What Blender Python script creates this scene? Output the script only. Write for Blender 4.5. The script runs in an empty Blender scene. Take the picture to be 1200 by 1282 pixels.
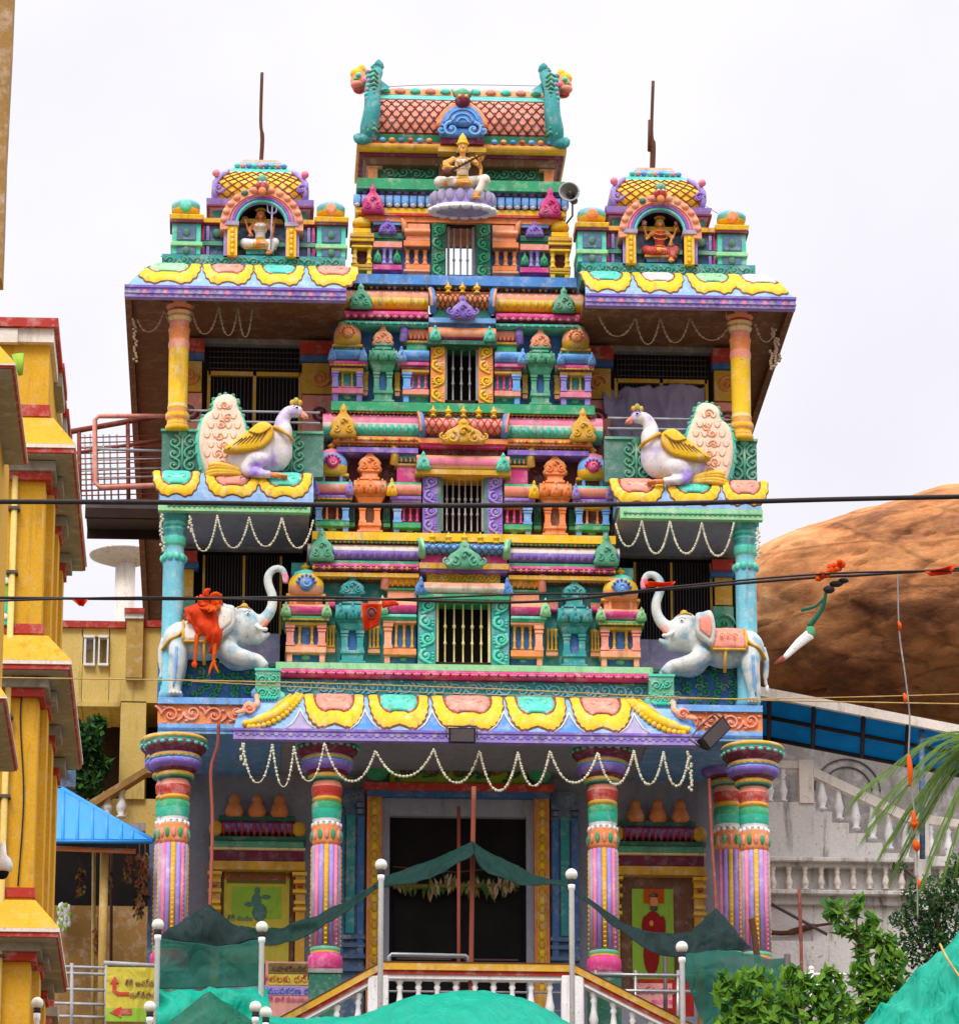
import bpy, bmesh, math, random
from mathutils import Vector, Matrix
random.seed(7)
R_ = math.radians
SC = bpy.context.scene
# ------------------------------------------------------------------ camera
FPX, CX0, CY0 = 5690.0, 600.0, 641.0
TH = math.atan(.0535); PH = math.atan(1859/5690)
CAM = Vector((0, -85, 1.7))
cd = bpy.data.cameras.new('camera'); co = bpy.data.objects.new('camera', cd); SC.collection.objects.link(co)
co.location = CAM; co.rotation_euler = (R_(90)+PH, 0, -TH)
cd.sensor_width = 36; cd.lens = 36*FPX/1282; cd.clip_start = .5; cd.clip_end = 3000
SC.camera = co
# ------------------------------------------------------------------ sky, sun, exposure
W = bpy.data.worlds.new('World'); SC.world = W; W.use_nodes = True
nt = W.node_tree; nt.nodes.clear()
def N(nt, t, **k):
    n = nt.nodes.new(t)
    for a, b in k.items(): setattr(n, a, b)
    return n
SUN_EL, SUN_AZ = R_(58), R_(205)          # sun high behind the photographer's left shoulder
out = N(nt, 'ShaderNodeOutputWorld'); bg = N(nt, 'ShaderNodeBackground')
sky = N(nt, 'ShaderNodeTexSky', sky_type='NISHITA', sun_disc=False, sun_elevation=SUN_EL, sun_rotation=SUN_AZ)
tc = N(nt, 'ShaderNodeTexCoord'); sx = N(nt, 'ShaderNodeSeparateXYZ'); nt.links.new(tc.outputs['Generated'], sx.inputs[0])
# overcast cloud deck: brighter towards the zenith, soft uneven clouds
rp = N(nt, 'ShaderNodeValToRGB'); nt.links.new(sx.outputs['Z'], rp.inputs[0])
e = rp.color_ramp.elements
e[0].position = 0; e[0].color = (.55, .54, .58, 1)
e[1].position = 1; e[1].color = (2.6, 2.55, 2.6, 1)
for p, c in ((.22, (.79, .77, .83, 1)), (.42, (.86, .84, .885, 1)), (.55, (1.75, 1.7, 1.75, 1))):
    q = e.new(p); q.color = c
no = N(nt, 'ShaderNodeTexNoise'); no.inputs['Scale'].default_value = 6; no.inputs['Detail'].default_value = 5
nt.links.new(tc.outputs['Generated'], no.inputs['Vector'])
mr = N(nt, 'ShaderNodeMapRange'); mr.inputs['From Min'].default_value = .35; mr.inputs['From Max'].default_value = .65
mr.inputs['To Min'].default_value = .92; mr.inputs['To Max'].default_value = 1.08
nt.links.new(no.outputs['Fac'], mr.inputs[0])
mx = N(nt, 'ShaderNodeVectorMath', operation='SCALE'); nt.links.new(rp.outputs[0], mx.inputs[0]); nt.links.new(mr.outputs[0], mx.inputs['Scale'])
sk = N(nt, 'ShaderNodeVectorMath', operation='SCALE'); sk.inputs['Scale'].default_value = .008; nt.links.new(sky.outputs[0], sk.inputs[0])
ad = N(nt, 'ShaderNodeVectorMath', operation='ADD'); nt.links.new(mx.outputs[0], ad.inputs[0]); nt.links.new(sk.outputs[0], ad.inputs[1])
nt.links.new(ad.outputs[0], bg.inputs[0]); nt.links.new(bg.outputs[0], out.inputs[0]); bg.inputs['Strength'].default_value = 1.0
sl = bpy.data.lights.new('sun', 'SUN'); sl.energy = 1.75; sl.angle = R_(20); sl.color = (1, .96, .9)
so = bpy.data.objects.new('sun', sl); SC.collection.objects.link(so)
so.rotation_euler = (R_(38), 0, R_(-22))
SC.view_settings.view_transform = 'Standard'; SC.view_settings.look = 'None'; SC.view_settings.exposure = .22; SC.view_settings.gamma = 1
# ------------------------------------------------------------------ projection helpers (true positions worked out from the viewing geometry)
Fv = Vector((math.sin(TH)*math.cos(PH), math.cos(TH)*math.cos(PH), math.sin(PH)))
Rv = Vector((math.cos(TH), -math.sin(TH), 0)); Uv = Vector((-math.sin(TH)*math.sin(PH), -math.cos(TH)*math.sin(PH), math.cos(PH)))
def P(px, py, Y):
    d = Fv + Rv*((px-CX0)/FPX) + Uv*((CY0-py)/FPX)
    t = (Y-CAM.y)/d.y
    return CAM + d*t
XC = P(581, 850, 0).x
def ZA(py, Y, X=None):
    if X is None: X = XC
    v = (CY0-py)/FPX; r = Vector((X-CAM.x, Y-CAM.y, 0))
    return CAM.z + (v*r.dot(Fv)-r.dot(Uv))/(Uv.z-v*Fv.z)
def KS(Y, Z, X=None):
    return (Vector((XC if X is None else X, Y, Z))-CAM).dot(Fv)/FPX
def T(hx, py, Y):
    z = ZA(py, Y); return Vector((XC+hx*KS(Y, z), Y, z))
# ------------------------------------------------------------------ materials
MT = {}
def lin(c):
    return tuple(((v/255)/12.92 if v/255 <= .04045 else ((v/255+.055)/1.055)**2.4) for v in c)
def paint(name, rgb, rough=.55, var=.16, dirt=.35, dirtc=(92, 80, 70), scale=1.0, bump=.25, metal=0, second=None, sfac=.5, sscale=2.0, fade=.36, spec=.22):
    m = bpy.data.materials.new(name); m.use_nodes = True; nt = m.node_tree; L = nt.links
    b = nt.nodes['Principled BSDF']; b.inputs['Roughness'].default_value = rough; b.inputs['Metallic'].default_value = metal
    tc = N(nt, 'ShaderNodeTexCoord')
    n1 = N(nt, 'ShaderNodeTexNoise'); n1.inputs['Scale'].default_value = 1.7*scale; n1.inputs['Detail'].default_value = 6
    n2 = N(nt, 'ShaderNodeTexNoise'); n2.inputs['Scale'].default_value = 22*scale; n2.inputs['Detail'].default_value = 4
    L.new(tc.outputs['Object'], n1.inputs[0]); L.new(tc.outputs['Object'], n2.inputs[0])
    c = lin(rgb)
    h = N(nt, 'ShaderNodeMixRGB'); h.inputs[1].default_value = (*[v*(1-var*1.3) for v in c], 1)
    h.inputs[2].default_value = (*[min(.9, v*(1+var)+.012) for v in c], 1); L.new(n1.outputs['Fac'], h.inputs[0])
    last = h.outputs[0]
    if second:
        s = lin(second); n4 = N(nt, 'ShaderNodeTexNoise'); n4.inputs['Scale'].default_value = sscale; n4.inputs['Detail'].default_value = 3
        L.new(tc.outputs['Object'], n4.inputs[0])
        r4 = N(nt, 'ShaderNodeMapRange'); r4.inputs['From Min'].default_value = sfac-.08; r4.inputs['From Max'].default_value = sfac+.08; L.new(n4.outputs['Fac'], r4.inputs[0])
        m4 = N(nt, 'ShaderNodeMixRGB'); m4.inputs[2].default_value = (*s, 1); L.new(r4.outputs[0], m4.inputs[0]); L.new(last, m4.inputs[1]); last = m4.outputs[0]
    # rain streaks and grime patches
    mp = N(nt, 'ShaderNodeMapping'); mp.inputs['Scale'].default_value = (3.2, 3.2, .55); L.new(tc.outputs['Object'], mp.inputs[0])
    n3 = N(nt, 'ShaderNodeTexNoise'); n3.inputs['Scale'].default_value = 1.6*scale; n3.inputs['Detail'].default_value = 7; n3.inputs['Roughness'].default_value = .65
    L.new(mp.outputs[0], n3.inputs[0])
    r3 = N(nt, 'ShaderNodeMapRange'); r3.inputs['From Min'].default_value = .53; r3.inputs['From Max'].default_value = .72; r3.inputs['To Max'].default_value = dirt
    L.new(n3.outputs['Fac'], r3.inputs[0])
    m3 = N(nt, 'ShaderNodeMixRGB'); m3.inputs[2].default_value = (*lin(dirtc), 1); L.new(r3.outputs[0], m3.inputs[0]); L.new(last, m3.inputs[1]); last = m3.outputs[0]
    # sun-faded patches and small chips through to the plaster
    if fade:
        n5 = N(nt, 'ShaderNodeTexNoise'); n5.inputs['Scale'].default_value = 4.3*scale; n5.inputs['Detail'].default_value = 9; n5.inputs['Roughness'].default_value = .7; L.new(tc.outputs['Object'], n5.inputs[0])
        r5 = N(nt, 'ShaderNodeMapRange'); r5.inputs['From Min'].default_value = .5; r5.inputs['From Max'].default_value = .72; r5.inputs['To Max'].default_value = fade; L.new(n5.outputs['Fac'], r5.inputs[0])
        m5 = N(nt, 'ShaderNodeMixRGB'); m5.inputs[2].default_value = (*lin((232, 222, 214)), 1); L.new(r5.outputs[0], m5.inputs[0]); L.new(last, m5.inputs[1]); last = m5.outputs[0]
        n6 = N(nt, 'ShaderNodeTexNoise'); n6.inputs['Scale'].default_value = 13*scale; n6.inputs['Detail'].default_value = 6; L.new(tc.outputs['Object'], n6.inputs[0])
        r6 = N(nt, 'ShaderNodeMapRange'); r6.inputs['From Min'].default_value = .66; r6.inputs['From Max'].default_value = .69; r6.inputs['To Max'].default_value = .65; L.new(n6.outputs['Fac'], r6.inputs[0])
        m6 = N(nt, 'ShaderNodeMixRGB'); m6.inputs[2].default_value = (*lin((150, 136, 124)), 1); L.new(r6.outputs[0], m6.inputs[0]); L.new(last, m6.inputs[1]); last = m6.outputs[0]
    b.inputs['Specular IOR Level'].default_value = spec
    # fine speckle
    r2 = N(nt, 'ShaderNodeMapRange'); r2.inputs['From Min'].default_value = .3; r2.inputs['From Max'].default_value = .7; r2.inputs['To Min'].default_value = .92; r2.inputs['To Max'].default_value = 1.06
    L.new(n2.outputs['Fac'], r2.inputs[0])
    m2 = N(nt, 'ShaderNodeVectorMath', operation='SCALE'); L.new(last, m2.inputs[0]); L.new(r2.outputs[0], m2.inputs['Scale'])
    L.new(m2.outputs[0], b.inputs['Base Color'])
    bp = N(nt, 'ShaderNodeBump'); bp.inputs['Strength'].default_value = bump; bp.inputs['Distance'].default_value = .02
    L.new(n2.outputs['Fac'], bp.inputs['Height']); L.new(bp.outputs[0], b.inputs['Normal'])
    rr = N(nt, 'ShaderNodeMapRange'); rr.inputs['To Min'].default_value = max(.1, rough-.15); rr.inputs['To Max'].default_value = min(1, rough+.2); L.new(n1.outputs['Fac'], rr.inputs[0]); L.new(rr.outputs[0], b.inputs['Roughness'])
    MT[name] = m; return m
PAL = dict(
 paleblue=(122,164,212), yellow=(246,186,28), gold=(208,158,44), cream=(232,205,140), orange=(230,130,66), peach=(240,150,108), salmon=(230,136,116),
 pink=(226,118,150), magenta=(200,48,120), red=(188,56,44), darkred=(92,34,32), purple=(122,90,186), lavender=(146,124,206),
 blue=(66,128,200), skyblue=(98,156,220), deepblue=(46,98,160), teal=(38,140,142), aqua=(72,196,172), seagreen=(78,156,124),
 green=(38,150,98), darkgreen=(34,98,78), palegreen=(136,200,140), greyteal=(62,112,98), turq=(34,182,150), ltblue=(104,184,204),
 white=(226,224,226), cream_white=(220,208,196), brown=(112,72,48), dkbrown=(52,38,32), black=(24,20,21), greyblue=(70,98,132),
 grey=(128,124,124), ochre=(176,140,62), skin=(222,150,60), skin2=(214,120,60), silver=(150,150,154), hair=(20,14,14),
 maroon=(112,34,64), olive=(150,150,40), violetgrey=(150,140,176), rust=(132,62,42), soffit=(122,78,48))
for k, v in PAL.items():
    if max(v) > 105 and k not in ('yellow','gold','red','soffit','maroon','darkred','brown','rust'): v = tuple(c+(250-c)*.05 for c in v)
    dk = k in ('black', 'dkbrown')
    paint(k, v, dirt=0 if dk else .5 if k != 'white' else .35, fade=0 if dk or k == 'rust' else .2 if k in ('darkred','maroon','brown','darkgreen','soffit','greyteal','deepblue') else .38, spec=.03 if dk else .22, rough=.95 if dk else .6)
paint('steel', (150,150,152), fade=0, rough=.35, metal=.7, dirt=.2)
paint('iron', (84,74,76), fade=0, rough=.5, metal=.3)
paint('rustred', (128,56,42), rough=.7, dirt=.5, fade=.1)
paint('wallgrey', (146,148,164), fade=.12, rough=.8, dirt=.4)
paint('wallyellow', (206,156,34), rough=.8, fade=.12, dirt=.6, var=.12, dirtc=(120,84,30))
paint('wallochre', (212,184,104), rough=.8, fade=.2, dirt=.5, var=.1)
paint('wallochre2', (150,112,56), rough=.7, dirt=.4, var=.1)
paint('redtrim', (172,46,32), rough=.6)
paint('concrete', (206,200,196), rough=.9, fade=.08, dirt=.92, dirtc=(70,60,56), var=.2, scale=.7, bump=.6)
paint('concrete_dark', (134,128,126), rough=.9, dirt=.7, dirtc=(50,44,40), var=.25, scale=.7, bump=.6)
paint('undersheet', (150,146,134), rough=.8, dirt=.5)
paint('bluesheet', (40,140,220), fade=0, rough=.45, dirt=.3, var=.1)
paint('elephant', (200,204,202), rough=.6, dirt=.55, dirtc=(104,120,128), second=(140,172,188), sfac=.56, sscale=3.4)
paint('goose', (224,216,218), rough=.6, dirt=.4, second=(150,120,214), sfac=.58, sscale=1.9)
paint('cable', (34,26,30), fade=0, rough=.6, dirt=.2)
paint('wood', (88,50,28), fade=0, rough=.8, dirt=.5)
paint('hill', (92,82,62), rough=1, dirt=.6, scale=.2)
paint('pave', (150,142,132), rough=.9, dirt=.6, scale=.5)
paint('trunkbark', (92,76,56), fade=0, rough=.95, dirt=.6)
def cloth(name, rgb, alpha=1.0, trans=.35, rough=.6):
    m = bpy.data.materials.new(name); m.use_nodes = True; nt = m.node_tree; L = nt.links
    b = nt.nodes['Principled BSDF']; o = nt.nodes['Material Output']
    tc = N(nt, 'ShaderNodeTexCoord'); n1 = N(nt, 'ShaderNodeTexNoise'); n1.inputs['Scale'].default_value = 2.3; n1.inputs['Detail'].default_value = 6; L.new(tc.outputs['Object'], n1.inputs[0])
    h = N(nt, 'ShaderNodeMixRGB'); c = lin(rgb); h.inputs[1].default_value = (*[v*.72 for v in c], 1); h.inputs[2].default_value = (*[min(.9, v*1.2+.01) for v in c], 1); L.new(n1.outputs['Fac'], h.inputs[0])
    L.new(h.outputs[0], b.inputs['Base Color']); b.inputs['Roughness'].default_value = rough; b.inputs['Specular IOR Level'].default_value = .15
    t = N(nt, 'ShaderNodeBsdfTranslucent'); L.new(h.outputs[0], t.inputs[0])
    mix = N(nt, 'ShaderNodeMixShader'); mix.inputs[0].default_value = trans; L.new(b.outputs[0], mix.inputs[1]); L.new(t.outputs[0], mix.inputs[2])
    wv = N(nt, 'ShaderNodeTexNoise'); wv.inputs['Scale'].default_value = 60; L.new(tc.outputs['Object'], wv.inputs[0])
    bp = N(nt, 'ShaderNodeBump'); bp.inputs['Strength'].default_value = .3; bp.inputs['Distance'].default_value = .01; L.new(wv.outputs['Fac'], bp.inputs['Height'])
    mw = N(nt, 'ShaderNodeMapping'); mw.inputs['Scale'].default_value = (1.4, 1.4, .7); mw.inputs['Rotation'].default_value = (.3, .5, .2); L.new(tc.outputs['Object'], mw.inputs[0])
    wk = N(nt, 'ShaderNodeTexNoise'); wk.inputs['Scale'].default_value = 1.2; wk.inputs['Detail'].default_value = 2; wk.inputs['Distortion'].default_value = 1.6; L.new(mw.outputs[0], wk.inputs[0])
    ab = N(nt, 'ShaderNodeMath', operation='SUBTRACT'); ab.inputs[1].default_value = .5; L.new(wk.outputs['Fac'], ab.inputs[0]); ab2 = N(nt, 'ShaderNodeMath', operation='ABSOLUTE'); L.new(ab.outputs[0], ab2.inputs[0])
    b2 = N(nt, 'ShaderNodeBump'); b2.inputs['Strength'].default_value = .45; b2.inputs['Distance'].default_value = .3; L.new(ab2.outputs[0], b2.inputs['Height']); L.new(bp.outputs[0], b2.inputs['Normal']); L.new(b2.outputs[0], b.inputs['Normal'])
    last = mix.outputs[0]
    if alpha < 1:
        tr = N(nt, 'ShaderNodeBsdfTransparent'); m2 = N(nt, 'ShaderNodeMixShader'); m2.inputs[0].default_value = alpha
        L.new(tr.outputs[0], m2.inputs[1]); L.new(last, m2.inputs[2]); last = m2.outputs[0]
    L.new(last, o.inputs[0]); MT[name] = m
cloth('tarp', (0,172,146), trans=.3, rough=.4)
cloth('tarpdark', (10,96,74), trans=.2, rough=.5)
cloth('net', (8,56,50), alpha=.86, trans=.3)
cloth('netlight', (36,112,100), alpha=.72, trans=.4)
paint('tailpeach', (244,206,182), rough=.6, fade=.3)
cloth('netdark', (12,42,42), alpha=.88, trans=.2)
cloth('orangecloth', (246,72,20), trans=.35)
cloth('orangecloth2', (250,104,20), trans=.4)
cloth('curtain', (156,144,172), trans=.1)
cloth('redcloth', (170,30,24), trans=.3)
cloth('bluepanel', (0,134,176), trans=.6)
cloth('flower', (226,220,196), trans=.3)
cloth('dryflower', (176,150,124), trans=.2)
cloth('leafA', (112,156,44), trans=.45); cloth('leafB', (62,112,38), trans=.4); cloth('leafC', (24,62,26), trans=.25); cloth('frond', (96,124,52), trans=.3); cloth('bannerpink', (214,150,140), trans=.1)
cloth('bannergreen', (150,190,60), trans=.1); cloth('banneryellow', (206,190,70), trans=.1); cloth('toran', (120,110,50), trans=.2)
m = bpy.data.materials.new('globe'); m.use_nodes = True; b = m.node_tree.nodes['Principled BSDF']; b.inputs['Base Color'].default_value = (.72, .7, .64, 1); b.inputs['Roughness'].default_value = .25; b.inputs['Subsurface Weight'].default_value = .3; MT['globe'] = m
# boulder rock
m = bpy.data.materials.new('rock'); m.use_nodes = True; nt = m.node_tree; L = nt.links; b = nt.nodes['Principled BSDF']; b.inputs['Roughness'].default_value = .95
tc = N(nt, 'ShaderNodeTexCoord'); mp = N(nt, 'ShaderNodeMapping'); mp.inputs['Scale'].default_value = (.5, .5, 1.1); mp.inputs['Rotation'].default_value = (0, R_(20), 0); L.new(tc.outputs['Object'], mp.inputs[0])
n1 = N(nt, 'ShaderNodeTexNoise'); n1.inputs['Scale'].default_value = .55; n1.inputs['Detail'].default_value = 12; n1.inputs['Roughness'].default_value = .68; L.new(mp.outputs[0], n1.inputs[0])
cr = N(nt, 'ShaderNodeValToRGB'); L.new(n1.outputs['Fac'], cr.inputs[0]); e = cr.color_ramp.elements
e[0].position = .3; e[0].color = (*lin((92, 62, 46)), 1); e[1].position = .74; e[1].color = (*lin((212, 164, 120)), 1)
for p, c in ((.43, (140,92,62)), (.52, (184,122,76)), (.62, (196,138,90))):
    q = e.new(p); q.color = (*lin(c), 1)
v1 = N(nt, 'ShaderNodeTexVoronoi', feature='DISTANCE_TO_EDGE'); v1.inputs['Scale'].default_value = .55
mpv = N(nt, 'ShaderNodeMapping'); mpv.inputs['Scale'].default_value = (.35, .35, 1.3); L.new(tc.outputs['Object'], mpv.inputs[0])
nw = N(nt, 'ShaderNodeTexNoise'); nw.inputs['Scale'].default_value = .8; nw.inputs['Detail'].default_value = 5; L.new(mpv.outputs[0], nw.inputs[0])
av = N(nt, 'ShaderNodeVectorMath', operation='ADD'); L.new(mpv.outputs[0], av.inputs[0]); L.new(nw.outputs['Color'], av.inputs[1]); L.new(av.outputs[0], v1.inputs[0])
rv = N(nt, 'ShaderNodeMapRange'); rv.inputs['From Max'].default_value = .035; rv.inputs['To Min'].default_value = .6; L.new(v1.outputs['Distance'], rv.inputs[0])
sc_ = N(nt, 'ShaderNodeVectorMath', operation='SCALE'); L.new(cr.outputs[0], sc_.inputs[0]); L.new(rv.outputs[0], sc_.inputs['Scale']); L.new(sc_.outputs[0], b.inputs['Base Color'])
bp = N(nt, 'ShaderNodeBump'); bp.inputs['Strength'].default_value = .6; bp.inputs['Distance'].default_value = .2; 
ng = N(nt, 'ShaderNodeTexNoise'); ng.inputs['Scale'].default_value = 3.2; ng.inputs['Detail'].default_value = 12; ng.inputs['Roughness'].default_value = .8; L.new(mp.outputs[0], ng.inputs[0])
am = N(nt, 'ShaderNodeMath', operation='ADD'); L.new(n1.outputs['Fac'], am.inputs[0]); am2 = N(nt, 'ShaderNodeMath', operation='MULTIPLY'); am2.inputs[1].default_value = .45; L.new(ng.outputs['Fac'], am2.inputs[0]); L.new(am2.outputs[0], am.inputs[1]); L.new(am.outputs[0], bp.inputs['Height']); L.new(bp.outputs[0], b.inputs['Normal'])
# dark water stains running down and grain
ms = N(nt, 'ShaderNodeMapping'); ms.inputs['Scale'].default_value = (.9, .9, .12); L.new(tc.outputs['Object'], ms.inputs[0])
n7 = N(nt, 'ShaderNodeTexNoise'); n7.inputs['Scale'].default_value = .9; n7.inputs['Detail'].default_value = 8; L.new(ms.outputs[0], n7.inputs[0])
r7 = N(nt, 'ShaderNodeMapRange'); r7.inputs['From Min'].default_value = .5; r7.inputs['From Max'].default_value = .7; r7.inputs['To Min'].default_value = 1.0; r7.inputs['To Max'].default_value = .68; L.new(n7.outputs['Fac'], r7.inputs[0])
r8 = N(nt, 'ShaderNodeMapRange'); r8.inputs['From Min'].default_value = .3; r8.inputs['From Max'].default_value = .7; r8.inputs['To Min'].default_value = .5; r8.inputs['To Max'].default_value = 1.3; L.new(ng.outputs['Fac'], r8.inputs[0])
mm1 = N(nt, 'ShaderNodeMath', operation='MULTIPLY'); L.new(r7.outputs[0], mm1.inputs[0]); L.new(r8.outputs[0], mm1.inputs[1]); mm2 = N(nt, 'ShaderNodeMath', operation='MULTIPLY'); L.new(mm1.outputs[0], mm2.inputs[0]); L.new(rv.outputs[0], mm2.inputs[1]); L.new(mm2.outputs[0], sc_.inputs['Scale'])
b.inputs['Specular IOR Level'].default_value = .15; MT['rock'] = m
# ------------------------------------------------------------------ mesh builder
class MB:
    def __init__(s): s.v = []; s.f = []; s.m = []; s.ms = []; s.sm = []; s.cuts = []
    def cut(s): s.cuts.append((len(s.v), len(s.f)))      # what follows becomes an object of its own
    def mi(s, m):
        if m not in s.ms: s.ms.append(m)
        return s.ms.index(m)
    def add(s, vs, fs, m, smooth=False):
        o = len(s.v); s.v += [tuple(v) for v in vs]
        for i, f in enumerate(fs):
            s.f.append([o+k for k in f]); s.m.append(s.mi(m if isinstance(m, str) else m[i])); s.sm.append(smooth)
    def box(s, x0, x1, y0, y1, z0, z1, m):
        if x0 > x1: x0, x1 = x1, x0
        if z0 > z1: z0, z1 = z1, z0
        s.add([(x0,y0,z0),(x1,y0,z0),(x1,y1,z0),(x0,y1,z0),(x0,y0,z1),(x1,y0,z1),(x1,y1,z1),(x0,y1,z1)],
              [(3,2,1,0),(4,5,6,7),(0,1,5,4),(1,2,6,5),(2,3,7,6),(3,0,4,7)], m)
    def frus(s, x0, x1, y0, y1, z0, z1, dx, dy, m):      # box whose top is grown by dx, dy
        s.add([(x0,y0,z0),(x1,y0,z0),(x1,y1,z0),(x0,y1,z0),(x0-dx,y0-dy,z1),(x1+dx,y0-dy,z1),(x1+dx,y1+dy,z1),(x0-dx,y1+dy,z1)],
              [(3,2,1,0),(4,5,6,7),(0,1,5,4),(1,2,6,5),(2,3,7,6),(3,0,4,7)], m)
    def tb(s, a, b, p0, p1, Y0, Y1, m):                  # temple box: sideways pixels from the axis, rows p0 (top) .. p1
        z1 = ZA(p0, Y0); z0 = ZA(p1, Y0); k = KS(Y0, (z0+z1)/2)
        s.box(XC+min(a,b)*k, XC+max(a,b)*k, Y0, Y1, z0, z1, m)
    def tf(s, a, b, p0, p1, Y0, Y1, d, m):               # flared (top grown d px)
        z1 = ZA(p0, Y0); z0 = ZA(p1, Y0); k = KS(Y0, (z0+z1)/2)
        s.frus(XC+min(a,b)*k, XC+max(a,b)*k, Y0, Y1, z0, z1, d*k, abs(d*k), m)
    def pb(s, x0, x1, p0, p1, Y0, Y1, m):                # box from picture rectangle at depth Y0
        a = P(x0, (p0+p1)/2, Y0); b = P(x1, (p0+p1)/2, Y0); xm = (a.x+b.x)/2
        s.box(a.x, b.x, Y0, Y1, ZA(p1, Y0, xm), ZA(p0, Y0, xm), m)
    def lathe(s, c, prof, m, n=16, sx=1, sy=1, rot=0):   # prof [(r,z)] about vertical axis at c
        vs = []; fs = []; mm = []
        for r, z in prof:
            for i in range(n):
                a = 2*math.pi*(i+rot)/n; vs.append((c[0]+r*sx*math.cos(a), c[1]+r*sy*math.sin(a), c[2]+z))
        for j in range(len(prof)-1):
            for i in range(n):
                fs.append((j*n+i, j*n+(i+1)%n, (j+1)*n+(i+1)%n, (j+1)*n+i)); mm.append(m if isinstance(m, str) else m[j])
        fs.append(tuple(reversed(range(n)))); mm.append(mm[0]); fs.append(tuple((len(prof)-1)*n+i for i in range(n))); mm.append(mm[-2])
        s.add(vs, fs, mm, True)
    def tube(s, pts, rad, m, n=6, flat=1.0):
        pts = [Vector(p) for p in pts]; L = len(pts)
        if not isinstance(rad, (list, tuple)): rad = [rad]*L
        if len(rad) != L: rad = ramp(list(rad), L)
        vs = []; fs = []
        up0 = None
        for i, p in enumerate(pts):
            d = (pts[min(i+1, L-1)]-pts[max(i-1, 0)])
            if d.length < 1e-9: d = Vector((0, 0, 1))
            d.normalize()
            if up0 is None:
                up0 = Vector((0, 1, 0)) if abs(d.y) < .9 else Vector((0, 0, 1))
            a = d.cross(up0)
            if a.length < 1e-4: a = d.orthogonal()
            a.normalize(); b = a.cross(d).normalized(); up0 = b
            for k in range(n):
                t = 2*math.pi*k/n; vs.append(p + a*math.cos(t)*rad[i] + b*math.sin(t)*rad[i]*flat)
        for i in range(L-1):
            for k in range(n): fs.append((i*n+k, i*n+(k+1)%n, (i+1)*n+(k+1)%n, (i+1)*n+k))
        fs.append(tuple(reversed(range(n)))); fs.append(tuple((L-1)*n+k for k in range(n)))
        s.add(vs, fs, m, True)
    def ball(s, c, rx, ry, rz, m, n=14, h=9):
        vs = []; fs = []
        for j in range(1, h):
            a = math.pi*j/h
            for i in range(n):
                t = 2*math.pi*i/n; vs.append((c[0]+rx*math.sin(a)*math.cos(t), c[1]+ry*math.sin(a)*math.sin(t), c[2]-rz*math.cos(a)))
        b = len(vs); vs += [(c[0], c[1], c[2]-rz), (c[0], c[1], c[2]+rz)]
        for j in range(h-2):
            for i in range(n): fs.append((j*n+i, j*n+(i+1)%n, (j+1)*n+(i+1)%n, (j+1)*n+i))
        for i in range(n):
            fs.append((b, (i+1)%n, i)); fs.append((b+1, (h-2)*n+i, (h-2)*n+(i+1)%n))
        s.add(vs, fs, m, True)
    def prism(s, poly, y0, y1, m, side=None):            # poly [(x,z)] counter-clockwise seen from the front
        n = len(poly)
        vs = [(x, y0, z) for x, z in poly] + [(x, y1, z) for x, z in poly]
        s.add(vs, [tuple(range(n)), tuple(reversed(range(n, 2*n)))], m)
        s.add(vs, [(i, n+i, n+(i+1)%n, (i+1)%n) for i in range(n)], side or m)
    def relief(s, poly, y0, y1, m, inset=.8, rim=None):  # raised pillow: front at y0 shrunk, back at y1
        n = len(poly); cx = sum(p[0] for p in poly)/n; cz = sum(p[1] for p in poly)/n
        rings = [(1, y1), (1, y1+(y0-y1)*.55), ((1+inset)/2, y1+(y0-y1)*.88), (inset*.85, y0)]
        vs = []
        for k, y in rings: vs += [(cx+(x-cx)*k, y, cz+(z-cz)*k) for x, z in poly]
        fs = []; mm = []
        for j in range(3):
            for i in range(n): fs.append((j*n+i, j*n+(i+1)%n, (j+1)*n+(i+1)%n, (j+1)*n+i)); mm.append((rim or m) if j < 2 else m)
        fs.append(tuple(3*n+i for i in range(n))); mm.append(m)
        s.add(vs, fs, mm, True)
    def roll(s, a, b, p0, p1, Y0, Y1, mats, bulge=.12, seg=8):  # horizontal half-round moulding; mats from top to bottom
        z1 = ZA(p0, Y0); z0 = ZA(p1, Y0); k = KS(Y0, (z0+z1)/2); xa = XC+min(a,b)*k; xb = XC+max(a,b)*k
        pr = [(Y0-bulge*math.sin(math.pi*i/seg), z1+(z0-z1)*(1-math.cos(math.pi*i/seg))/2) for i in range(seg+1)]
        vs = []
        for y, z in pr: vs += [(xa, y, z), (xb, y, z)]
        if isinstance(mats, str): mats = [mats]
        fs = []; mm = []
        for i in range(seg):
            fs.append((2*i, 2*i+2, 2*i+3, 2*i+1)); mm.append(mats[int(i*len(mats)/seg)])
        s.add(vs, fs, mm, True)
        o = [(xa, y, z) for y, z in pr]+[(xa, Y1, z0), (xa, Y1, z1)]; n = len(o)
        s.add(o, [tuple(range(n))], mats[0]); o = [(xb, y, z) for _, y, z in o]; s.add(o, [tuple(reversed(range(n)))], mats[0])
        s.add([(xa,Y0,z0),(xb,Y0,z0),(xb,Y1,z0),(xa,Y1,z0)], [(3,2,1,0)], mats[-1]); s.add([(xa,Y0,z1),(xb,Y0,z1),(xb,Y1,z1),(xa,Y1,z1)], [(0,1,2,3)], mats[0])
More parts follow.
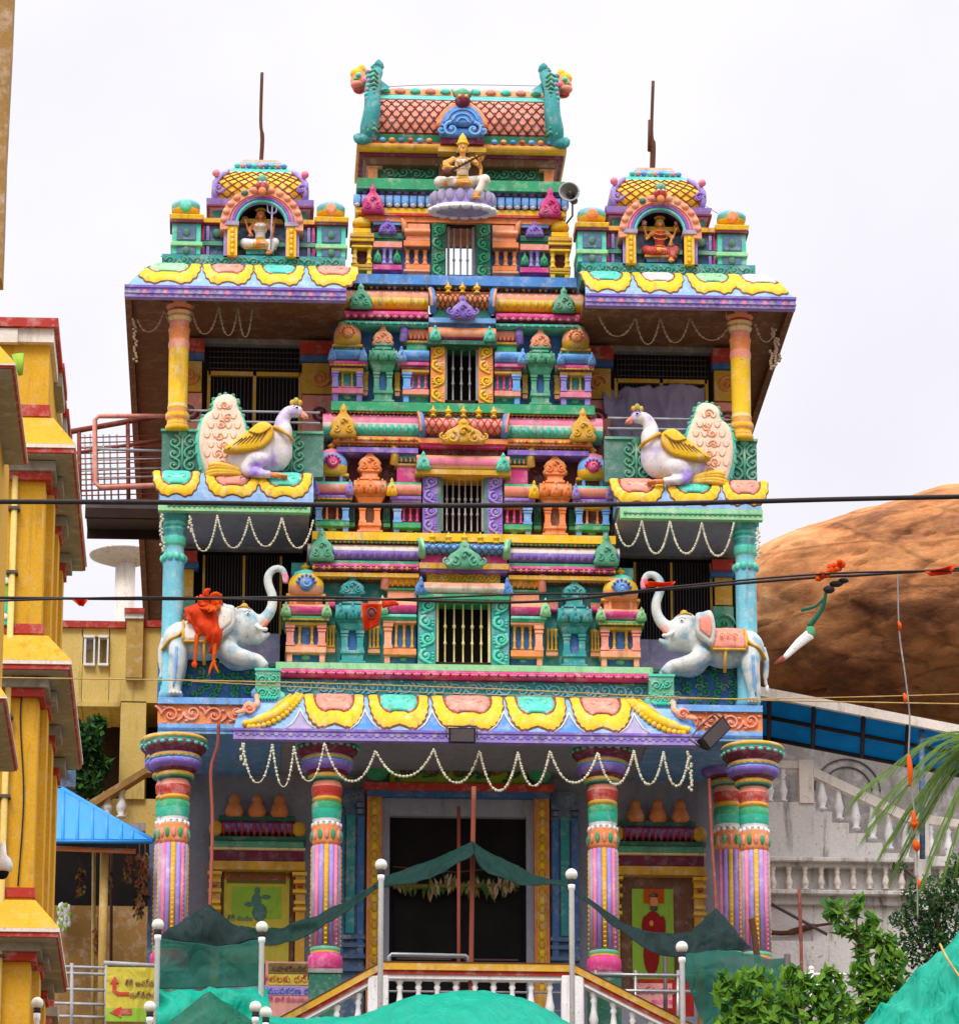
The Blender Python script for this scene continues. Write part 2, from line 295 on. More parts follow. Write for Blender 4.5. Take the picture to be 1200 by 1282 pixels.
    def spiral(s, c, r, y, m, turns=1.4, dir=1, start=0, th=None, tail=None):
        n = int(12*turns)+3; pts = []; rad = []; th = th or r*.2
        if tail: pts.append((tail[0], y, tail[1])); rad.append(th*.6)
        for i in range(n):
            t = i/(n-1); a = start + dir*t*turns*2*math.pi; q = r*(1-t*.86)
            pts.append((c[0]+q*math.cos(a), y, c[1]+q*math.sin(a))); rad.append(th*(1-.35*t))
        s.tube(pts, rad, m, 5); s.ball((c[0], y, c[1]), th*1.1, th, th*1.1, m, 6, 4)
    def build(s, name, parent=None, bevel=0, **tags):
        cs = sorted(set([(0, 0)]+s.cuts+[(len(s.v), len(s.f))])); first = None
        if len(cs) > 2:
            for (v0, f0), (v1, f1) in zip(cs, cs[1:]):
                if f1 == f0: continue
                q = MB(); q.v = s.v[v0:v1]; q.f = [[i-v0 for i in f] for f in s.f[f0:f1]]
                used = sorted(set(s.m[f0:f1])); q.ms = [s.ms[u] for u in used]; q.m = [used.index(u) for u in s.m[f0:f1]]; q.sm = s.sm[f0:f1]
                o = q.build(name, parent, bevel, **tags); first = first or o
            return first
        me = bpy.data.meshes.new(name); o = bpy.data.objects.new(name, me)
        off = Vector((0, 0, 0)); q = parent
        while q is not None: off += q.location; q = q.parent
        me.from_pydata([tuple(Vector(v)-off) for v in s.v], [], s.f); me.validate(verbose=False)
        for m in s.ms: me.materials.append(MT[m])
        if len(me.polygons) == len(s.f):
            me.polygons.foreach_set('material_index', s.m); me.polygons.foreach_set('use_smooth', s.sm)
        else:
            print('VALIDATE dropped faces in', name)
        me.update()
        SC.collection.objects.link(o)
        if parent is not None: o.parent = parent
        if bevel:
            b = o.modifiers.new('bevel', 'BEVEL'); b.width = bevel; b.segments = 1; b.limit_method = 'ANGLE'; b.angle_limit = R_(50)
        for k, v in tags.items(): o[k] = v
        return o
def thing(name, loc, label, cat, group=None):
    o = bpy.data.objects.new(name, None); SC.collection.objects.link(o); o.location = loc; o.empty_display_size = .2
    o['label'] = label; o['category'] = cat
    if group: o['group'] = group
    return o
def organic(name, mb, parent, voxel=.025, smooth=6, **t):
    o = mb.build(name, parent, **t)
    r = o.modifiers.new('remesh', 'REMESH'); r.mode = 'VOXEL'; r.voxel_size = voxel; r.use_smooth_shade = True
    q = o.modifiers.new('smooth', 'SMOOTH'); q.factor = .5; q.iterations = smooth
    return o
def shade_fix(o):
    pass
def circ(cx, cz, r, n=20, a0=0, a1=2*math.pi, ez=1):
    return [(cx+r*math.cos(a0+(a1-a0)*i/n), cz+ez*r*math.sin(a0+(a1-a0)*i/n)) for i in range(n+(0 if abs(a1-a0) >= 6.28 else 1))]
def ramp(v, n):
    out = []
    for i in range(n):
        t = i/(n-1)*(len(v)-1); j = min(len(v)-2, int(t)); out.append(v[j]+(v[j+1]-v[j])*(t-j))
    return out
def catmull(pts, k=6):
    out = []; n = len(pts)
    for i in range(n-1):
        p0 = pts[max(i-1, 0)]; p1 = pts[i]; p2 = pts[i+1]; p3 = pts[min(i+2, n-1)]
        for j in range(k):
            t = j/k
            out.append(tuple(.5*((2*b)+(-a+c)*t+(2*a-5*b+4*c-d)*t*t+(-a+3*b-3*c+d)*t**3) for a, b, c, d in zip(p0, p1, p2, p3)))
    out.append(tuple(pts[-1])); return out
# ------------------------------------------------------------------ ground and terrace
FZ = ZA(1350, 0)                       # temple platform level
g = MB()
prof = [(-400,0),(-95,0),(-80,.0),(-60,3),(-40,8),(-25,10.5),(-14,13),(-9,14.5)]
xs = [-900,-300,-120,-60,-30,-15,0,15,30,60,120,300,900]
vs = []; fs = []
full = prof+[(-2,16.5),(40,17.5),(200,26),(900,0)]
for y, z in full:
    for x in xs: vs.append((x, y, z+(random.uniform(-.3,.3) if -60 < y < -20 else 0)))
n = len(xs)
for j in range(len(full)-1):
    for i in range(n-1): fs.append((j*n+i, j*n+i+1, (j+1)*n+i+1, (j+1)*n+i))
g.add(vs, fs, 'hill'); g.build('hillside_ground', kind='structure')
g = MB(); g.box(P(195,1200,-2).x, P(955,1200,-2).x, -1.9, 30, 10, FZ, 'pave'); g.build('temple_platform', bevel=.03, kind='structure')
# ------------------------------------------------------------------ TEMPLE
C0 = T(0, 1243, 0)
temple = thing('temple_gateway', (C0.x, C0.y, FZ), 'many-coloured temple gateway with stepped carved tower, two domed pavilions and lotus petal eaves', 'temple')
def scroll_band(mb, a, b, p0, p1, Y, m, n, Y2=None):
    """row of S scrolls between sideways pixels a..b"""
    mb.cut(); z1 = ZA(p0, Y); z0 = ZA(p1, Y); k = KS(Y, (z0+z1)/2); x0 = XC+a*k; x1 = XC+b*k; w = (x1-x0)/n; h = z1-z0; zc = (z0+z1)/2
    r = min(w, h)*.42
    for i in range(n):
        cx = x0+(i+.5)*w; up = 1 if i % 2 else -1
        mb.spiral((cx, zc+up*h*.06), r, Y, m, 1.35, up, math.pi if up > 0 else math.pi, th=r*.17)
        mb.tube(catmull([(cx-r, Y, zc+up*h*.06), (cx-w*.48, Y, zc-up*h*.18), (cx-w*.7, Y, zc-up*h*.38)], 4), r*.14, m, 5)
        for q in (.5, 2.2, 4.1): mb.ball((cx+r*1.15*math.cos(q), Y, zc+up*h*.06+r*1.15*math.sin(q)), r*.3, r*.12, r*.16, m, 6, 4)
def jamb(mb, a, b, p0, p1, Y, m, mb2=None, m2=None, n=4):
    mb.tb(a, b, p0, p1, Y, Y+.15, m2 or m)
    z1 = ZA(p0, Y); z0 = ZA(p1, Y); k = KS(Y, (z0+z1)/2); xm = XC+(a+b)/2*k; w = abs(b-a)*k; h = (z1-z0)/n
    for i in range(n):
        d = 1 if i % 2 else -1; cz = z0+(i+.5)*h
        mb2.spiral((xm+d*w*.06, cz), min(w, h)*.36, Y-.015, m, 1.3, -d, -d*math.pi/2, th=w*.1)
        mb2.tube(catmull([(xm-d*w*.3, Y-.01, cz-h*.5), (xm+d*w*.36, Y-.02, cz-h*.15), (xm+d*w*.3, Y-.01, cz+h*.35)], 4), w*.085, m, 5)
        for q in range(3): mb2.ball((xm-d*w*.34, Y-.005, cz-h*.2+q*h*.17), w*.09, .02, h*.07, m, 6, 4)
def kudu_poly(cx, z0, z1, w):
    h = z1-z0
    R = [(-.5,0),(-.54,.12),(-.44,.24),(-.50,.34),(-.40,.50),(-.24,.62),(-.13,.74),(-.15,.84),(-.07,.93),(0,1)]
    pts = [(cx+x*w, z0+y*h) for x, y in R]+[(cx-x*w, z0+y*h) for x, y in reversed(R[:-1])]
    return pts[::-1]
def kudu(mb, c, p0, p1, wpx, Y, m, m2=None):
    mb.cut(); z1 = ZA(p0, Y); z0 = ZA(p1, Y); k = KS(Y, (z0+z1)/2); cx = XC+c*k; w = wpx*k; h = z1-z0
    mb.relief(kudu_poly(cx, z0, z1, w), Y-.09, Y+.03, m, .82)
    for d in (-1, 1):
        mb.spiral((cx+d*w*.27, z0+h*.2), w*.17, Y-.1, m, 1.2, d, math.pi/2, th=w*.045)
    mb.spiral((cx, z0+h*.42), w*.15, Y-.11, m2 or m, .9, 1, 0, th=w*.05)
    mb.ball((cx, Y-.06, z0+h*.78), w*.1, .05, h*.1, m2 or m, 8, 5)
FIN = [(0,0),(.5,.02),(.55,.1),(.25,.2),(.3,.3),(.62,.42),(.6,.55),(.3,.64),(.18,.7),(.26,.78),(.1,.88),(.03,1)]
def finial(parent, c, p0, p1, wpx, Y, m, name='finial'):
    z1 = ZA(p0, Y); z0 = ZA(p1, Y); k = KS(Y, z0); mb = MB()
    mb.lathe((XC+c*k, Y, z0), [(max(r, .01)*wpx*k*.8, z*(z1-z0)) for r, z in FIN], m, 10)
    return mb.build(name, parent)
COL = [(.62,0),(.62,.07),(.5,.1),(.38,.14),(.36,.3),(.46,.34),(.46,.38),(.34,.42),(.33,.66),(.46,.7),(.34,.76),(.5,.84),(.62,.9),(.62,1)]
def colonnette(parent, c, p0, p1, wpx, Y, m, name='colonnette', n=10):
    z1 = ZA(p0, Y); z0 = ZA(p1, Y); k = KS(Y, z0); mb = MB()
    mb.lathe((XC+c*k, Y, z0), [(r*wpx*k, z*(z1-z0)) for r, z in COL], m, n)
    return mb.build(name, parent)
def post(parent, a, b, p0, p1, Y, m, name='post'):
    mb = MB(); h = p1-p0; w = abs(b-a)
    mb.tb(a, b, p0, p1, Y, Y+.12, m)
    mb.tb(min(a,b)-w*.18, max(a,b)+w*.18, p0, p0+h*.14, Y-.03, Y+.13, m); mb.tb(min(a,b)-w*.1, max(a,b)+w*.1, p0+h*.22, p0+h*.3, Y-.02, Y+.13, m)
    mb.tb(min(a,b)-w*.12, max(a,b)+w*.12, p0+h*.86, p1, Y-.025, Y+.13, m)
    return mb.build(name, parent)
# ---- cores of the tower, one body
core = MB()
def corebox(hw, p0, p1, Y, D, m): core.tb(-hw, hw, p0, p1, Y, Y+D, m)
TD = 2.6
# lower body behind panel, tiers (with openings framed by separate blocks left and right)
def tier_core(hw, win, p0, p1, Y, m, mback='dkbrown', deep=1.3):
    for s in (-1, 1): core.tb(s*win, s*hw, p0, p1+14, Y, Y+deep, m)
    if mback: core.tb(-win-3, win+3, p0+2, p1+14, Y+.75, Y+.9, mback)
    core.tb(-hw, hw, p0-14, p0, Y+.02, Y+deep, m)
core.tb(-232, 232, 850, 884, .06, 2.2, 'teal')
Y1, Y2, Y3, Y4 = .30, .75, 1.15, 1.5
tier_core(214, 34, 722, 834, Y1+.34, 'teal')
tier_core(180, 27, 566, 670, Y2+.34, 'darkred')
tier_core(160, 21, 408, 508, Y3+.34, 'deepblue')
core.build('tower_core', temple)
# ---- generic shrines
def kuta(s, c, w, Y, ys, cl, nm='corner_shrine'):
    """ys: finial, dome top, dome bottom, cornice top, cornice bottom, band bottom, column bottom, beam bottom, foot ; cl colour dict"""
    c = s*c; f, dt, db, ct, cb, bb, cbm, bm, ft = ys; mb = MB(); hw = w/2
    # cornice (flared), bands, back panel, beam, feet
    mb.tb(c-hw*.8, c+hw*.8, db-2, ct+1, Y+.05, Y+.6, cl['neck'])
    mb.tb(c-hw*.95, c+hw*.95, db-1, db+2.5, Y+.0, Y+.62, cl['neck2'])
    for q in (-.5, .5): mb.tb(c+q*hw-2.2, c+q*hw+2.2, db+2.5, ct, Y+.0, Y+.1, cl['post'])
    mb.roll(c-hw*1.12, c+hw*1.12, ct, cb, Y+.0, Y+.66, cl['corn'], .13)
    b3 = (bb-cb)/3
    mb.tb(c-hw*1.15, c+hw*1.15, cb, cb+b3, Y-.1, Y+.66, cl['b1']); mb.tb(c-hw*1.08, c+hw*1.08, cb+b3, cb+2*b3, Y-.06, Y+.66, cl['b1b']); mb.tb(c-hw*1.0, c+hw*1.0, cb+2*b3, bb, Y-.03, Y+.66, cl['b2'])
    mb.tb(c-hw*.92, c+hw*.92, bb, ft, Y+.16, Y+.64, cl['panel'])
    mb.tb(c-hw*.98, c+hw*.98, cbm, bm, Y-.02, Y+.66, cl['beam']); mb.tb(c-hw*.94, c+hw*.94, cbm-2, cbm, Y+.02, Y+.65, cl['beam'])
    for q in (-1, 1): mb.tb(c+q*hw*.92, c+q*(hw*.92-7), bm, ft, Y+.03, Y+.3, cl['foot'])
    o = mb.build(nm, temple, bevel=.012)
    # corner kudus on the cornice
    kb = MB()
    for q in (-1, 1): kudu(kb, c+q*hw*.98, ct-3, cb, w*.24, Y-.12, cl['ck'])
    kb.build('corner_ornament', o)
    # dome
    z1 = ZA(dt, Y+.12); z0 = ZA(db+3, Y+.12); k = KS(Y, z0); h = z1-z0; r = hw*k
    d = MB(); pr = [(.78,0),(.98,.08),(1.02,.3),(1.0,.45),(.9,.62),(.72,.76),(.7,.8),(.66,.9),(.4,.98),(.1,1.02)]
    d.lathe((XC+c*k, Y+.12, z0), [(a*r*.9, b*h) for a, b in pr], [cl['d1'],cl['d1'],cl['d2'],cl['d2'],cl['d2'],cl['d3'],cl['d3'],cl['d3'],cl['d3']], 8, rot=.5)
    dz = d.build('dome', o)
    md = MB(); mx_ = XC+c*k; yy = Y+.12-r*.86; zc = z0+h*.5-.33*r*.86
    md.relief(circ(mx_, zc, r*.34, 14)[::-1], yy-.1, yy+.06, cl['med'], .8); md.spiral((mx_, zc), r*.22, yy-.1, cl['med2'], 1.2, s, 0, th=r*.06)
    for q in range(7):
        a = math.pi*(q+.5)/7; md.ball((mx_+r*.44*math.cos(a), yy-.02, zc+r*.44*math.sin(a)), r*.09, .05, r*.09, cl['med'], 6, 4)
    md.build('medallion', o)
    finial(o, c, f, dt+1, w*.24, Y+.12, cl['fin'])
    # columns
    for q in (-1, 1): post(o, c+q*hw*.93, c+q*(hw*.93-w*.17), bb, cbm-1, Y+.0, cl['c1'])
    for q in (-.24, .24): colonnette(o, c+q*w*.62, bb, cbm-1, w*.095, Y+.1, cl['c2'])
    zc_ = ZA((bm+ft)/2, Y+.14); pb_ = MB(); k_ = KS(Y, zc_); pb_.relief(circ(XC+c*k_, zc_, 6*k_, 12, ez=.6)[::-1], Y+.1, Y+.2, 'seagreen', .8); pb_.build('panel_boss', o)
    bd_ = MB()
    for i in range(9): t_ = T(c-hw*1.05+i*hw*2.1/8, (cb+bb)/2-1, Y-.1); bd_.ball(t_, 1.7*k_, .03, 1.5*k_, cl['b2'], 6, 4)
    bd_.tube([T(c-hw*1.05, (cb+bb)/2-1, Y-.1), T(c+hw*1.05, (cb+bb)/2-1, Y-.1)], .016, cl['b2'], 5); bd_.build('bead_row', o)
    return o
def panjara(s, c, w, Y, ys, m, mk, mpan, nm='pillar_shrine'):
    """ornate pillar with leaf gable: gable top, body top, cornice top, cornice bottom, base top, bottom"""
    c = s*c; g0, b0, c0, c1, ba, bt = ys; hw = w/2; mb = MB()
    mb.tb(c-hw*.5, c+hw*.5, b0-2, c0, Y+.0, Y+.4, m); mb.tb(c-hw*.62, c+hw*.62, b0-3, b0, Y-.04, Y+.42, m); mb.tb(c-hw*.62, c+hw*.62, c0-5, c0-2, Y-.04, Y+.42, m)
    mb.roll(c-hw, c+hw, c0, c1-4, Y, Y+.5, m, .15); mb.tf(c-hw*.86, c+hw*.86, c1-4, c1+1, Y-.02, Y+.5, 3, m)
    mb.tf(c-hw*.66, c+hw*.66, c1+1, c1+9, Y+.0, Y+.45, 4, m)
    mb.tb(c-hw*.6, c+hw*.6, c1+9, bt, Y+.1, Y+.45, mpan)
    mb.tb(c-hw*.72, c+hw*.72, ba, ba+4, Y-.06, Y+.46, m); mb.tb(c-hw*.64, c+hw*.64, ba+4, bt, Y-.02, Y+.46, m); mb.tb(c-hw*.8, c+hw*.8, bt-3, bt, Y-.08, Y+.46, m)
    o = mb.build(nm, temple, bevel=.012)
    k = MB(); kudu(k, c, g0, b0+1, w*.72, Y+.05, mk)
    for q in (-.75, 0, .75): kudu(k, c+q*hw, c0-3, c1-5, w*.3, Y-.13, m)
    k.build('leaf_gable', o)
    for q in (-1, 1): post(o, c+q*hw*.64, c+q*hw*.28, c1+9, ba, Y+.01, m)
    return o
def inner_shrine(s, a, b, Y, ys, cl, nm='inner_shrine'):
    """barrel roofed half shrine beside the window; a inner px, b outer px"""
    r0, r1, c0, c1, bb, cb, bm, ft = ys; mb = MB()
    A, B = s*a, s*b
    mb.roll(s*(a-3), s*(b-4), r0, r1, Y+.15, Y+.6, cl['roll'], .14)
    # ribs on the roll
    for q in range(5):
        h = s*(a+2+(b-a-10)*q/4.6); mb.tb(h-1.1, h+1.1, r0+3, r1-2, Y-.0, Y+.1, cl['rib'])
    mb.tb(A, s*(b-3), r1, r1+3, Y+.05, Y+.6, cl['n1']); mb.tb(A, s*(b-6), r1+3, c0, Y+.1, Y+.6, cl['n2'])
    mb.roll(A, s*(b+2), c0, c1, Y, Y+.6, cl['corn'], .13)
    b3 = (bb-c1)/3
    mb.tb(A, s*(b+3), c1, c1+b3, Y-.1, Y+.6, cl['b1']); mb.tb(A, s*(b+1), c1+b3, c1+2*b3, Y-.06, Y+.6, cl['b1b']); mb.tb(A, s*b, c1+2*b3, bb, Y-.03, Y+.6, cl['b2'])
    mb.tb(A, s*(b-2), bb, ft, Y+.16, Y+.6, cl['panel']); mb.tb(A, s*(b-1), cb, bm, Y-.02, Y+.6, cl['beam'])
    mb.tb(s*(b-2), s*(b-9), bm, ft, Y+.03, Y+.3, cl['foot'])
    o = mb.build(nm, temple, bevel=.012)
    hb = MB()                                           # curled horn end of the roll
    z1 = ZA(r0-16, Y); z0 = ZA(r1, Y); k = KS(Y, z0); x = XC+s*b*k
    hb.tube(catmull([(x-s*2*k, Y+.1, z0), (x-s*3*k, Y+.0, z0+(z1-z0)*.4), (x-s*1*k, Y+.02, z0+(z1-z0)*.75), (x+s*4*k, Y+.02, z1)], 5), [5.5*k]*6+[4.5*k]*5+[3*k]*5, cl['horn'], 8)
    hb.build('horn', o)
    finial(o, s*(a+b)/2, r0-14, r0+1, 9, Y+.3, cl['fin'])
    post(o, s*(b-2), s*(b-11), bb, cb, Y, cl['c1'])
    for q in (.12, .36, .6): colonnette(o, s*(a+(b-a)*q), bb, cb, 4.6, Y+.1, cl['c2'])
    zc_ = ZA((bm+ft)/2, Y+.14); k_ = KS(Y, zc_); pb_ = MB(); pb_.relief(circ(XC+s*(a+(b-a)*.38)*k_, zc_, 4.6*k_, 10, ez=.6)[::-1], Y+.1, Y+.2, 'seagreen', .8); pb_.build('panel_boss', o)
    kb = MB(); kudu(kb, s*(b+1), c0-5, c1, 13, Y-.12, cl['ck']); kb.build('corner_ornament', o)
    return o
def recess(s, a, b, Y, ys, m1, mcol, mbeam, mbase):
    """set back bay with small columns"""
    t0, t1, c0, c1, bb, ft = ys; mb = MB(); lo, hi = min(s*a, s*b), max(s*a, s*b)
    mb.tb(lo, hi, t0, t1, Y+.13, Y+.5, mbeam); mb.roll(lo, hi, t1, t1+7, Y+.13, Y+.5, mbase, .08); mb.tb(lo, hi, bb, bb+5, Y+.1, Y+.5, mbeam)
    o = mb.build('recessed_bay', temple)
    for q in (.16, .5, .84): colonnette(o, s*(a+(b-a)*q), c0, c1, 4.2, Y+.12, mcol)
    return o
# ---- window bars
def window(hw, p0, p1, Y, n, m='cream', mf='dkbrown'):
    mb = MB(); mb.tb(-hw, hw, p0, p0+3, Y+.1, Y+.2, mf); mb.tb(-hw, hw, p1-3, p1, Y+.1, Y+.2, mf)
    for s in (-1, 1): mb.tb(s*hw, s*(hw-3), p0, p1, Y+.1, Y+.2, m)
    o = mb.build('window', temple)
    for i in range(n):
        h = -hw+2*hw*(i+1)/(n+1); z1 = ZA(p0, Y+.16); z0 = ZA(p1, Y+.16); k = KS(Y, z0); b = MB()
        H = z1-z0; pr = [(.9,0),(.9,.04),(.6,.05),(.6,.3),(1.1,.31),(1.1,.34),(.6,.35),(.6,.55),(1.2,.56),(1.2,.6),(.6,.61),(.6,.95),(.9,.96),(.9,1)]
        b.lathe((XC+h*k, Y+.18, z0), [(r*1.7*k, z*H) for r, z in pr], m, 8); b.build('bar', o)
    return o
# ================= TIER 1
D1 = dict(neck='orange', neck2='gold', post='peach', corn=['peach','magenta','pink'], b1='green', b1b='darkgreen', b2='gold', panel='deepblue', beam='peach', foot='peach', ck='palegreen', d1='peach', d2='yellow', d3='aqua', med='blue', med2='skyblue', fin='yellow', c1='salmon', c2='gold')
I1 = dict(roll=['palegreen','yellow','gold'], rib='orange', n1='green', n2='peach', corn=['peach','magenta'], b1='aqua', b1b='green', b2='peach', panel='deepblue', beam='orange', foot='peach', horn='salmon', fin='yellow', c1='peach', c2='gold', ck='palegreen')
for s in (-1, 1):
    kuta(s, 197, 52, Y1, (707,718,747,760,774,785,812,820,832), D1)
    panjara(s, 139, 42, Y1, (722,746,760,782,816,832), 'teal', 'teal', 'deepblue')
    inner_shrine(s, 59, 101, Y1, (723,737,752,770,781,813,821,832), I1)
    recess(s, 160, 172, Y1+.1, (752,758,786,814,814,832), 'greyblue', 'gold', 'peach', 'magenta')
    recess(s, 104, 119, Y1+.1, (752,758,786,814,814,832), 'greyblue', 'gold', 'peach', 'magenta')
    mb = MB(); mj = MB(); jamb(mb, s*35, s*57, 748, 832, Y1-.02, 'aqua', mj, 'teal', 4); o = mb.build('door_jamb', temple); mj.build('scroll_relief', o)
window(34, 750, 832, Y1, 5)
# slabs under tier 1
mb = MB(); mb.tb(-236, 236, 832, 840, -.18, 2, 'palegreen'); mb.roll(-234, 234, 840, 850, -.1, 2, 'magenta', .1); mb.tb(-232, 232, 850, 853, 0, 2, 'darkred'); mb.build('tower_base_slab', temple)
mb = MB(); mb.tb(-230, 230, 853, 876, .02, .4, 'teal'); o = mb.build('base_panel', temple); mb = MB(); scroll_band(mb, -228, 228, 853, 873, 0, 'ltblue', 22); mb.build('scroll_relief', o)
# ================= cornice and small barrel roofs above each tier
def cornice_stack(hw, Y, bands, kud, mk, gap):
    mb = MB()
    if 1:
        pass
    for s in (-1, 1):
        mb.cut()
        for p0, p1, w, kind, m in bands:
            if kind == 'roll': mb.roll(s*gap, s*w, p0, p1, Y, Y+.9, m, .16)
            elif kind == 'in': mb.tb(s*gap, s*w, p0, p1, Y+.08, Y+.9, m)
            else: mb.tb(s*gap, s*w, p0, p1, Y-.1, Y+.9, m)
    o = mb.build('tier_cornice', temple)
    rb = MB()                                            # petal ribs on the rolls
    for s in (-1, 1):
        rb.cut()
        for p0, p1, w, kind, m in bands:
            if kind == 'roll' and p1-p0 > 12:
                mm = m if isinstance(m, list) else [m]
                q = gap+6
                while q < w-8:
                    z = ZA(p1-2, Y); k = KS(Y, z); z1 = ZA(p0+(p1-p0)*.42, Y)
                    rb.ball((XC+s*q*k, Y-.11, (z+z1)/2), 3.6*k, .07, (z1-z)/2, mm[-1], 8, 5); q += 9
    rb.build('petal_row', o)
    kb = MB()
    for s in (-1, 1): kudu(kb, s*kud[0], kud[1], kud[2], kud[3], Y-.2, mk)
    kb.build('leaf_gable', o)
    return o
def beads(hw, gap, py, Y, mats, step=6.5, r=2.1, name='bead_row', par=None):
    for s in ((-1, 1) if gap else (1,)):
        mb = MB(); h = gap if gap else -hw; i = 0
        while h < hw:
            t = T(s*h, py, Y); k = KS(Y, t.z); q = random.uniform(.82, 1.12); mb.ball(t, r*k*q, .045, r*k*1.15*q, mats[i % len(mats)], 6, 4); h += step*random.uniform(.94, 1.06); i += 1
        mb.tube([T(s*(gap if gap else -hw), py, Y), T(s*hw, py, Y)], .016, mats[0], 5)
        mb.build(name, par or temple)
beads(190, 58, 713, Y1-.14, ['pink','maroon','gold']); beads(186, 58, 726, Y1+.06, ['salmon','aqua'], 7); beads(188, 0, 680.5, Y1-.16, ['seagreen','gold'], 5.5, 1.7); beads(228, 0, 845, -.2, ['pink','maroon'], 6, 1.8)
beads(160, 56, 552, Y2-.12, ['gold','red','yellow'], 6); beads(158, 58, 559, Y2+.05, ['yellow','salmon'], 6); beads(163, 0, 518.5, Y2-.12, ['gold','orange'], 5.5, 1.7); beads(172, 57, 523, Y2-.08, ['white','pink'], 5, 1.5)
beads(144, 44, 398, Y3-.14, ['pink','maroon'], 5); beads(144, 44, 407, Y3-.12, ['teal','palegreen'], 5, 1.5); beads(141, 0, 361.5, Y3-.05, ['brown','gold','violetgrey'], 7, 2.2); beads(190, 58, 687, Y1-.1, ['peach','white'], 6, 1.8); beads(150, 44, 369, Y3-.1, ['pink','white'], 5.5, 1.8)
cornice_stack(196, Y1-.0, [(678,684,190,'in','greyteal'),(684,704,195,'roll',['peach','cream_white','lavender','purple']),(704,708,192,'box','green'),(708,719,189,'roll',['magenta','maroon']),(719,724,190,'box','gold'),(724,728,186,'in','brown')], (178,664,705,30), 'seagreen', 56)
cornice_stack(175, Y2-.0, [(516,521,168,'in','brown'),(521,548,175,'roll',['magenta','pink','cream_white','aqua','aqua']),(548,556,162,'box','orange'),(556,562,160,'in','brown'),(562,568,158,'box','purple')], (150,508,550,31), 'gold', 56)
cornice_stack(153, Y3-.0, [(357,366,150,'in','violetgrey'),(366,389,152,'roll',['salmon','peach','cream','yellow','yellow']),(389,392,149,'in','brown'),(392,404,147,'roll',['magenta','magenta','maroon']),(404,409,146,'box','aqua')], (127,357,389,27), 'seagreen', 42)
def slab(hw, p0, p1, Y, m, m2=None):
    mb = MB(); mb.tb(-hw, hw, p0, p1, Y, Y+1.2, m); mb.tb(-hw+3, hw-3, p1, p1+2, Y+.08, Y+1.2, m2 or 'brown'); mb.build('tier_slab', temple)
slab(190, 668, 678, Y1-.22, 'yellow', 'gold'); slab(165, 505, 516, Y2-.22, 'green', 'darkgreen'); slab(143, 345, 357, Y3-.22, 'blue', 'deepblue')
def barrel(hw, Y, p0, p1, mlat, mrib, mhorn, mtip, mk, kspan, fins, mtop, sub, lines=12):
    """small barrel roof over the window; p0..p1 the lattice; sub = list of boxes (hw,p0,p1,dy,mat)"""
    mb = MB(); mb.roll(-hw, hw, p0, p1, Y+.0, Y+.7, mlat, .24, 10); mb.tb(-hw, hw, p0-5, p0, Y+.05, Y+.7, mtop)
    for w, a, b, dy, m in sub:
        if m[0] == '~': mb.roll(-w, w, a, b, Y+dy, Y+.6, m[1:].split(','), .14)
        else: mb.tb(-w, w, a, b, Y+dy, Y+.6, m)
    o = mb.build('barrel_roof', temple)
    lt = MB(); z1 = ZA(p0, Y); z0 = ZA(p1, Y); k = KS(Y, z0); H = z1-z0
    for d in (-1, 1):                                     # crossing ribs
        for i in range(lines+3):
            pts = []
            for j in range(7):
                t = j/6; x = -hw+ (i-1+t*2)*2*hw/lines
                if d < 0: x = -x
                if abs(x) <= hw: pts.append((XC+x*k, Y-.25*math.sin(math.pi*t), z1+(z0-z1)*(1-math.cos(math.pi*t))/2))
            if len(pts) > 1: lt.tube(pts, .9*k, mrib, 5)
    lt.build('lattice', o)
    for s in (-1, 1):
        h = MB(); x = XC+s*hw*k
        h.tube(catmull([(x-s*k, Y-.0, z0-3*k), (x, Y-.22, z0+H*.2), (x+s*k*.5, Y-.2, z0+H*.7), (x+s*k*2, Y-.05, z1+7*k), (x+s*k*6, Y, z1+13*k)], 5), [4.5*k]*8+[4*k]*6+[3*k]*4+[2.4*k]*3, mhorn, 8)
        h.tube(catmull([(x+s*k*1.5, Y-.26, z0-1*k), (x+s*2*k, Y-.3, z0+H*.5), (x+s*4.5*k, Y-.2, z1+4*k)], 5), 1.8*k, mtip, 6)
        h.ball((x+s*k*7, Y, z1+13*k), 3.4*k, .08, 3*k, mtip, 8, 5); h.build('horn', o)
    kb = MB(); kudu(kb, 0, kspan[0], kspan[1], kspan[2], Y-.24, mk)
    zz = ZA(kspan[1]-3, Y)
    for s in (-1, 1): kb.spiral((XC+s*kspan[2]*.52*k, zz), 4.5*k, Y-.3, mk, 1.1, -s, math.pi/2, th=1.6*k); kb.tube([(XC+s*kspan[2]*.3*k, Y-.3, zz-2*k), (XC+s*kspan[2]*.52*k, Y-.3, zz-4.5*k)], 1.8*k, mk, 6)
    kb.build('leaf_gable', o)
    for h in fins: finial(o, h, p0-17, p0-3, 9, Y-.2, 'yellow')
    return o
barrel(53, Y1-.1, 683, 695, 'skyblue', 'deepblue', 'palegreen', 'seagreen', 'seagreen', (677,712,44), (-40,-20,0,20,40), 'peach',
       [(54,695,705,0,'magenta'),(56,705,712,-.1,'gold'),(55,712,716,-.05,'purple'),(46,716,730,.12,'olive'),(50,730,744,-.02,'~peach,cream_white'),(57,744,750,-.1,'green')])
mb = MB(); scroll_band(mb, -44, 44, 717, 729, Y1-.0, 'yellow', 6); mb.build('scroll_relief', temple)
kb = MB()
for s in (-1, 1): kudu(kb, s*54, 722, 746, 15, Y1-.15, 'blue')
kb.build('leaf_gable', temple)
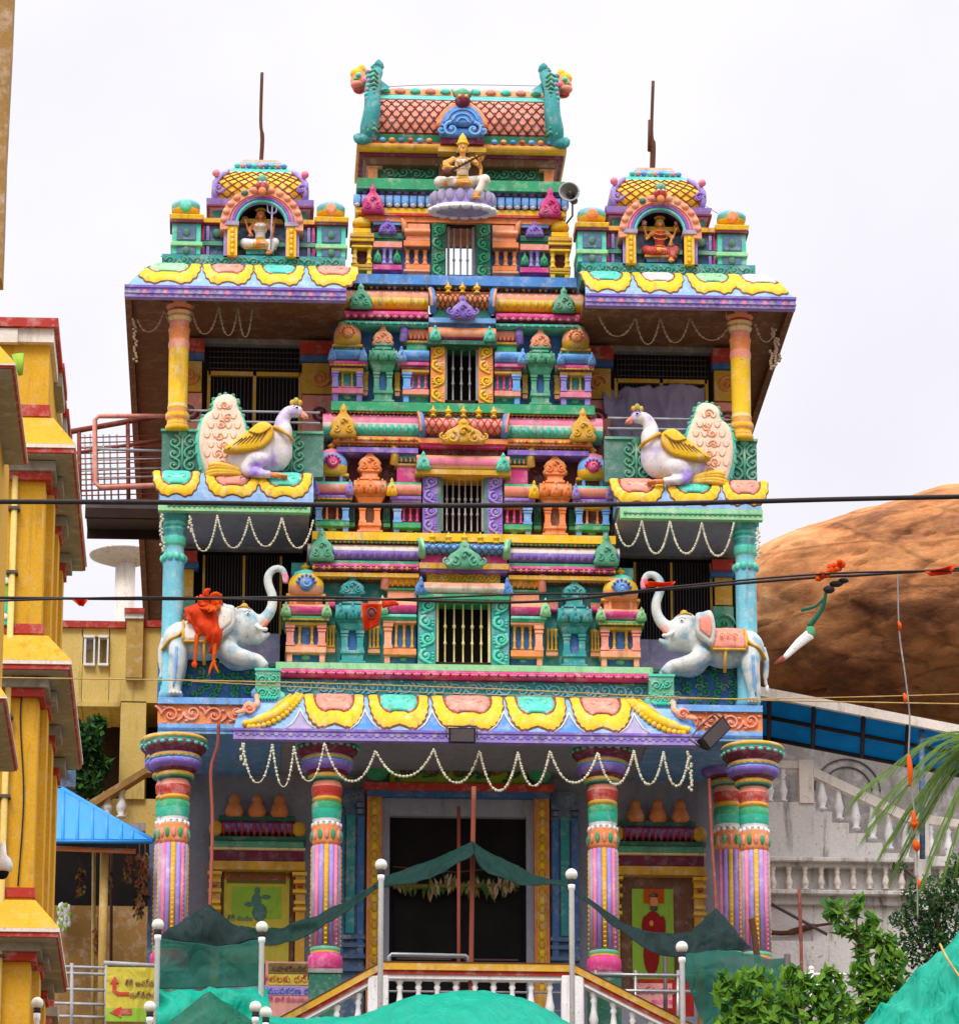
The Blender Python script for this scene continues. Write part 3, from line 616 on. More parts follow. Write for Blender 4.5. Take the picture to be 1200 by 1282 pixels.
barrel(52, Y2-.1, 525, 545, 'salmon', 'red', 'blue', 'orange', 'gold', (524,556,50), (-38,-19,0,19,38), 'aqua',
       [(50,545,550,.05,'deepblue'),(56,549,555,-.1,'orange'),(53,555,560,-.04,'magenta'),(50,560,571,.1,'darkred'),(58,571,588,0,'~peach,pink,cream'),(60,588,594,-.1,'gold')])
kb = MB()
for s in (-1, 1): kudu(kb, s*50, 566, 589, 17, Y2-.22, 'aqua')
kb.build('leaf_gable', temple)
barrel(37, Y3-.1, 370, 388, 'orange', 'brown', 'blue', 'peach', 'purple', (370,400,30), (-18,0,18), 'orange',
       [(36,388,398,.05,'aqua'),(42,398,404,-.1,'skyblue'),(40,404,411,-.02,'deepblue'),(42,411,426,0,'~orange,peach,magenta'),(44,426,431,-.1,'darkgreen')])
kb = MB()
for s in (-1, 1): kudu(kb, s*34, 408, 427, 14, Y3-.2, 'aqua')
kb.build('leaf_gable', temple)
# ================= TIER 2
D2 = dict(neck='darkred', neck2='gold', post='skyblue', corn=['aqua','salmon','pink'], b1='purple', b1b='darkgreen', b2='gold', panel='darkred', beam='green', foot='skyblue', ck='lavender', d1='yellow', d2='skyblue', d3='pink', med='magenta', med2='pink', fin='gold', c1='skyblue', c2='orange')
I2 = dict(roll=['aqua','teal','aqua'], rib='peach', n1='gold', n2='magenta', corn=['green','salmon','peach'], b1='purple', b1b='purple', b2='gold', panel='darkred', beam='green', foot='skyblue', horn='gold', fin='yellow', c1='skyblue', c2='magenta', ck='yellow')
for s in (-1, 1):
    kuta(s, 163, 44, Y2, (555,566,596,606,622,634,655,661,668), D2)
    panjara(s, 116, 40, Y2, (563,592,604,624,656,668), 'orange', 'orange', 'brown')
    inner_shrine(s, 52, 88, Y2, (570,581,605,622,634,655,662,668), I2)
    recess(s, 134, 142, Y2+.1, (606,612,635,656,656,668), 'darkred', 'darkgreen', 'green', 'magenta')
    recess(s, 90, 99, Y2+.1, (606,612,635,656,656,668), 'darkred', 'darkgreen', 'green', 'magenta')
    mb = MB(); mj = MB(); jamb(mb, s*31, s*50, 594, 668, Y2-.02, 'lavender', mj, 'purple', 4); o = mb.build('door_jamb', temple); mj.build('scroll_relief', o)
    mb = MB(); mb.tb(s*27, s*31, 594, 668, Y2-.02, Y2+.2, 'greyteal'); mb.build('door_frame', temple)
window(27, 594, 668, Y2, 6, 'silver')
# ================= TIER 3
D3 = dict(neck='green', neck2='gold', post='greyteal', corn=['skyblue','blue','skyblue'], b1='magenta', b1b='maroon', b2='gold', panel='teal', beam='pink', foot='lavender', ck='skyblue', d1='gold', d2='peach', d3='palegreen', med='orange', med2='peach', fin='yellow', c1='lavender', c2='gold')
I3 = dict(roll=['salmon','salmon','pink'], rib='orange', n1='gold', n2='green', corn=['skyblue','blue','skyblue'], b1='magenta', b1b='maroon', b2='gold', panel='teal', beam='salmon', foot='skyblue', horn='purple', fin='yellow', c1='skyblue', c2='magenta', ck='skyblue')
for s in (-1, 1):
    kuta(s, 143, 40, Y3, (394,405,434,441,454,467,488,495,505), D3)
    panjara(s, 98.5, 35, Y3, (407,434,441,458,490,505), 'seagreen', 'peach', 'deepblue')
    inner_shrine(s, 41, 75, Y3, (413,427,440,454,467,488,495,505), I3)
    recess(s, 117, 124, Y3+.1, (455,460,468,492,492,505), 'deepblue', 'gold', 'salmon', 'seagreen')
    recess(s, 77, 83, Y3+.1, (455,460,468,492,492,505), 'deepblue', 'gold', 'salmon', 'seagreen')
    mb = MB(); mj = MB(); jamb(mb, s*21, s*39, 431, 504, Y3-.02, 'yellow', mj, 'orange', 4); o = mb.build('door_jamb', temple); mj.build('scroll_relief', o)
window(21, 431, 504, Y3, 3, 'silver')
# ================= TIER 4 (see-through doorway)
mb = MB()
for s in (-1, 1):
    mb.tb(s*20, s*128, 278, 350, Y4+.16, Y4+1.5, 'deepblue')
mb.tb(-128, 128, 268, 280, Y4+.1, Y4+1.5, 'darkred'); mb.build('upper_storey_wall', temple)
for s in (-1, 1):
    mb = MB(); mj = MB(); jamb(mb, s*19, s*37, 280, 347, Y4-.02, 'green', mj, 'darkgreen', 4); o = mb.build('door_jamb', temple); mj.build('scroll_relief', o)
    # orange shrine
    mb = MB(); a, b = 39, 72
    for p0, p1, i, dy, m in ((281,293,5,0,'peach'),(296,302,3,-.03,'peach'),(302,309,0,-.1,'orange'),(309,313,3,-.03,'brown'),(332,338,2,-.03,'orange'),(338,341,0,-.06,'peach'),(341,346,5,.03,'peach')): mb.tb(s*a, s*(b-i), p0, p1, Y4+dy, Y4+.5, m)
    mb.roll(s*a, s*(b-1), 288, 297, Y4, Y4+.4, ['peach','orange'], .12); mb.tb(s*(a+3), s*(b-6), 313, 332, Y4+.2, Y4+.5, 'darkred')
    o = mb.build('barrel_shrine', temple, bevel=.01)
    for q in (6, 17, 28): colonnette(o, s*(a+q), 312, 333, 7, Y4+.06, 'orange')
    h = MB(); t = T(s*(b-2), 281, Y4); h.tube([t+Vector((0,0,-.2)), t+Vector((s*.02,0,0)), t+Vector((s*.09,0,.14))], [.07,.06,.02], 'orange', 8); h.build('horn', o); finial(o, s*55, 270, 282, 8, Y4+.2, 'orange')
    # panel bay with purple kudu
    mb = MB()
    for p0, p1, dy, m in ((279,283,.02,'skyblue'),(283,291,.1,'darkred'),(293,300,-.02,'darkgreen'),(300,304,.04,'green'),(304,311,-.04,'salmon'),(333,339,-.04,'magenta')): mb.tb(s*74, s*110, p0, p1, Y4+dy, Y4+.4, m)
    mb.tb(s*75, s*109, 311, 333, Y4+.13, Y4+.4, 'greyteal'); o = mb.build('panel_bay', temple)
    kb = MB(); kudu(kb, s*92, 276, 295, 22, Y4-.02, 'purple'); kb.build('leaf_gable', o)
    for q in (88, 96): colonnette(o, s*q, 312, 333, 6, Y4+.06, 'lavender')
    kb = MB(); kudu(kb, s*80, 314, 332, 10, Y4+.1, 'green'); kudu(kb, s*104, 314, 332, 10, Y4+.1, 'green'); kb.build('leaf_relief', o)
    # yellow corner shrine
    mb = MB(); c = s*124
    for p0, p1, w, dy, m in ((288,294,11,.0,'yellow'),(294,299,15,-.05,'gold'),(299,304,15,-.02,'yellow'),(304,309,12,.02,'brown'),(309,312,13,-.02,'yellow'),(333,337,13,-.02,'gold'),(337,340,13,.0,'yellow')): mb.tb(c-w, c+w, p0, p1, Y4-.05+dy, Y4+.35, m)
    mb.tb(c-8, c+8, 312, 333, Y4+.15, Y4+.3, 'darkred')
    for q in (-1, 1): mb.tb(c+q*12, c+q*6, 340, 347, Y4-.03, Y4+.2, 'yellow')
    o = mb.build('corner_shrine', temple, bevel=.01); d = MB(); t = T(c, 288, Y4+.12); k = KS(Y4, t.z)
    d.lathe(t, [(9*k,0),(11.5*k,2*k),(12*k,6*k),(10.5*k,10*k),(6*k,13*k),(2*k,14*k)], 'yellow', 14); d.build('dome', o); finial(o, c, 267, 275, 9, Y4+.12, 'gold')
    for q in (-9, 9): colonnette(o, c+q, 311, 334, 7.5, Y4+.02, 'yellow')
window(17, 281, 347, Y4, 3, 'silver')
# ================= attic bands below the great roof
mb = MB()
for p0, p1, w, dy, m in ((225,238,131,-.18,'green'),(238,246,122,.0,'brown'),(262,268,132,-.02,'yellow'),(268,279,123,.0,'orange')):
    mb.tb(-w, w, p0, p1, Y4+dy, Y4+1.3, m)
mb.tb(-125, 125, 268, 271, Y4-.06, Y4+1.3, 'red'); mb.tb(-131, 131, 246, 262, Y4+.04, Y4+1.3, 'deepblue')
o = mb.build('attic_band', temple)
pt = MB()
for i in range(27):
    h = -130+i*10
    if abs(h) < 34: pt.cut(); continue
    t = T(h, 254, Y4); k = KS(Y4, t.z)
    pt.relief([(t.x+x*k, t.z+z*k) for x, z in ((-4.7,8),(-4.7,-4),(-2.5,-7.5),(0,-8.4),(2.5,-7.5),(4.7,-4),(4.7,8))], Y4-.1, Y4+.05, 'skyblue', .7, 'skyblue')
    pt.ball((t.x, Y4-.04, t.z-5.6*k), 4.2*k, .07, 2.8*k, 'white', 8, 5)
for i in range(24):
    h = -120+i*10.4
    if abs(h) < 34: continue
    t = T(h, 243, Y4); k = KS(Y4, t.z); pt.ball((t.x, Y4-.02, t.z), 4*k, .05, 3*k, 'purple', 8, 5)
pt.build('petal_row', o)
kb = MB()
for s in (-1, 1): kudu(kb, s*111, 233, 269, 27, Y4-.14, 'magenta')
kb.build('leaf_gable', o)
# ================= great barrel roof
YR = Y4+.1
mb = MB()
mb.tb(-116, 116, 207, 226, YR+.15, YR+1.5, 'darkgreen')
mb.tf(-119, 119, 196, 208, YR-.1, YR+1.5, 6, 'brown'); mb.tb(-128, 128, 190, 197, YR-.22, YR+1.5, 'maroon')
mb.roll(-131, 131, 180, 191, YR-.3, YR+1.5, ['red','gold','yellow'], .1)
mb.tb(-118, 118, 203, 207, YR-.04, YR+1.5, 'peach')
for s in (-1, 1): mb.tb(s*104, s*116, 206, 226, YR+.02, YR+1.4, 'orange'); mb.tb(s*98, s*118, 206, 211, YR-.02, YR+1.4, 'peach')
o = mb.build('roof_cornice', temple, bevel=.015)
sb = MB(); scroll_band(sb, -97, -30, 210, 225, YR+.12, 'seagreen', 4); scroll_band(sb, 30, 97, 210, 225, YR+.12, 'seagreen', 4); sb.build('scroll_relief', o)
cb = MB()
for i in range(22):
    t = T(-122+i*11.6, 186, YR); k = KS(YR, t.z)
    cb.cut()
    if abs(-122+i*11.6) > 30: cb.ball((t.x, YR-.4, t.z), 4*k, .04, 3*k, ['blue','red','skyblue','orange'][i % 4], 8, 5)
cb.build('painted_boss', o)
zb = ZA(181, YR-.2); zt = ZA(112, YR+.3); k = KS(YR, zb); H = zt-zb
prof = []                                                # ribbed vault section (y,z): front, over the ridge, back
def vault(t):                                            # t 0 bottom front .. 1 ridge
    return YR-.22-.22*math.sin(math.pi*min(1, t*1.15))*.9+ (t**2.2)*.55, zb+H*t
segs = [(0,.11,'green'),(.11,.14,'darkred'),(.14,.70,'salmon'),(.70,.74,'darkred'),(.74,.84,'aqua'),(.84,.87,'greyteal'),(.87,1,'orange')]
rf = MB()
for a, b, m in segs:
    n = max(1, int((b-a)*14)); hw = 108
    for i in range(n):
        y0, z0 = vault(a+(b-a)*i/n); y1, z1 = vault(a+(b-a)*(i+1)/n)
        rf.add([(XC-hw*k, y0, z0), (XC+hw*k, y0, z0), (XC+hw*k, y1, z1), (XC-hw*k, y1, z1)], [(0,1,2,3)], m, True)
yb = YR+1.7; yt, _ = vault(1)
rf.add([(XC-108*k, yt, zt), (XC+108*k, yt, zt), (XC+108*k, yb, zb+H*.8), (XC-108*k, yb, zb+H*.8), (XC-108*k, yb, zb), (XC+108*k, yb, zb)], [(0,1,2,3),(3,2,5,4)], 'orange')
for s in (-1, 1):
    pts = [vault(i/10) for i in range(11)]; o_ = [(XC+s*107*k, y, z) for y, z in pts]+[(XC+s*107*k, yb, zb+H*.8), (XC+s*107*k, yb, zb)]
    rf.add(o_, [tuple(range(len(o_))) if s < 0 else tuple(reversed(range(len(o_))))], 'teal')
roof = rf.build('vaulted_roof', temple)
lt = MB(); a, b = .14, .70
for d in (-1, 1):
    for i in range(-3, 21):
        pts = []
        for j in range(9):
            t = j/8; x = -105+(i+t*3)*210/18
            if d < 0: x = -x
            y, z = vault(a+(b-a)*t)
            if abs(x) <= 106: pts.append((XC+x*k, y-.015, z))
        if len(pts) > 1: lt.tube(pts, .75*k, 'darkred', 5)
for r in range(6):
    for i in range(19):
        x = -105+(i+(.5 if r % 2 else 0))*210/18; t = a+(b-a)*(r+.5)/6+.0; y, z = vault(t)
        if abs(x) < 104: lt.ball((XC+x*k, y-.02, z), 1.1*k, .03, 1.1*k, 'gold', 6, 4)
lt.build('lattice', roof)
rb = MB()
for i in range(11):
    x = -95+i*19; y, z = vault(.93); m = ['aqua','salmon'][i % 2]
    rb.relief([(XC+x*k+p*k, z+q*k) for p, q in circ(0, 0, 7, 12, ez=.55)][::-1], y-.1, y+.05, m, .8)
rb.build('ridge_boss', roof)
for s in (-1, 1):                                        # teal scroll gable ends with lion heads
    h = MB(); x = XC+s*106*k
    def q(dx, py, dy=0): t = T(s*dx, py, YR); return (t.x, YR+dy, t.z)
    h.tube(catmull([q(118,186,-.3), q(116,172,-.45), q(112,150,-.5), q(112,125,-.4), q(110,108,-.2), q(105,92,0), q(106,86,.05)], 5), [.15,.18,.17,.155,.15,.12,.08], 'teal', 10)
    h.add([q(116,178,-.2), q(104,178,-.2), q(103,118,-.1), q(88,109,.1), q(100,100,.1), q(108,88,.05), q(118,120,-.1)], [(0,1,2,3,4,5,6) if s < 0 else (6,5,4,3,2,1,0)], 'teal')
    h.add([q(116,178,1.0), q(104,178,1.0), q(103,118,1.0), q(88,109,.6), q(100,100,.6), q(108,88,.5), q(118,120,.9)], [(0,1,2,3,4,5,6) if s > 0 else (6,5,4,3,2,1,0)], 'teal')
    h.tube(catmull([q(112,178,-.3), q(119,184,-.38), q(127,187,-.4), q(131,181,-.35)], 5), [.15,.13,.08], 'teal', 8)
    for i in range(14):
        py = 178-i*5.6; h.ball(q(117.5+1.2*math.sin(i), py, -.5), .06, .1, .06, ['aqua','violetgrey'][i % 2], 8, 5); h.tube([q(105, py, -.42), q(110, py-1, -.6), q(116, py, -.5)], .035, 'seagreen', 5)
    h.tube(catmull([q(108,90,.02), q(104,85,.02), q(107,82,.02)], 4), [.12]*4+[.13]*5, 'teal', 8)
    o = h.build('gable_end', roof)
    y_ = MB(); y_.ball(q(127,108,-.1), .19, .2, .26, 'orange', 12, 8); y_.ball(q(130,98,-.1), .15, .15, .13, 'yellow', 10, 6); y_.ball(q(125,93,-.1), .1, .1, .12, 'yellow', 8, 5); y_.ball(q(131,115,-.25), .13, .14, .09, 'salmon', 10, 6)
    y_.ball(q(129,104,-.3), .06, .06, .06, 'aqua', 8, 5); y_.ball(q(129,121,-.2), .1, .1, .06, 'red', 8, 5); y_.ball(q(122,109,-.2), .1, .12, .1, 'pink', 8, 5)
    for i in range(5): y_.tube([q(126+i*1.8, 96, -.1), q(125+i*3, 89+i*2, -.1)], [.06, .01], 'yellow', 6)
    y_.ball(q(132,110,-.32), .05, .05, .04, 'green', 8, 5); y_.build('lion_head', o)
# blue medallion over the goddess
md = MB(); t = T(0, 158, YR-.5); k = KS(YR, t.z); yy = YR-.55
md.relief([(t.x+x, t.z+z) for x, z in circ(0, -.02, 33*k, 24, 0, math.pi, ez=1.05)][::-1], yy+.02, yy+.3, 'orange', .9)
md.relief([(t.x+x, t.z+z) for x, z in circ(0, -.03, 27*k, 24, 0, math.pi, ez=1.05)][::-1], yy-.1, yy+.2, 'blue', .9)
for s in (-1, 1):
    md.spiral((t.x+s*14*k, t.z-9*k), 10*k, yy-.14, 'skyblue', 1.3, -s, math.pi/2, th=2.3*k); md.spiral((t.x+s*26*k, t.z-8*k), 7*k, yy-.05, 'skyblue', 1.2, s, math.pi/2, th=2*k)
for r in (7, 13, 19): md.tube([(t.x+x, yy-.11, t.z+z) for x, z in circ(0, 0, r*k, 16, .15, math.pi-.15)], 1.3*k, 'skyblue', 5)
md.relief([(t.x+x*k, t.z+z*k) for x, z in ((-30,-3),(-24,-15),(24,-15),(30,-3))][::-1] if 0 else [(t.x+x*k, t.z+z*k) for x, z in ((30,-3),(24,-16),(-24,-16),(-30,-3))], yy, yy+.3, 'blue', .9)
o = md.build('medallion', roof)
y_ = MB(); t = T(0, 130, YR-.5); y_.ball((t.x, yy-.1, t.z), .17, .15, .15, 'maroon', 10, 6); y_.ball((t.x, yy-.05, t.z+.17), .16, .12, .13, 'seagreen', 10, 6)
for s in (-1, 1): y_.ball((t.x+s*.07, yy-.24, t.z+.05), .04, .04, .04, 'yellow', 6, 4); y_.tube([(t.x+s*.12, yy, t.z+.15), (t.x+s*.22, yy, t.z+.3)], [.06,.02], 'seagreen', 6)
y_.build('lion_head', o)
mb = MB(); mb.tb(-27, 27, 172, 180, YR-.5, YR, 'maroon'); mb.tb(-30, 30, 184, 190, YR-.5, YR, 'gold'); mb.tb(-28, 28, 190, 226, YR-.05, YR+.3, 'brown'); mb.build('pedestal', roof)
# lotus pedestal of the goddess
lo = MB(); t = T(0, 262, Y4-.55); k = KS(Y4, t.z)
lo.lathe(t, [(26*k,-5*k),(41*k,-3*k),(41*k,0*k),(36*k,3*k),(37*k,6*k),(35*k,18*k),(28*k,22*k),(4*k,23*k)], ['violetgrey','white','white','lavender','lavender','violetgrey','violetgrey'], 24, sy=.5)
for i in range(17):
    a = math.pi*2*i/17; cx, cy = t.x+38*k*math.cos(a), t.y+38*k*.5*math.sin(a); lo.ball((cx, cy, t.z-3*k), 7*k, 5*k, 3.4*k, 'white', 8, 5); lo.ball((t.x+36*k*math.cos(a+.18), t.y+36*k*.5*math.sin(a+.18), t.z+13*k), 6*k, 3.5*k, 9*k, 'violetgrey', 8, 6)
lo.build('lotus_pedestal', temple)
# ------------------------------------------------------------------ lotus eaves
def H(s, h): return s*h*(1.015 if s < 0 else .988)
def eave_surface(p_top, p_bot, Yt, Yb, bulge=.12, hip=None):
    def S(a, v, off=0.0):
        v = max(0, min(1, v)); y = Yt+(Yb-Yt)*v; p = p_top+(p_bot-p_top)*v
        z = ZA(p, y)+bulge*math.sin(math.pi*v)*.6; y2 = y-bulge*math.sin(math.pi*v)
        k = KS(Yb, z)
        if hip:                                         # outer edge runs in towards the top
            sgn, full, top = hip
            lim = full+(top-full)*(1-v)
            if abs(a) > lim: a = math.copysign(lim, a)
        return Vector((XC+a*k, y2-off*.8, z+off*.35))
    return S
def eave_sheet(mb, S, a0, a1, m, n=24, nv=7):
    vs = []; fs = []
    for j in range(nv+1):
        for i in range(n+1): vs.append(S(a0+(a1-a0)*i/n, j/nv))
    w = n+1
    for j in range(nv):
        for i in range(n): fs.append(((j+1)*w+i, (j+1)*w+i+1, j*w+i+1, j*w+i))
    mb.add(vs, fs, m, True)
def petal(mb, S, a0, w, vh, min_, mout='yellow', pw=.58, seg=40, th=1.0, lobes=26, amp=.02):
    rings = [(0,.09),(.3,.10),(.48,.09),(.60,.045),(.63,.03),(.68,.06),(.78,.07),(.9,.06),(.96,.03),(1.0,.0)]
    mats = [min_, min_, min_, 'red', 'brown', mout, mout, mout, 'brown']
    vs = []; fs = []; mm = []
    for r, off in rings:
        for i in range(seg+1):
            f = math.pi*i/seg; q = r*(1+(amp*math.cos(f*lobes) if .7 < r else 0))
            if r < .62: q *= 1+.045*math.cos(f*6+math.pi)
            c, s_ = math.cos(f), math.sin(f)
            o = off*th+(.012*math.cos(f*lobes) if .65 < r < .95 else 0)
            nt_ = 1-.09*math.exp(-((f-math.pi/2)/.16)**2)*(r > .5)
            vs.append(S(a0-w*q*math.copysign(abs(c)**pw, c), .0+vh*q*(s_**pw)*nt_*(1.06 if r < .63 else 1), o))
    n = seg+1
    for j in range(len(rings)-1):
        for i in range(seg): fs.append((j*n+i, (j+1)*n+i, (j+1)*n+i+1, j*n+i+1)); mm.append(mats[j])
    mb.add(vs, fs, mm, True)
    # curls inside the heart of the petal
    for d in (-1, 1):
        pts = []
        for i in range(10):
            t = i/9; a = d*(math.pi*.1+t*4.6); r = w*.2*(1-t*.75); pts.append(S(a0+d*w*.2+r*math.sin(a), vh*(.24+.13*(1-t*.75)*math.cos(a)), .095*th))
        mb.tube(pts, .016, min_, 5)
S0 = eave_surface(874, 918, -.02, -1.0, .14)
mb = MB(); eave_sheet(mb, S0, -262, 262, 'paleblue', 40)
for s in (-1, 1):                                        # splayed ends
    mb.add([S0(s*262, 0), S0(s*262, .33), S0(s*262, .66), S0(s*262, 1), S0(s*292, 1), S0(s*285, .66), S0(s*276, .33)], [(0,1,2,3,4,5,6) if s > 0 else (6,5,4,3,2,1,0)], 'skyblue')
mb.tb(-292, 292, 916, 929, -1.06, -.86, 'lavender'); mb.tb(-293, 293, 915, 918, -1.09, -.9, 'purple'); mb.tb(-289, 289, 906, 914, -.86, 2.9, 'wallgrey')
mb.tb(-262, 262, 884, 914, -.2, 2.0, 'wallgrey')
eave = mb.build('lotus_eave', temple)
for a, w, c in ((-165,38.5,'salmon'),(-84,38.5,'aqua'),(3,46,'salmon'),(89,38.5,'aqua'),(171,38.5,'salmon')):
    mb = MB(); petal(mb, S0, a, w, .99, c); mb.build('lotus_petal', eave)
mb = MB()
for a in (-208,-127,-43,47,129,211):
    mb.cut(); pts = [(-19,.99),(-10,.9),(-4,.78),(0,.64),(4,.78),(10,.9),(19,.99)]
    vs = [S0(a+x, v, .035) for x, v in pts]; mb.add(vs, [tuple(range(len(vs)))], 'blue' if abs(a) < 150 else 'violetgrey')
    for d in (-1, 1): mb.tube([S0(a+d*x, v, .05) for x, v in ((19,.98),(10,.88),(4,.74),(0,.58))], .014, 'cream_white', 5)
mb.cut(); mb.tube([T(-289, 922.5, -1.062), T(289, 922.5, -1.062)], .012, 'purple', 4)
for i in range(64):
    z = ZA(922.5, -1.06); k = KS(-1.06, z); mb.box(XC+(-286+i*9)*k, XC+(-281+i*9)*k, -1.075, -1.05, z-.03, z+.03, ['purple','violetgrey'][i % 2])
mb.build('eave_trim', eave)
for s in (-1, 1):                                        # swirling end leaves
    mb = MB()
    for off, w, m in ((0,.11,'yellow'),(9,.07,'gold')):
        mb.tube([S0(s*a, v, .05) for a, v in catmull([(211+off,.1),(220+off,.4),(236+off*.8,.68),(258+off*.5,.84),(280,.92)], 6)], [w*.7]*6+[w]*14+[w*.6]*5, m, 8)
    for i in range(16):
        a, v = catmull([(206,.12),(214,.45),(230,.75),(254,.93),(276,.97)], 4)[i]; p = S0(s*a, v, .05); mb.ball(p, .06, .05, .06, 'yellow', 6, 4)
    mb.ball(S0(s*242, .18, .05), .26, .08, .16, 'aqua', 10, 6)
    for i in range(6): mb.tube([S0(s*(232+i*4), .05, .08), S0(s*(240+i*4), .34, .1)], .025, 'turq', 5)
    mb.tube([S0(s*a, v, .1) for a, v in catmull([(254,.02),(262,.25),(262,.5),(276,.66),(290,.72)], 5)], [.03,.06,.055,.06,.03], 'peach', 8, .6)
    mb.ball(S0(s*272, .6, .10), .12, .05, .12, 'peach', 10, 6); mb.spiral((S0(s*272,.6).x, S0(s*272,.6).z), .11, S0(s*272,.6).y-.16, 'salmon', 1.3, s, 0, th=.025)
    mb.ball(S0(s*262, .05, .08), .12, .08, .12, 'skyblue', 8, 5); mb.build('swirl_leaf', eave)
# ---- orange scroll bands beside the main eave
for s in (-1, 1):
    mb = MB(); a, b = s*230, H(s,378)
    mb.tb(a, b, 878, 886, -.42, 3, 'skyblue'); mb.tb(a, b, 886, 911, -.34, 3, 'orange'); mb.tb(a, b, 911, 923, -.42, 3, 'skyblue'); mb.tb(a, b, 916, 919, -.44, -.4, 'deepblue')
    o = mb.build('side_band', temple); mb = MB(); lo, hi = sorted((s*272, H(s,376))); scroll_band(mb, lo, hi, 886, 911, -.37, 'salmon', 4); scroll_band(mb, lo+8, hi-4, 889, 909, -.36, 'red', 5) if 0 else None; mb.build('scroll_relief', o)
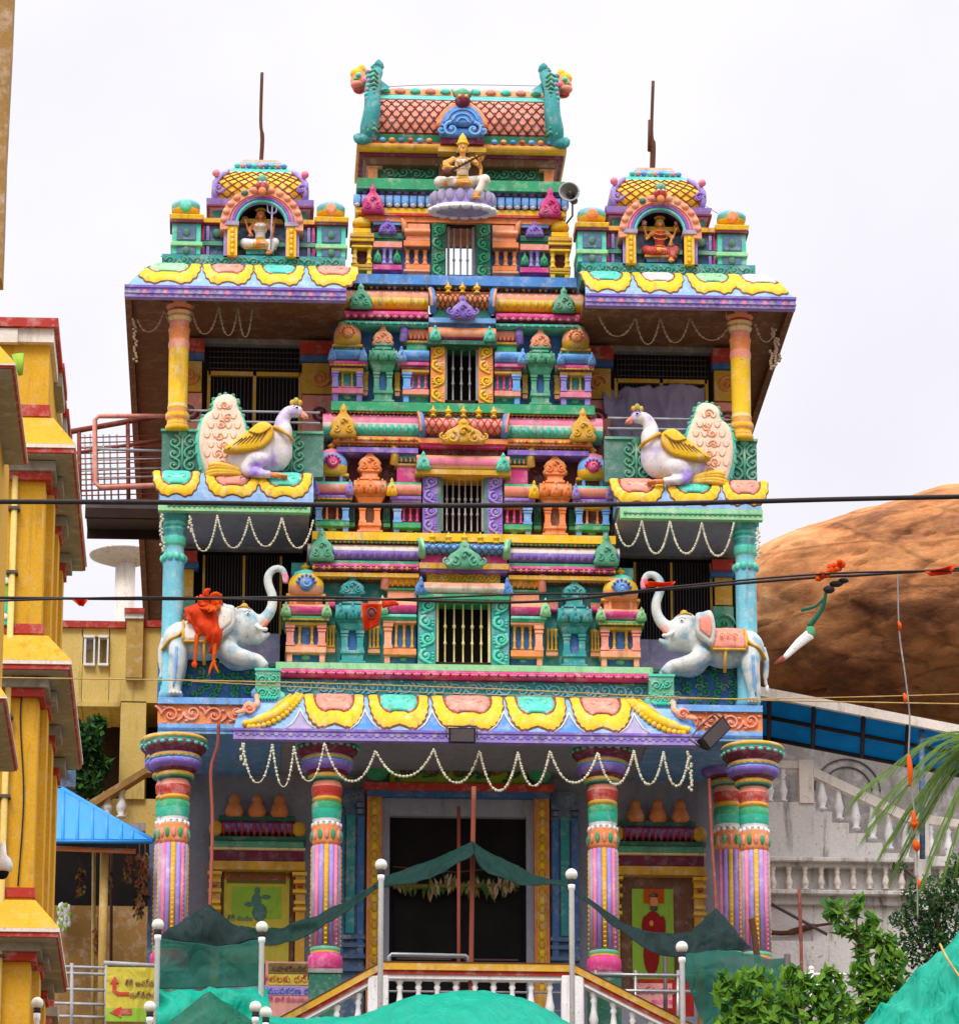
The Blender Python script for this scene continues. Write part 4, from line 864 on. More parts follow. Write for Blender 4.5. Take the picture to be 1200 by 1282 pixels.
# ------------------------------------------------------------------ side pavilions
def arch_poly(cx, zb, zs, r, R):                         # inverted U between radius r and R, spring line zs, base zb
    out = [(cx+R, zb)]+circ(cx, zs, R, 18, 0, math.pi)+[(cx-R, zb), (cx-r, zb)]+circ(cx, zs, r, 18, math.pi, 0)+[(cx+r, zb)]
    return out
for s in (-1, 1):
    h0, h1 = 150, 418
    Se = eave_surface(339, 366, .38, -.5, .12, hip=(s, abs(H(s,418)), abs(H(s,372))))
    mb = MB(); eave_sheet(mb, Se, *(sorted((s*h0, H(s,418)))), 'paleblue', 30)
    ha = abs(H(s,418)); 
    zt, ztop = ZA(366, -.5), ZA(339, .38); k = KS(-.5, zt)
    # hip end of the roof running back
    x0 = XC+s*ha*k; x1 = XC+s*abs(H(s,372))*k
    mb.add([(x0, -.5, zt), (x0, 28, zt), (x1, 28, ztop), (x1, .38, ztop)], [(0,1,2,3) if s > 0 else (3,2,1,0)], 'skyblue')
    mb.add([(XC+s*h0*k, .38, ztop), (x1, .38, ztop), (x1, 28, ztop), (XC+s*h0*k, 28, ztop)], [(0,1,2,3) if s > 0 else (3,2,1,0)], 'concrete')
    mb.tb(s*h0, H(s,419), 365, 379, -.56, -.38, 'lavender'); mb.tb(H(s,419), H(s,411), 365, 379, -.375, 28, 'soffit'); mb.tb(s*h0, H(s,420), 364, 367, -.6, -.4, 'purple'); mb.tb(s*h0, H(s,420), 372, 374, -.585, -.4, 'violetgrey')
    mb.tb(s*h0, H(s,410.5), 362, 369, -.37, 27.8, 'soffit')
    ev = mb.build('upper_lotus_eave', temple)
    cols = ['salmon','aqua','salmon','cream_white'] if s < 0 else ['aqua','cream_white','aqua','cream_white']
    cen = (165, 233, 297, 372) if s < 0 else (178, 244, 312, 376)
    cols = ['salmon','aqua','salmon','palegreen'] if s < 0 else ['aqua','cream_white','palegreen','cream_white']
    for c, m_ in zip(cen, cols):
        mb = MB(); petal(mb, Se, s*c, 32.5 if c < 350 else 42, .97, m_, th=.8, lobes=18); mb.build('lotus_petal', ev)
    mb = MB()
    for i in range(30):
        z = ZA(373, -.56); k = KS(-.56, z); mb.box(XC+s*(160+i*8.6)*k-.04, XC+s*(160+i*8.6)*k+.04, -.6, -.55, z-.035, z+.035, ['purple','pink','violetgrey'][i % 3])
    mb.build('eave_trim', ev)
    # --- turret wall
    Yw = .42; mb = MB()
    mb.tb(s*148, H(s,371), 325, 345, Yw, Yw+2.4, 'teal')
    mb.tb(s*148, H(s,352), 284, 326, Yw+.3, Yw+2.2, 'greyblue'); mb.tb(s*148, H(s,352), 279, 284.5, Yw+.2, Yw+2.3, 'gold'); mb.tb(s*148, H(s,352), 284.5, 288, Yw+.25, Yw+2.2, 'maroon')
    mb.tb(s*148, H(s,352), 308, 313, Yw+.22, Yw+2.2, 'seagreen')
    pv = mb.build('pavilion_wall', temple)
    mb = MB(); lo, hi = sorted((s*150, H(s,369))); scroll_band(mb, lo, hi, 326, 339, Yw-.03, 'seagreen', 13); mb.build('scroll_relief', pv)
    mb = MB()
    for c in (178, 184, 190, 314, 320, 326):
        mb.tb(H(s,c)-1.8, H(s,c)+1.8, 289, 307, Yw+.24, Yw+.4, ['magenta','lavender','magenta'][int(c/6) % 3]); mb.tb(H(s,c)-1.8, H(s,c)+1.8, 314, 325, Yw+.24, Yw+.4, ['magenta','lavender','magenta'][int(c/6) % 3])
    for c in (166, 202, 303, 337):
        t = T(H(s,c), 298, Yw+.26); mb.ball(t, .1, .04, .1, 'greyteal', 8, 5)
    mb.build('painted_strip', pv)
    for c in (163, 341):
        hc = H(s,c); mb = MB()
        mb.tb(hc-18, hc+18, 283, 325, Yw+.02, Yw+.6, 'aqua'); mb.tb(hc-20, hc+20, 309, 314, Yw-.05, Yw+.6, 'palegreen'); mb.tb(hc-12, hc+12, 289, 307, Yw-.01, Yw+.1, 'greyblue'); mb.tb(hc-12, hc+12, 315, 325, Yw-.01, Yw+.1, 'greyblue')
        mb.tb(hc-21, hc+21, 281, 285, Yw-.06, Yw+.65, 'maroon'); mb.tf(hc-20, hc+20, 275, 281, Yw-.08, Yw+.65, 1.5, 'yellow')
        for q in (298, 320): t = T(hc, q, Yw); mb.ball(t, .09, .05, .1, 'greyteal', 8, 5)
        o = mb.build('turret', temple, bevel=.012); d = MB(); t = T(hc, 275, Yw+.3); k = KS(Yw, t.z)
        d.lathe(t, [(17*k,0),(19*k,4*k),(19*k,10*k),(15*k,15*k),(8*k,17.5*k),(1*k,18*k)], ['yellow','seagreen','skyblue','palegreen','palegreen'], 8, rot=.5, sy=.9); d.relief(circ(t.x, t.z+5*k, 7.5*k, 12)[::-1], Yw-.0, Yw+.12, 'orange' if (c < 200 or s > 0) else 'aqua', .8)
        d.build('dome', o)
    # --- niche with arch
    hc = H(s, 249); zb = ZA(325, Yw-.1); zs = ZA(288, Yw-.1); k = KS(Yw-.1, zs); cx = XC+hc*k
    mb = MB(); Yn = Yw-.12
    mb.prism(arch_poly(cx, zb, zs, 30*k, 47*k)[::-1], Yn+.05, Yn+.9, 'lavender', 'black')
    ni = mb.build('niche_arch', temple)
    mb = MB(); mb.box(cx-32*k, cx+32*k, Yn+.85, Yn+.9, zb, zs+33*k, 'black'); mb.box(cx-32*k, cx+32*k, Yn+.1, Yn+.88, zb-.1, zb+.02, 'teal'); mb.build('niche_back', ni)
    for i, (r, m_) in enumerate(((31.5,'aqua'),(35,'purple'),(38.5,'pink'),(41.5,'lavender'))):
        mb = MB(); mb.tube([(x, Yn+.02-.012*i, z) for x, z in circ(cx, zs+2*k, r*k, 22, 0, math.pi)], 2.2*k, m_, 6); mb.build('arch_ring', ni)
    mb = MB()
    mb.prism((circ(cx, zs-1*k, 52*k, 22, -.12, math.pi+.12)+circ(cx, zs-1*k, 42*k, 22, math.pi+.12, -.12))[::-1], Yn-.06, Yn+.6, 'peach')
    for i in range(13):
        a = math.pi*(i+.5)/13; mb.ball((cx+47.5*k*math.cos(a), Yn-.07, zs+47.5*k*math.sin(a)), 4.6*k, .05, 4*k, ['salmon','peach','greyteal'][i % 3 if i % 4 == 0 else i % 2], 8, 5)
    mb.build('arch_hood', ni)
    mb = MB(); mb.ball((cx, Yn-.12, zs+50*k), 9*k, .14, 8*k, 'red', 10, 6); mb.ball((cx, Yn-.16, zs+58*k), 7*k, .1, 6*k, 'seagreen', 10, 6); mb.ball((cx, Yn-.2, zs+42*k), 5*k, .06, 6*k, 'orange', 8, 5)
    for q in (-1, 1): mb.ball((cx+q*3*k, Yn-.27, zs+52*k), 1.6*k, .03, 1.6*k, 'white', 6, 4); mb.ball((cx+q*8*k, Yn-.1, zs+45*k), 5*k, .06, 4*k, 'salmon', 8, 5)
    mb.build('lion_head', ni)
    for q in (-1, 1):
        mb = MB(); mb.tb(hc+q*30.5, hc+q*43, 287, 325, Yn-.04, Yn+.3, 'yellow'); mb.tb(hc+q*28.5, hc+q*46, 282, 287, Yn-.08, Yn+.3, 'violetgrey'); mb.tb(hc+q*34, hc+q*39.5, 290, 322, Yn-.06, Yn, 'gold')
        for i in range(5): t = T(hc+q*36.7, 294+i*6.5, Yn-.07); mb.ball(t, .04, .03, .06, 'yellow', 6, 4)
        mb.build('niche_post', ni)
    # --- roof dome of the pavilion
    Yd = Yw+.55; mb = MB()
    mb.tf(hc-62, hc+62, 256, 268, Yd, Yd+2.2, 5, 'lavender'); mb.tb(hc-58, hc+58, 268, 284, Yd+.1, Yd+2.0, 'teal'); mb.tb(hc-67, hc+67, 262, 264, Yd-.1, Yd+2.1, 'maroon')
    zb2 = ZA(256, Yd); zt2 = ZA(199, Yd+.5); k = KS(Yd, zb2); Hh = zt2-zb2; X0 = XC+hc*k
    def sec(t):                                          # half width(px) , front y
        hw = [58, 61, 60, 53, 43, 30, 22]; yy = [0, -.12, -.1, .08, .3, .5, .62]
        f = t*6; i = min(5, int(f)); f -= i
        return (hw[i]+(hw[i+1]-hw[i])*f)*k, Yd+.15+yy[i]+(yy[i+1]-yy[i])*f
    rows = 18
    for j in range(rows):
        t0, t1 = j/rows, (j+1)/rows; (w0, y0), (w1, y1) = sec(t0), sec(t1); z0, z1 = zb2+Hh*t0, zb2+Hh*t1
        m_ = 'lavender' if t0 < .05 else 'yellow' if t0 < .66 else 'aqua' if t0 < .74 else 'skyblue' if t0 < .9 else 'peach'
        D = 1.9
        a_, b_, c_, d_ = (X0-w0, y0, z0), (X0+w0, y0, z0), (X0+w1, y1, z1), (X0-w1, y1, z1)
        yb0, yb1 = 2*(Yd+1.1)-y0, 2*(Yd+1.1)-y1
        mb.add([a_, b_, c_, d_], [(0,1,2,3)], m_, True)
        mb.add([b_, (X0+w0, yb0, z0), (X0+w1, yb1, z1), c_], [(0,1,2,3)], 'lavender', True)
        mb.add([(X0-w0, yb0, z0), a_, d_, (X0-w1, yb1, z1)], [(0,1,2,3)], 'lavender', True)
        mb.add([(X0+w0, yb0, z0), (X0-w0, yb0, z0), (X0-w1, yb1, z1), (X0+w1, yb1, z1)], [(0,1,2,3)], 'gold', True)
    w, y = sec(1); mb.add([(X0-w, y, zt2), (X0+w, y, zt2), (X0+w, y+.9, zt2), (X0-w, y+.9, zt2)], [(0,1,2,3)], 'peach')
    rf = mb.build('pavilion_roof', temple)
    lt = MB()
    for d in (-1, 1):
        for i in range(-4, 12):
            pts = []
            for j in range(9):
                t = .06+(.66-.06)*j/8; w, y = sec(t); u = (i+ j/8*4)/8; 
                if d < 0: u = 1-u
                if 0 <= u <= 1: pts.append((X0-w*.93+2*w*.93*u, y-.02, zb2+Hh*t))
            if len(pts) > 1: lt.tube(pts, .75*k, 'rust', 5)
    lt.build('lattice', rf)
    ed = MB()
    for q in (-1, 1):
        pts = []
        for j in range(8): w, y = sec(.05+.62*j/7); pts.append((X0+q*w*.94, y-.05, zb2+Hh*(.05+.62*j/7)))
        ed.tube(pts, [3.4*k]*7+[2.5*k], 'lavender', 8); w, y = sec(.4); ed.ball((X0+q*w*.97, y-.12, zb2+Hh*.48), 5*k, .1, 5*k, 'pink', 8, 6); ed.spiral((X0+q*w*.9, zb2+Hh*.2), 7*k, y-.16, 'purple', 1.2, q, 0, th=2*k)
    for i in range(9): w, y = sec(.8); ed.ball((X0+(-1+i/4)*w*.9, y-.04, zb2+Hh*.82), 4*k, .05, 3*k, ['aqua','salmon','blue'][i % 3], 8, 5)
    ed.build('roof_border', rf)
    # --- thin rod on the roof
    zr = ZA(94, Yd+1); pm = MB(); xr = X0+(0 if s < 0 else -.02); lean = .0 if s < 0 else .05
    pm.tube(catmull([(xr, Yd+1.1, zt2-.1), (xr+.03, Yd+1.1, zt2+.6), (xr-.01+lean*.3, Yd+1.1, zt2+1.0), (xr+lean, Yd+1.1, zr)], 4), [.045]*6+[.035]*7 if s < 0 else [.06]*6+[.035]*7, 'wood', 7)
    if s > 0: pm.tube([(xr-.05, Yd+1.08, zt2+.5), (xr-.03, Yd+1.08, zt2+1.2)], .04, 'wood', 6)
    pm.build('roof_rod', label='thin dark wooden rod rising straight from the left pavilion dome' if s < 0 else 'thicker bent dark rod rising from the right pavilion dome', category='rod')
# ------------------------------------------------------------------ rear hall, floors, balconies
mb = MB(); YB = 2.7
xl = T(H(-1,364), 600, 0).x; xr_ = T(H(1,362), 600, 0).x
zr0, zr1 = ZA(383, 0), FZ
mb.box(xl+.1, xr_-.3, YB+.3, 28, zr1, ZA(379, -.5)-.02, 'wallochre2')
hall = mb.build('rear_hall', temple)
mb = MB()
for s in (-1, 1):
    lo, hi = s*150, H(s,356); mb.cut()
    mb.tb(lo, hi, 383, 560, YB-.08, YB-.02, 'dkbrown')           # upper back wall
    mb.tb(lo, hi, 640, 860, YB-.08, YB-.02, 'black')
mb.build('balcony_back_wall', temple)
for s in (-1, 1):
    # deck slabs
    mb = MB(); mb.tb(s*194, H(s,378), 632, 645, -.42, -.26, 'palegreen'); mb.tb(s*194, H(s,377), 630, 638, -.255, YB+.2, 'wallgrey')
    dk = mb.build('balcony_deck', temple)
    tb_ = MB(); tb_.tube([T(s*198, 638.5, -.43), T(s*372, 638.5, -.43)], .012, 'seagreen', 4)
    for i in range(28):
        t = T(s*200+s*i*6.3, 638.5, -.43); tb_.ball(t, .035, .025, .035, 'seagreen', 6, 4)
    tb_.build('bead_row', dk)
    Sm = eave_surface(598, 632, -.1, -.42, .08)
    mb = MB(); lo, hi = sorted((s*190, H(s,376))); eave_sheet(mb, Sm, lo, hi, 'paleblue', 16); mb.tb(s*190, H(s,376), 600, 632, .0, 1.2, 'skyblue'); le = mb.build('middle_lotus_band', temple)
    for c, m_ in (((226,'aqua'),(291,'salmon'),(361,'aqua')) if s < 0 else ((216,'salmon'),(287,'aqua'),(352,'salmon'))):
        p = MB(); petal(p, Sm, s*c, 35 if c < 340 else 30, .96, m_, th=.8, lobes=18, pw=.65); p.build('lotus_petal', le)
    # upper parapet with scroll relief
    mb = MB(); mb.tb(s*176, H(s,372), 545, 600, .12, .35, 'greyteal'); mb.tb(s*176, H(s,373), 543, 546, .08, .4, 'seagreen'); pp = mb.build('parapet', temple)
    rl = MB(); 
    for hc_ in (216, 352):
        t = T(s*hc_, 574, .1)
        for j in (-1, 0, 1):
            for d in (-1, 1): rl.spiral((t.x+d*.16, t.z+j*.24), .14, .1, 'seagreen', 1.3, d, math.pi/2, th=.028)
        rl.tube([(t.x, .1, t.z-.4), (t.x, .1, t.z+.42)], .03, 'seagreen', 5); rl.ball((t.x, .1, t.z+.42), .1, .03, .08, 'seagreen', 8, 5)
    rl.build('scroll_relief', pp)
    # upper columns
    hc = H(s, 353); pr = []; z0 = ZA(547, .15); z1 = ZA(383, .15); k = KS(.15, z0); h = z1-z0; c = XC+hc*k
    def bar_(y, y2=None): return (ZA(y, .15)-z0)
    cm = MB(); prof_ = [(15,547),(15,541),(13,538),(13,534),(15,531),(15,526),(12,521),(13,518),(12,514),(12.5,445),(13.5,442),(13.5,437),(12.5,434),(13,424),(14,420),(12,416),(12.5,410),(15.5,406),(13,402),(16,399),(14,395),(18,391),(18,384)]
    mats_ = ['yellow','orange','yellow','orange','yellow','orange','gold','cream','yellow','peach','salmon','peach','orange','orange','orange','salmon','cream','orange','cream','red','peach','salmon']
    cm.lathe((c, .15, z0), [(r*k, bar_(y)) for r, y in prof_], mats_, 20); cm.tb(hc-19, hc+19, 380, 386, -.1, .45, 'soffit'); cm.build('upper_pillar', temple)
    # middle columns
    hc = H(s, 361); z0 = ZA(882, .0); cm = MB(); c = XC+hc*KS(0, z0); 
    prof_ = [(15,882),(15,874),(13,870),(13,716),(13.5,712),(13.5,704),(12.5,700),(12.5,692),(14,689),(14.5,680),(12,675),(15,671),(13,668),(15,665),(13,661),(17,656),(18,650),(18,645)]
    mats_ = ['ltblue','ltblue','ltblue','ltblue','skyblue','aqua','ltblue','seagreen','aqua','teal','teal','aqua','teal','aqua','teal','teal','seagreen']
    cm.lathe((c, .0, z0), [(r*k, ZA(y, 0)-z0) for r, y in prof_], mats_, 20)
    for i in range(10): a = 2*math.pi*i/10; cm.ball((c+13*k*math.cos(a), 13*k*math.sin(a), ZA(706, 0)-z0+z0), .07, .07, .09, 'aqua', 6, 4)
    cm.build('middle_pillar', temple)
    # elephant ledge: back panel and foot block
    mb = MB(); mb.tb(s*226, H(s,376), 836, 880, .35, .6, 'deepblue'); mb.tb(s*226, H(s,376), 834, 838, .3, .7, 'darkgreen'); mb.tb(s*231, s*262, 842, 880, -.38, .35, 'seagreen'); mb.tb(s*230, s*263, 840, 843, -.4, .36, 'aqua'); lp = mb.build('elephant_ledge', temple)
    rl = MB(); t = T(s*312, 857, .33)
    for r, n in ((.18,6),(.38,9),(.58,12)):
        for i in range(n):
            a = 2*math.pi*i/n; rl.spiral((t.x+r*1.35*math.cos(a), t.z+r*.55*math.sin(a)), .09, .33, 'green', 1.2, (-1)**i, a, th=.028)
    scroll_band(rl, *(sorted((s*233, s*260))), 845, 862, -.4, 'aqua', 2); scroll_band(rl, *(sorted((s*233, s*260))), 862, 878, -.4, 'aqua', 2); rl.build('scroll_relief', lp)
    # upper back wall dressing
    mb = MB(); mb.tb(s*150, H(s,356), 424, 436, YB-.3, YB-.1, 'grey')
    for a_, b_ in ((150,196),(318,356)):
        mb.cut()
        mb.tb(s*a_, H(s,b_), 430, 446, YB-.5, YB-.1, 'red'); mb.tb(s*a_, H(s,b_), 446, 455, YB-.4, YB-.1, 'deepblue'); mb.tb(s*(a_+3), H(s,b_-3), 458, 496, YB-.3, YB-.1, 'gold'); mb.tb(s*(a_+3), H(s,b_-3), 498, 545, YB-.3, YB-.1, 'salmon')
        t = T(s*(a_+b_)/2, 476, YB-.32); mb.spiral((t.x, t.z), .2, YB-.32, 'orange', 1.4, s, 0, th=.04); t = T(s*(a_+b_)/2, 520, YB-.32); mb.spiral((t.x, t.z), .2, YB-.32, 'maroon', 1.4, s, 0, th=.04)
    mb.build('wall_pilaster', temple)
    lb = MB()
    for i in range(8): t = T(s*(200+i*18), 411, YB-.12); lb.relief([(t.x+.13*q, t.z+r) for q, r in ((-1,.22),(-1,-.1),(-.6,-.25),(0,-.3),(.6,-.25),(1,-.1),(1,.22))], YB-.2, YB-.08, ['darkred','maroon'][i % 2], .8)
    for i in range(8): t = T(s*(200+i*20), 672, YB-.12); lb.relief([(t.x+.14*q, t.z+r) for q, r in ((-1,.28),(-1,-.1),(-.6,-.25),(0,-.32),(.6,-.25),(1,-.1),(1,.28))], YB-.25, YB-.08, ['red','darkgreen'][i % 2], .8)
    lb.build('painted_fringe', temple)
    # window grille, upper
    mb = MB(); a_, b_ = 198, 312
    mb.tb(s*a_, s*b_, 440, 543, YB-.1, YB-.05, 'black'); mb.tb(s*a_, s*b_, 470, 475, YB-.2, YB-.1, 'gold')
    for q in (a_, (a_+b_)/2, b_): mb.tb(s*(q-2), s*(q+2), 470, 545, YB-.2, YB-.1, 'gold')
    for i in range(24): q = a_+2+i*4.8; mb.tb(s*(q-.4), s*(q+.4), 440, 545, YB-.15, YB-.12, 'iron')
    for y_ in (445, 452, 459, 466): mb.tb(s*a_, s*b_, y_, y_+1, YB-.17, YB-.14, 'iron')
    mb.build('balcony_window', temple)
    # balcony rail
    mb = MB()
    for y_ in (520, 533): a = T(s*180, y_, .22); b = T(H(s,348), y_, .22); mb.tube([a, b], .025, 'silver', 6)
    mb.build('hand_rail', temple)
    # middle storey back wall dressing
    mb = MB()
    mb.tb(s*194, H(s,356), 688, 692, YB-.3, YB-.1, 'grey'); mb.tb(H(s,322), H(s,350), 695, 708, YB-.5, YB-.1, 'red'); mb.tb(H(s,320), H(s,350), 708, 716, YB-.4, YB-.1, 'deepblue'); mb.tb(H(s,326), H(s,348), 718, 752, YB-.3, YB-.1, 'gold'); mb.tb(H(s,324), H(s,350), 754, 800, YB-.3, YB-.1, 'seagreen')
    mb.tb(s*225, s*300, 797, 845, YB-.9, YB-.1, 'violetgrey'); t = T(H(s,337), 776, YB-.32); mb.spiral((t.x, t.z), .22, YB-.32, 'green', 1.4, s, 0, th=.04)
    mb.build('wall_pilaster', temple)
    mb = MB()
    for i in range(26): q = 222+i*3.8; mb.tb(s*(q-.4), s*(q+.4), 700, 798, YB-.15, YB-.12, 'iron')
    for q in (222, 268, 318): mb.tb(s*(q-1.5), s*(q+1.5), 700, 798, YB-.2, YB-.1, 'gold')
    mb.build('balcony_window', temple)
# ------------------------------------------------------------------ ground floor
mb = MB(); mb.tb(-232, 232, 930, 1345, YB+.0, YB+.5, 'wallgrey')
for s in (-1, 1): mb.tb(s*232, H(s,350), 930, 1345, YB+.01, YB+.5, 'wallgrey')
mb.build('ground_floor_wall', temple)
def big_pillar(hc, Yc, rim=51, nm='lower_pillar'):
    z0 = ZA(1219, Yc); k = .79*KS(Yc, ZA(1100, Yc)); z = lambda y: ZA(y, Yc)-z0
    x = XC+hc*KS(Yc, ZA(935, Yc))
    mb = MB()
    pr = [(24,1219),(26,1216),(28,1208),(27,1200),(22,1197),(24,1195),(24,1190),(20,1189),(20,1062)]
    ms = ['magenta','magenta','magenta','magenta','yellow','seagreen','seagreen','peach']
    mb.lathe((x, Yc, z0), [(r*k, z(y)) for r, y in pr], ms, 24)
    mb.box(x-27*k, x+27*k, Yc-27*k, Yc+27*k, z0-.08, z0, 'grey'); mb.box(x-25*k, x+25*k, Yc-25*k, Yc+25*k, FZ, z0-.08, 'darkgreen')
    o = mb.build(nm, temple)
    st = MB()                                            # painted reeds of the shaft
    n = 16
    for i in range(n):
        a = 2*math.pi*(i)/n-math.pi/2; m_ = ['gold','lavender','pink','violetgrey','gold','violetgrey','pink','lavender'][i % 8]
        st.tube([(x+20*k*math.cos(a), Yc+20*k*math.sin(a), z0+z(1189)), (x+20*k*math.cos(a), Yc+20*k*math.sin(a), z0+z(1063))], 4.2*k, m_, 8)
        if m_ == 'gold' or (m_ == 'pink' and i % 8 == 2):
            for j in range(21): st.ball((x+22.6*k*math.cos(a), Yc+22.6*k*math.sin(a), z0+z(1186-j*5.9)), 2.6*k, 1.8*k, 2.6*k, 'yellow' if m_ == 'gold' else 'pink', 8, 5)
    st.build('fluted_shaft', o)
    cp = MB()
    pr = [(21,1063),(23,1058),(24,1040),(22,1036),(20,1034),(23,1030),(24,1018),(24,1010),(21,1008),(23.5,1007),(23.5,1003),(21,1002),(24,998),(25,990),(22,983),(27,981),(30,979),(30,975),(24,973),(34,970),(41,966),(42,961),(38,958),(42,957),(40,953),(36,951),(44,948),(49,944),(50,939),(46,937),(51,936),(51,933),(48,931)]
    ms = ['orange','orange','orange','teal','white','turq','green','green','gold','gold','gold','red','red','salmon','darkgreen','seagreen','gold','gold','maroon','purple','purple','skyblue','gold','gold','purple','maroon','maroon','maroon','aqua','aqua','gold','gold']
    cp.lathe((x, Yc, z0), [(r*k, z(y)) for r, y in pr], ms, 28)
    cp.build('capital', o)
    lp = MB()
    for i in range(14):
        a = 2*math.pi*i/14-math.pi/2; c_, s_ = math.cos(a), math.sin(a)
        lp.ball((x+23*k*c_, Yc+23*k*s_, z0+z(1050)), 4*k, 4*k, 9*k, ['salmon','green'][i % 2], 8, 6)
        lp.ball((x+22*k*c_, Yc+22*k*s_, z0+z(1037)), 3.4*k, 3*k, 4.5*k, 'white', 8, 5)
    for i in range(22):
        a = 2*math.pi*i/22; c_, s_ = math.cos(a), math.sin(a)
        lp.ball((x+46.5*k*c_, Yc+46.5*k*s_, z0+z(941.5)), 6*k, 5*k, 3.4*k, 'aqua', 8, 5)
        lp.ball((x+38*k*c_, Yc+38*k*s_, z0+z(957.5)), 5*k, 4.5*k, 2.2*k, 'skyblue', 8, 5)
    lp.build('petal_ring', o)
for s in (-1, 1):
    big_pillar(s*172, -.3); big_pillar(s*361, -.35); big_pillar(-359 if s < 0 else 336, 1.8)
# door
Yd = YB-.1; mb = MB()
mb.tb(-86, 86, 1022, 1345, Yd-.02, Yd+.05, 'black')  # black sheet paints in the dark room behind the doorway
for s in (-1, 1):
    mb.tb(s*86, s*96, 1000, 1345, Yd-.2, Yd+.1, 'wallgrey'); mb.tb(s*96, s*115, 996, 1345, Yd-.3, Yd+.1, 'orange'); mb.tb(s*99, s*111, 1000, 1340, Yd-.34, Yd-.2, 'gold')
mb.tb(-86, 86, 1000, 1022, Yd-.2, Yd+.1, 'wallgrey'); mb.tb(-115, 115, 989, 997, Yd-.4, Yd+.1, 'deepblue'); mb.tb(-119, 119, 980, 989, Yd-.5, Yd+.1, 'red'); mb.tb(-86, 86, 946, 980, Yd-.35, Yd+.1, 'bannergreen')
o = mb.build('entrance_door', temple, bevel=.01)
sb = MB(); scroll_band(sb, -84, 84, 948, 978, Yd-.38, 'darkgreen', 5); scroll_band(sb, -74, 74, 955, 974, Yd-.37, 'red', 9)
for s in (-1, 1):
    for i in range(22): t = T(s*105, 1005+i*11, Yd-.35); sb.ball(t, .07, .03, .09, ['gold','yellow'][i % 2], 6, 4)
    t = T(s*102, 962, Yd-.4); sb.ball(t, .26, .12, .3, 'green', 10, 7)
sb.build('scroll_relief', o)
for s in (-1, 1):                                        # inner leaves, painted black for the unlit doorway
    mb = MB(); mb.tb(s*5, s*80, 1110, 1345, Yd-.05, Yd-.02, 'black'); mb.tb(s*8, s*76, 1112, 1114, Yd-.1, Yd-.04, 'iron'); mb.tb(s*8, s*76, 1200, 1202, Yd-.1, Yd-.04, 'iron'); mb.build('door_leaf', o)
# blue grey pilasters, side niches
for s in (-1, 1):
    mb = MB(); Yp = YB-.25
    mb.tb(s*117, s*152, 990, 1345, Yp, YB, 'greyblue')
    for a_, b_ in ((118,126),(143,151)):
        mb.tb(s*a_, s*b_, 1024, 1200, Yp-.08, YB, 'deepblue'); mb.tb(s*(a_-1), s*(b_+1), 1006, 1012, Yp-.14, YB, 'greyblue'); mb.tb(s*a_, s*b_, 1014, 1020, Yp-.12, YB, 'greyblue')
    mb.tb(s*129, s*140, 1022, 1170, Yp-.03, YB, 'teal')
    for y_ in (1172, 1182, 1196, 1212): mb.tb(s*116, s*153, y_, y_+5, Yp-.1, YB, 'greyblue')
    mb.build('wall_pilaster', temple)
    # side niche with small roof
    mb = MB(); hc = s*251; w = 57; Yn = YB-.1
    for p0, p1, ww, dy, m_ in ((1081,1092,60,.3,'gold'),(1067,1081,58,.22,'maroon'),(1064,1067,60,.3,'cream'),(1055,1064,58,.28,'seagreen'),(1050,1055,60,.36,'darkgreen'),(1024,1031,48,.2,'darkgreen')): mb.tb(hc-ww, hc+ww, p0, p1, Yn-dy, Yn+.1, m_)
    mb.roll(hc-54, hc+54, 1031, 1050, Yn-.1, Yn+.1, ['maroon','purple','maroon'], .2)
    mb.tb(hc-46, hc+46, 1090, 1340, Yn-.04, Yn+.05, 'brown'); mb.tb(hc-50, hc+50, 1236, 1345, Yn-.4, Yn+.1, 'wallgrey')
    o = mb.build('side_shrine', temple, bevel=.01)
    rb = MB()
    for i in range(14): t = T(hc-50+i*7.7, 1041, Yn-.32); rb.tube([(t.x, Yn-.26, t.z+.13), (t.x, Yn-.33, t.z), (t.x, Yn-.26, t.z-.13)], .03, 'red', 6)
    for q in (-1, 1): t = T(hc+q*52, 1041, Yn-.3); rb.ball(t, .14, .08, .17, 'gold', 10, 6)
    for q in (-28, 0, 28): t = T(hc+q, 1018, Yn-.12); rb.lathe((t.x, t.y, t.z-.15), [(.16,0),(.19,.12),(.14,.25),(.1,.3),(.12,.36),(.03,.5)], 'orange', 10)
    rb.build('roof_trim', o)
    for q in (-1, 1):
        p = MB(); h = hc+q*53
        p.tb(h-6, h+6, 1092, 1340, Yn-.18, Yn, 'gold')
        for y_, ww in ((1094,9),(1104,7.5),(1116,8.5),(1130,7),(1138,8)): p.tb(h-ww, h+ww, y_, y_+4, Yn-.25, Yn, 'yellow')
        p.tb(h-3, h+3, 1108, 1112, Yn-.27, Yn, 'red'); p.build('shrine_post', o)
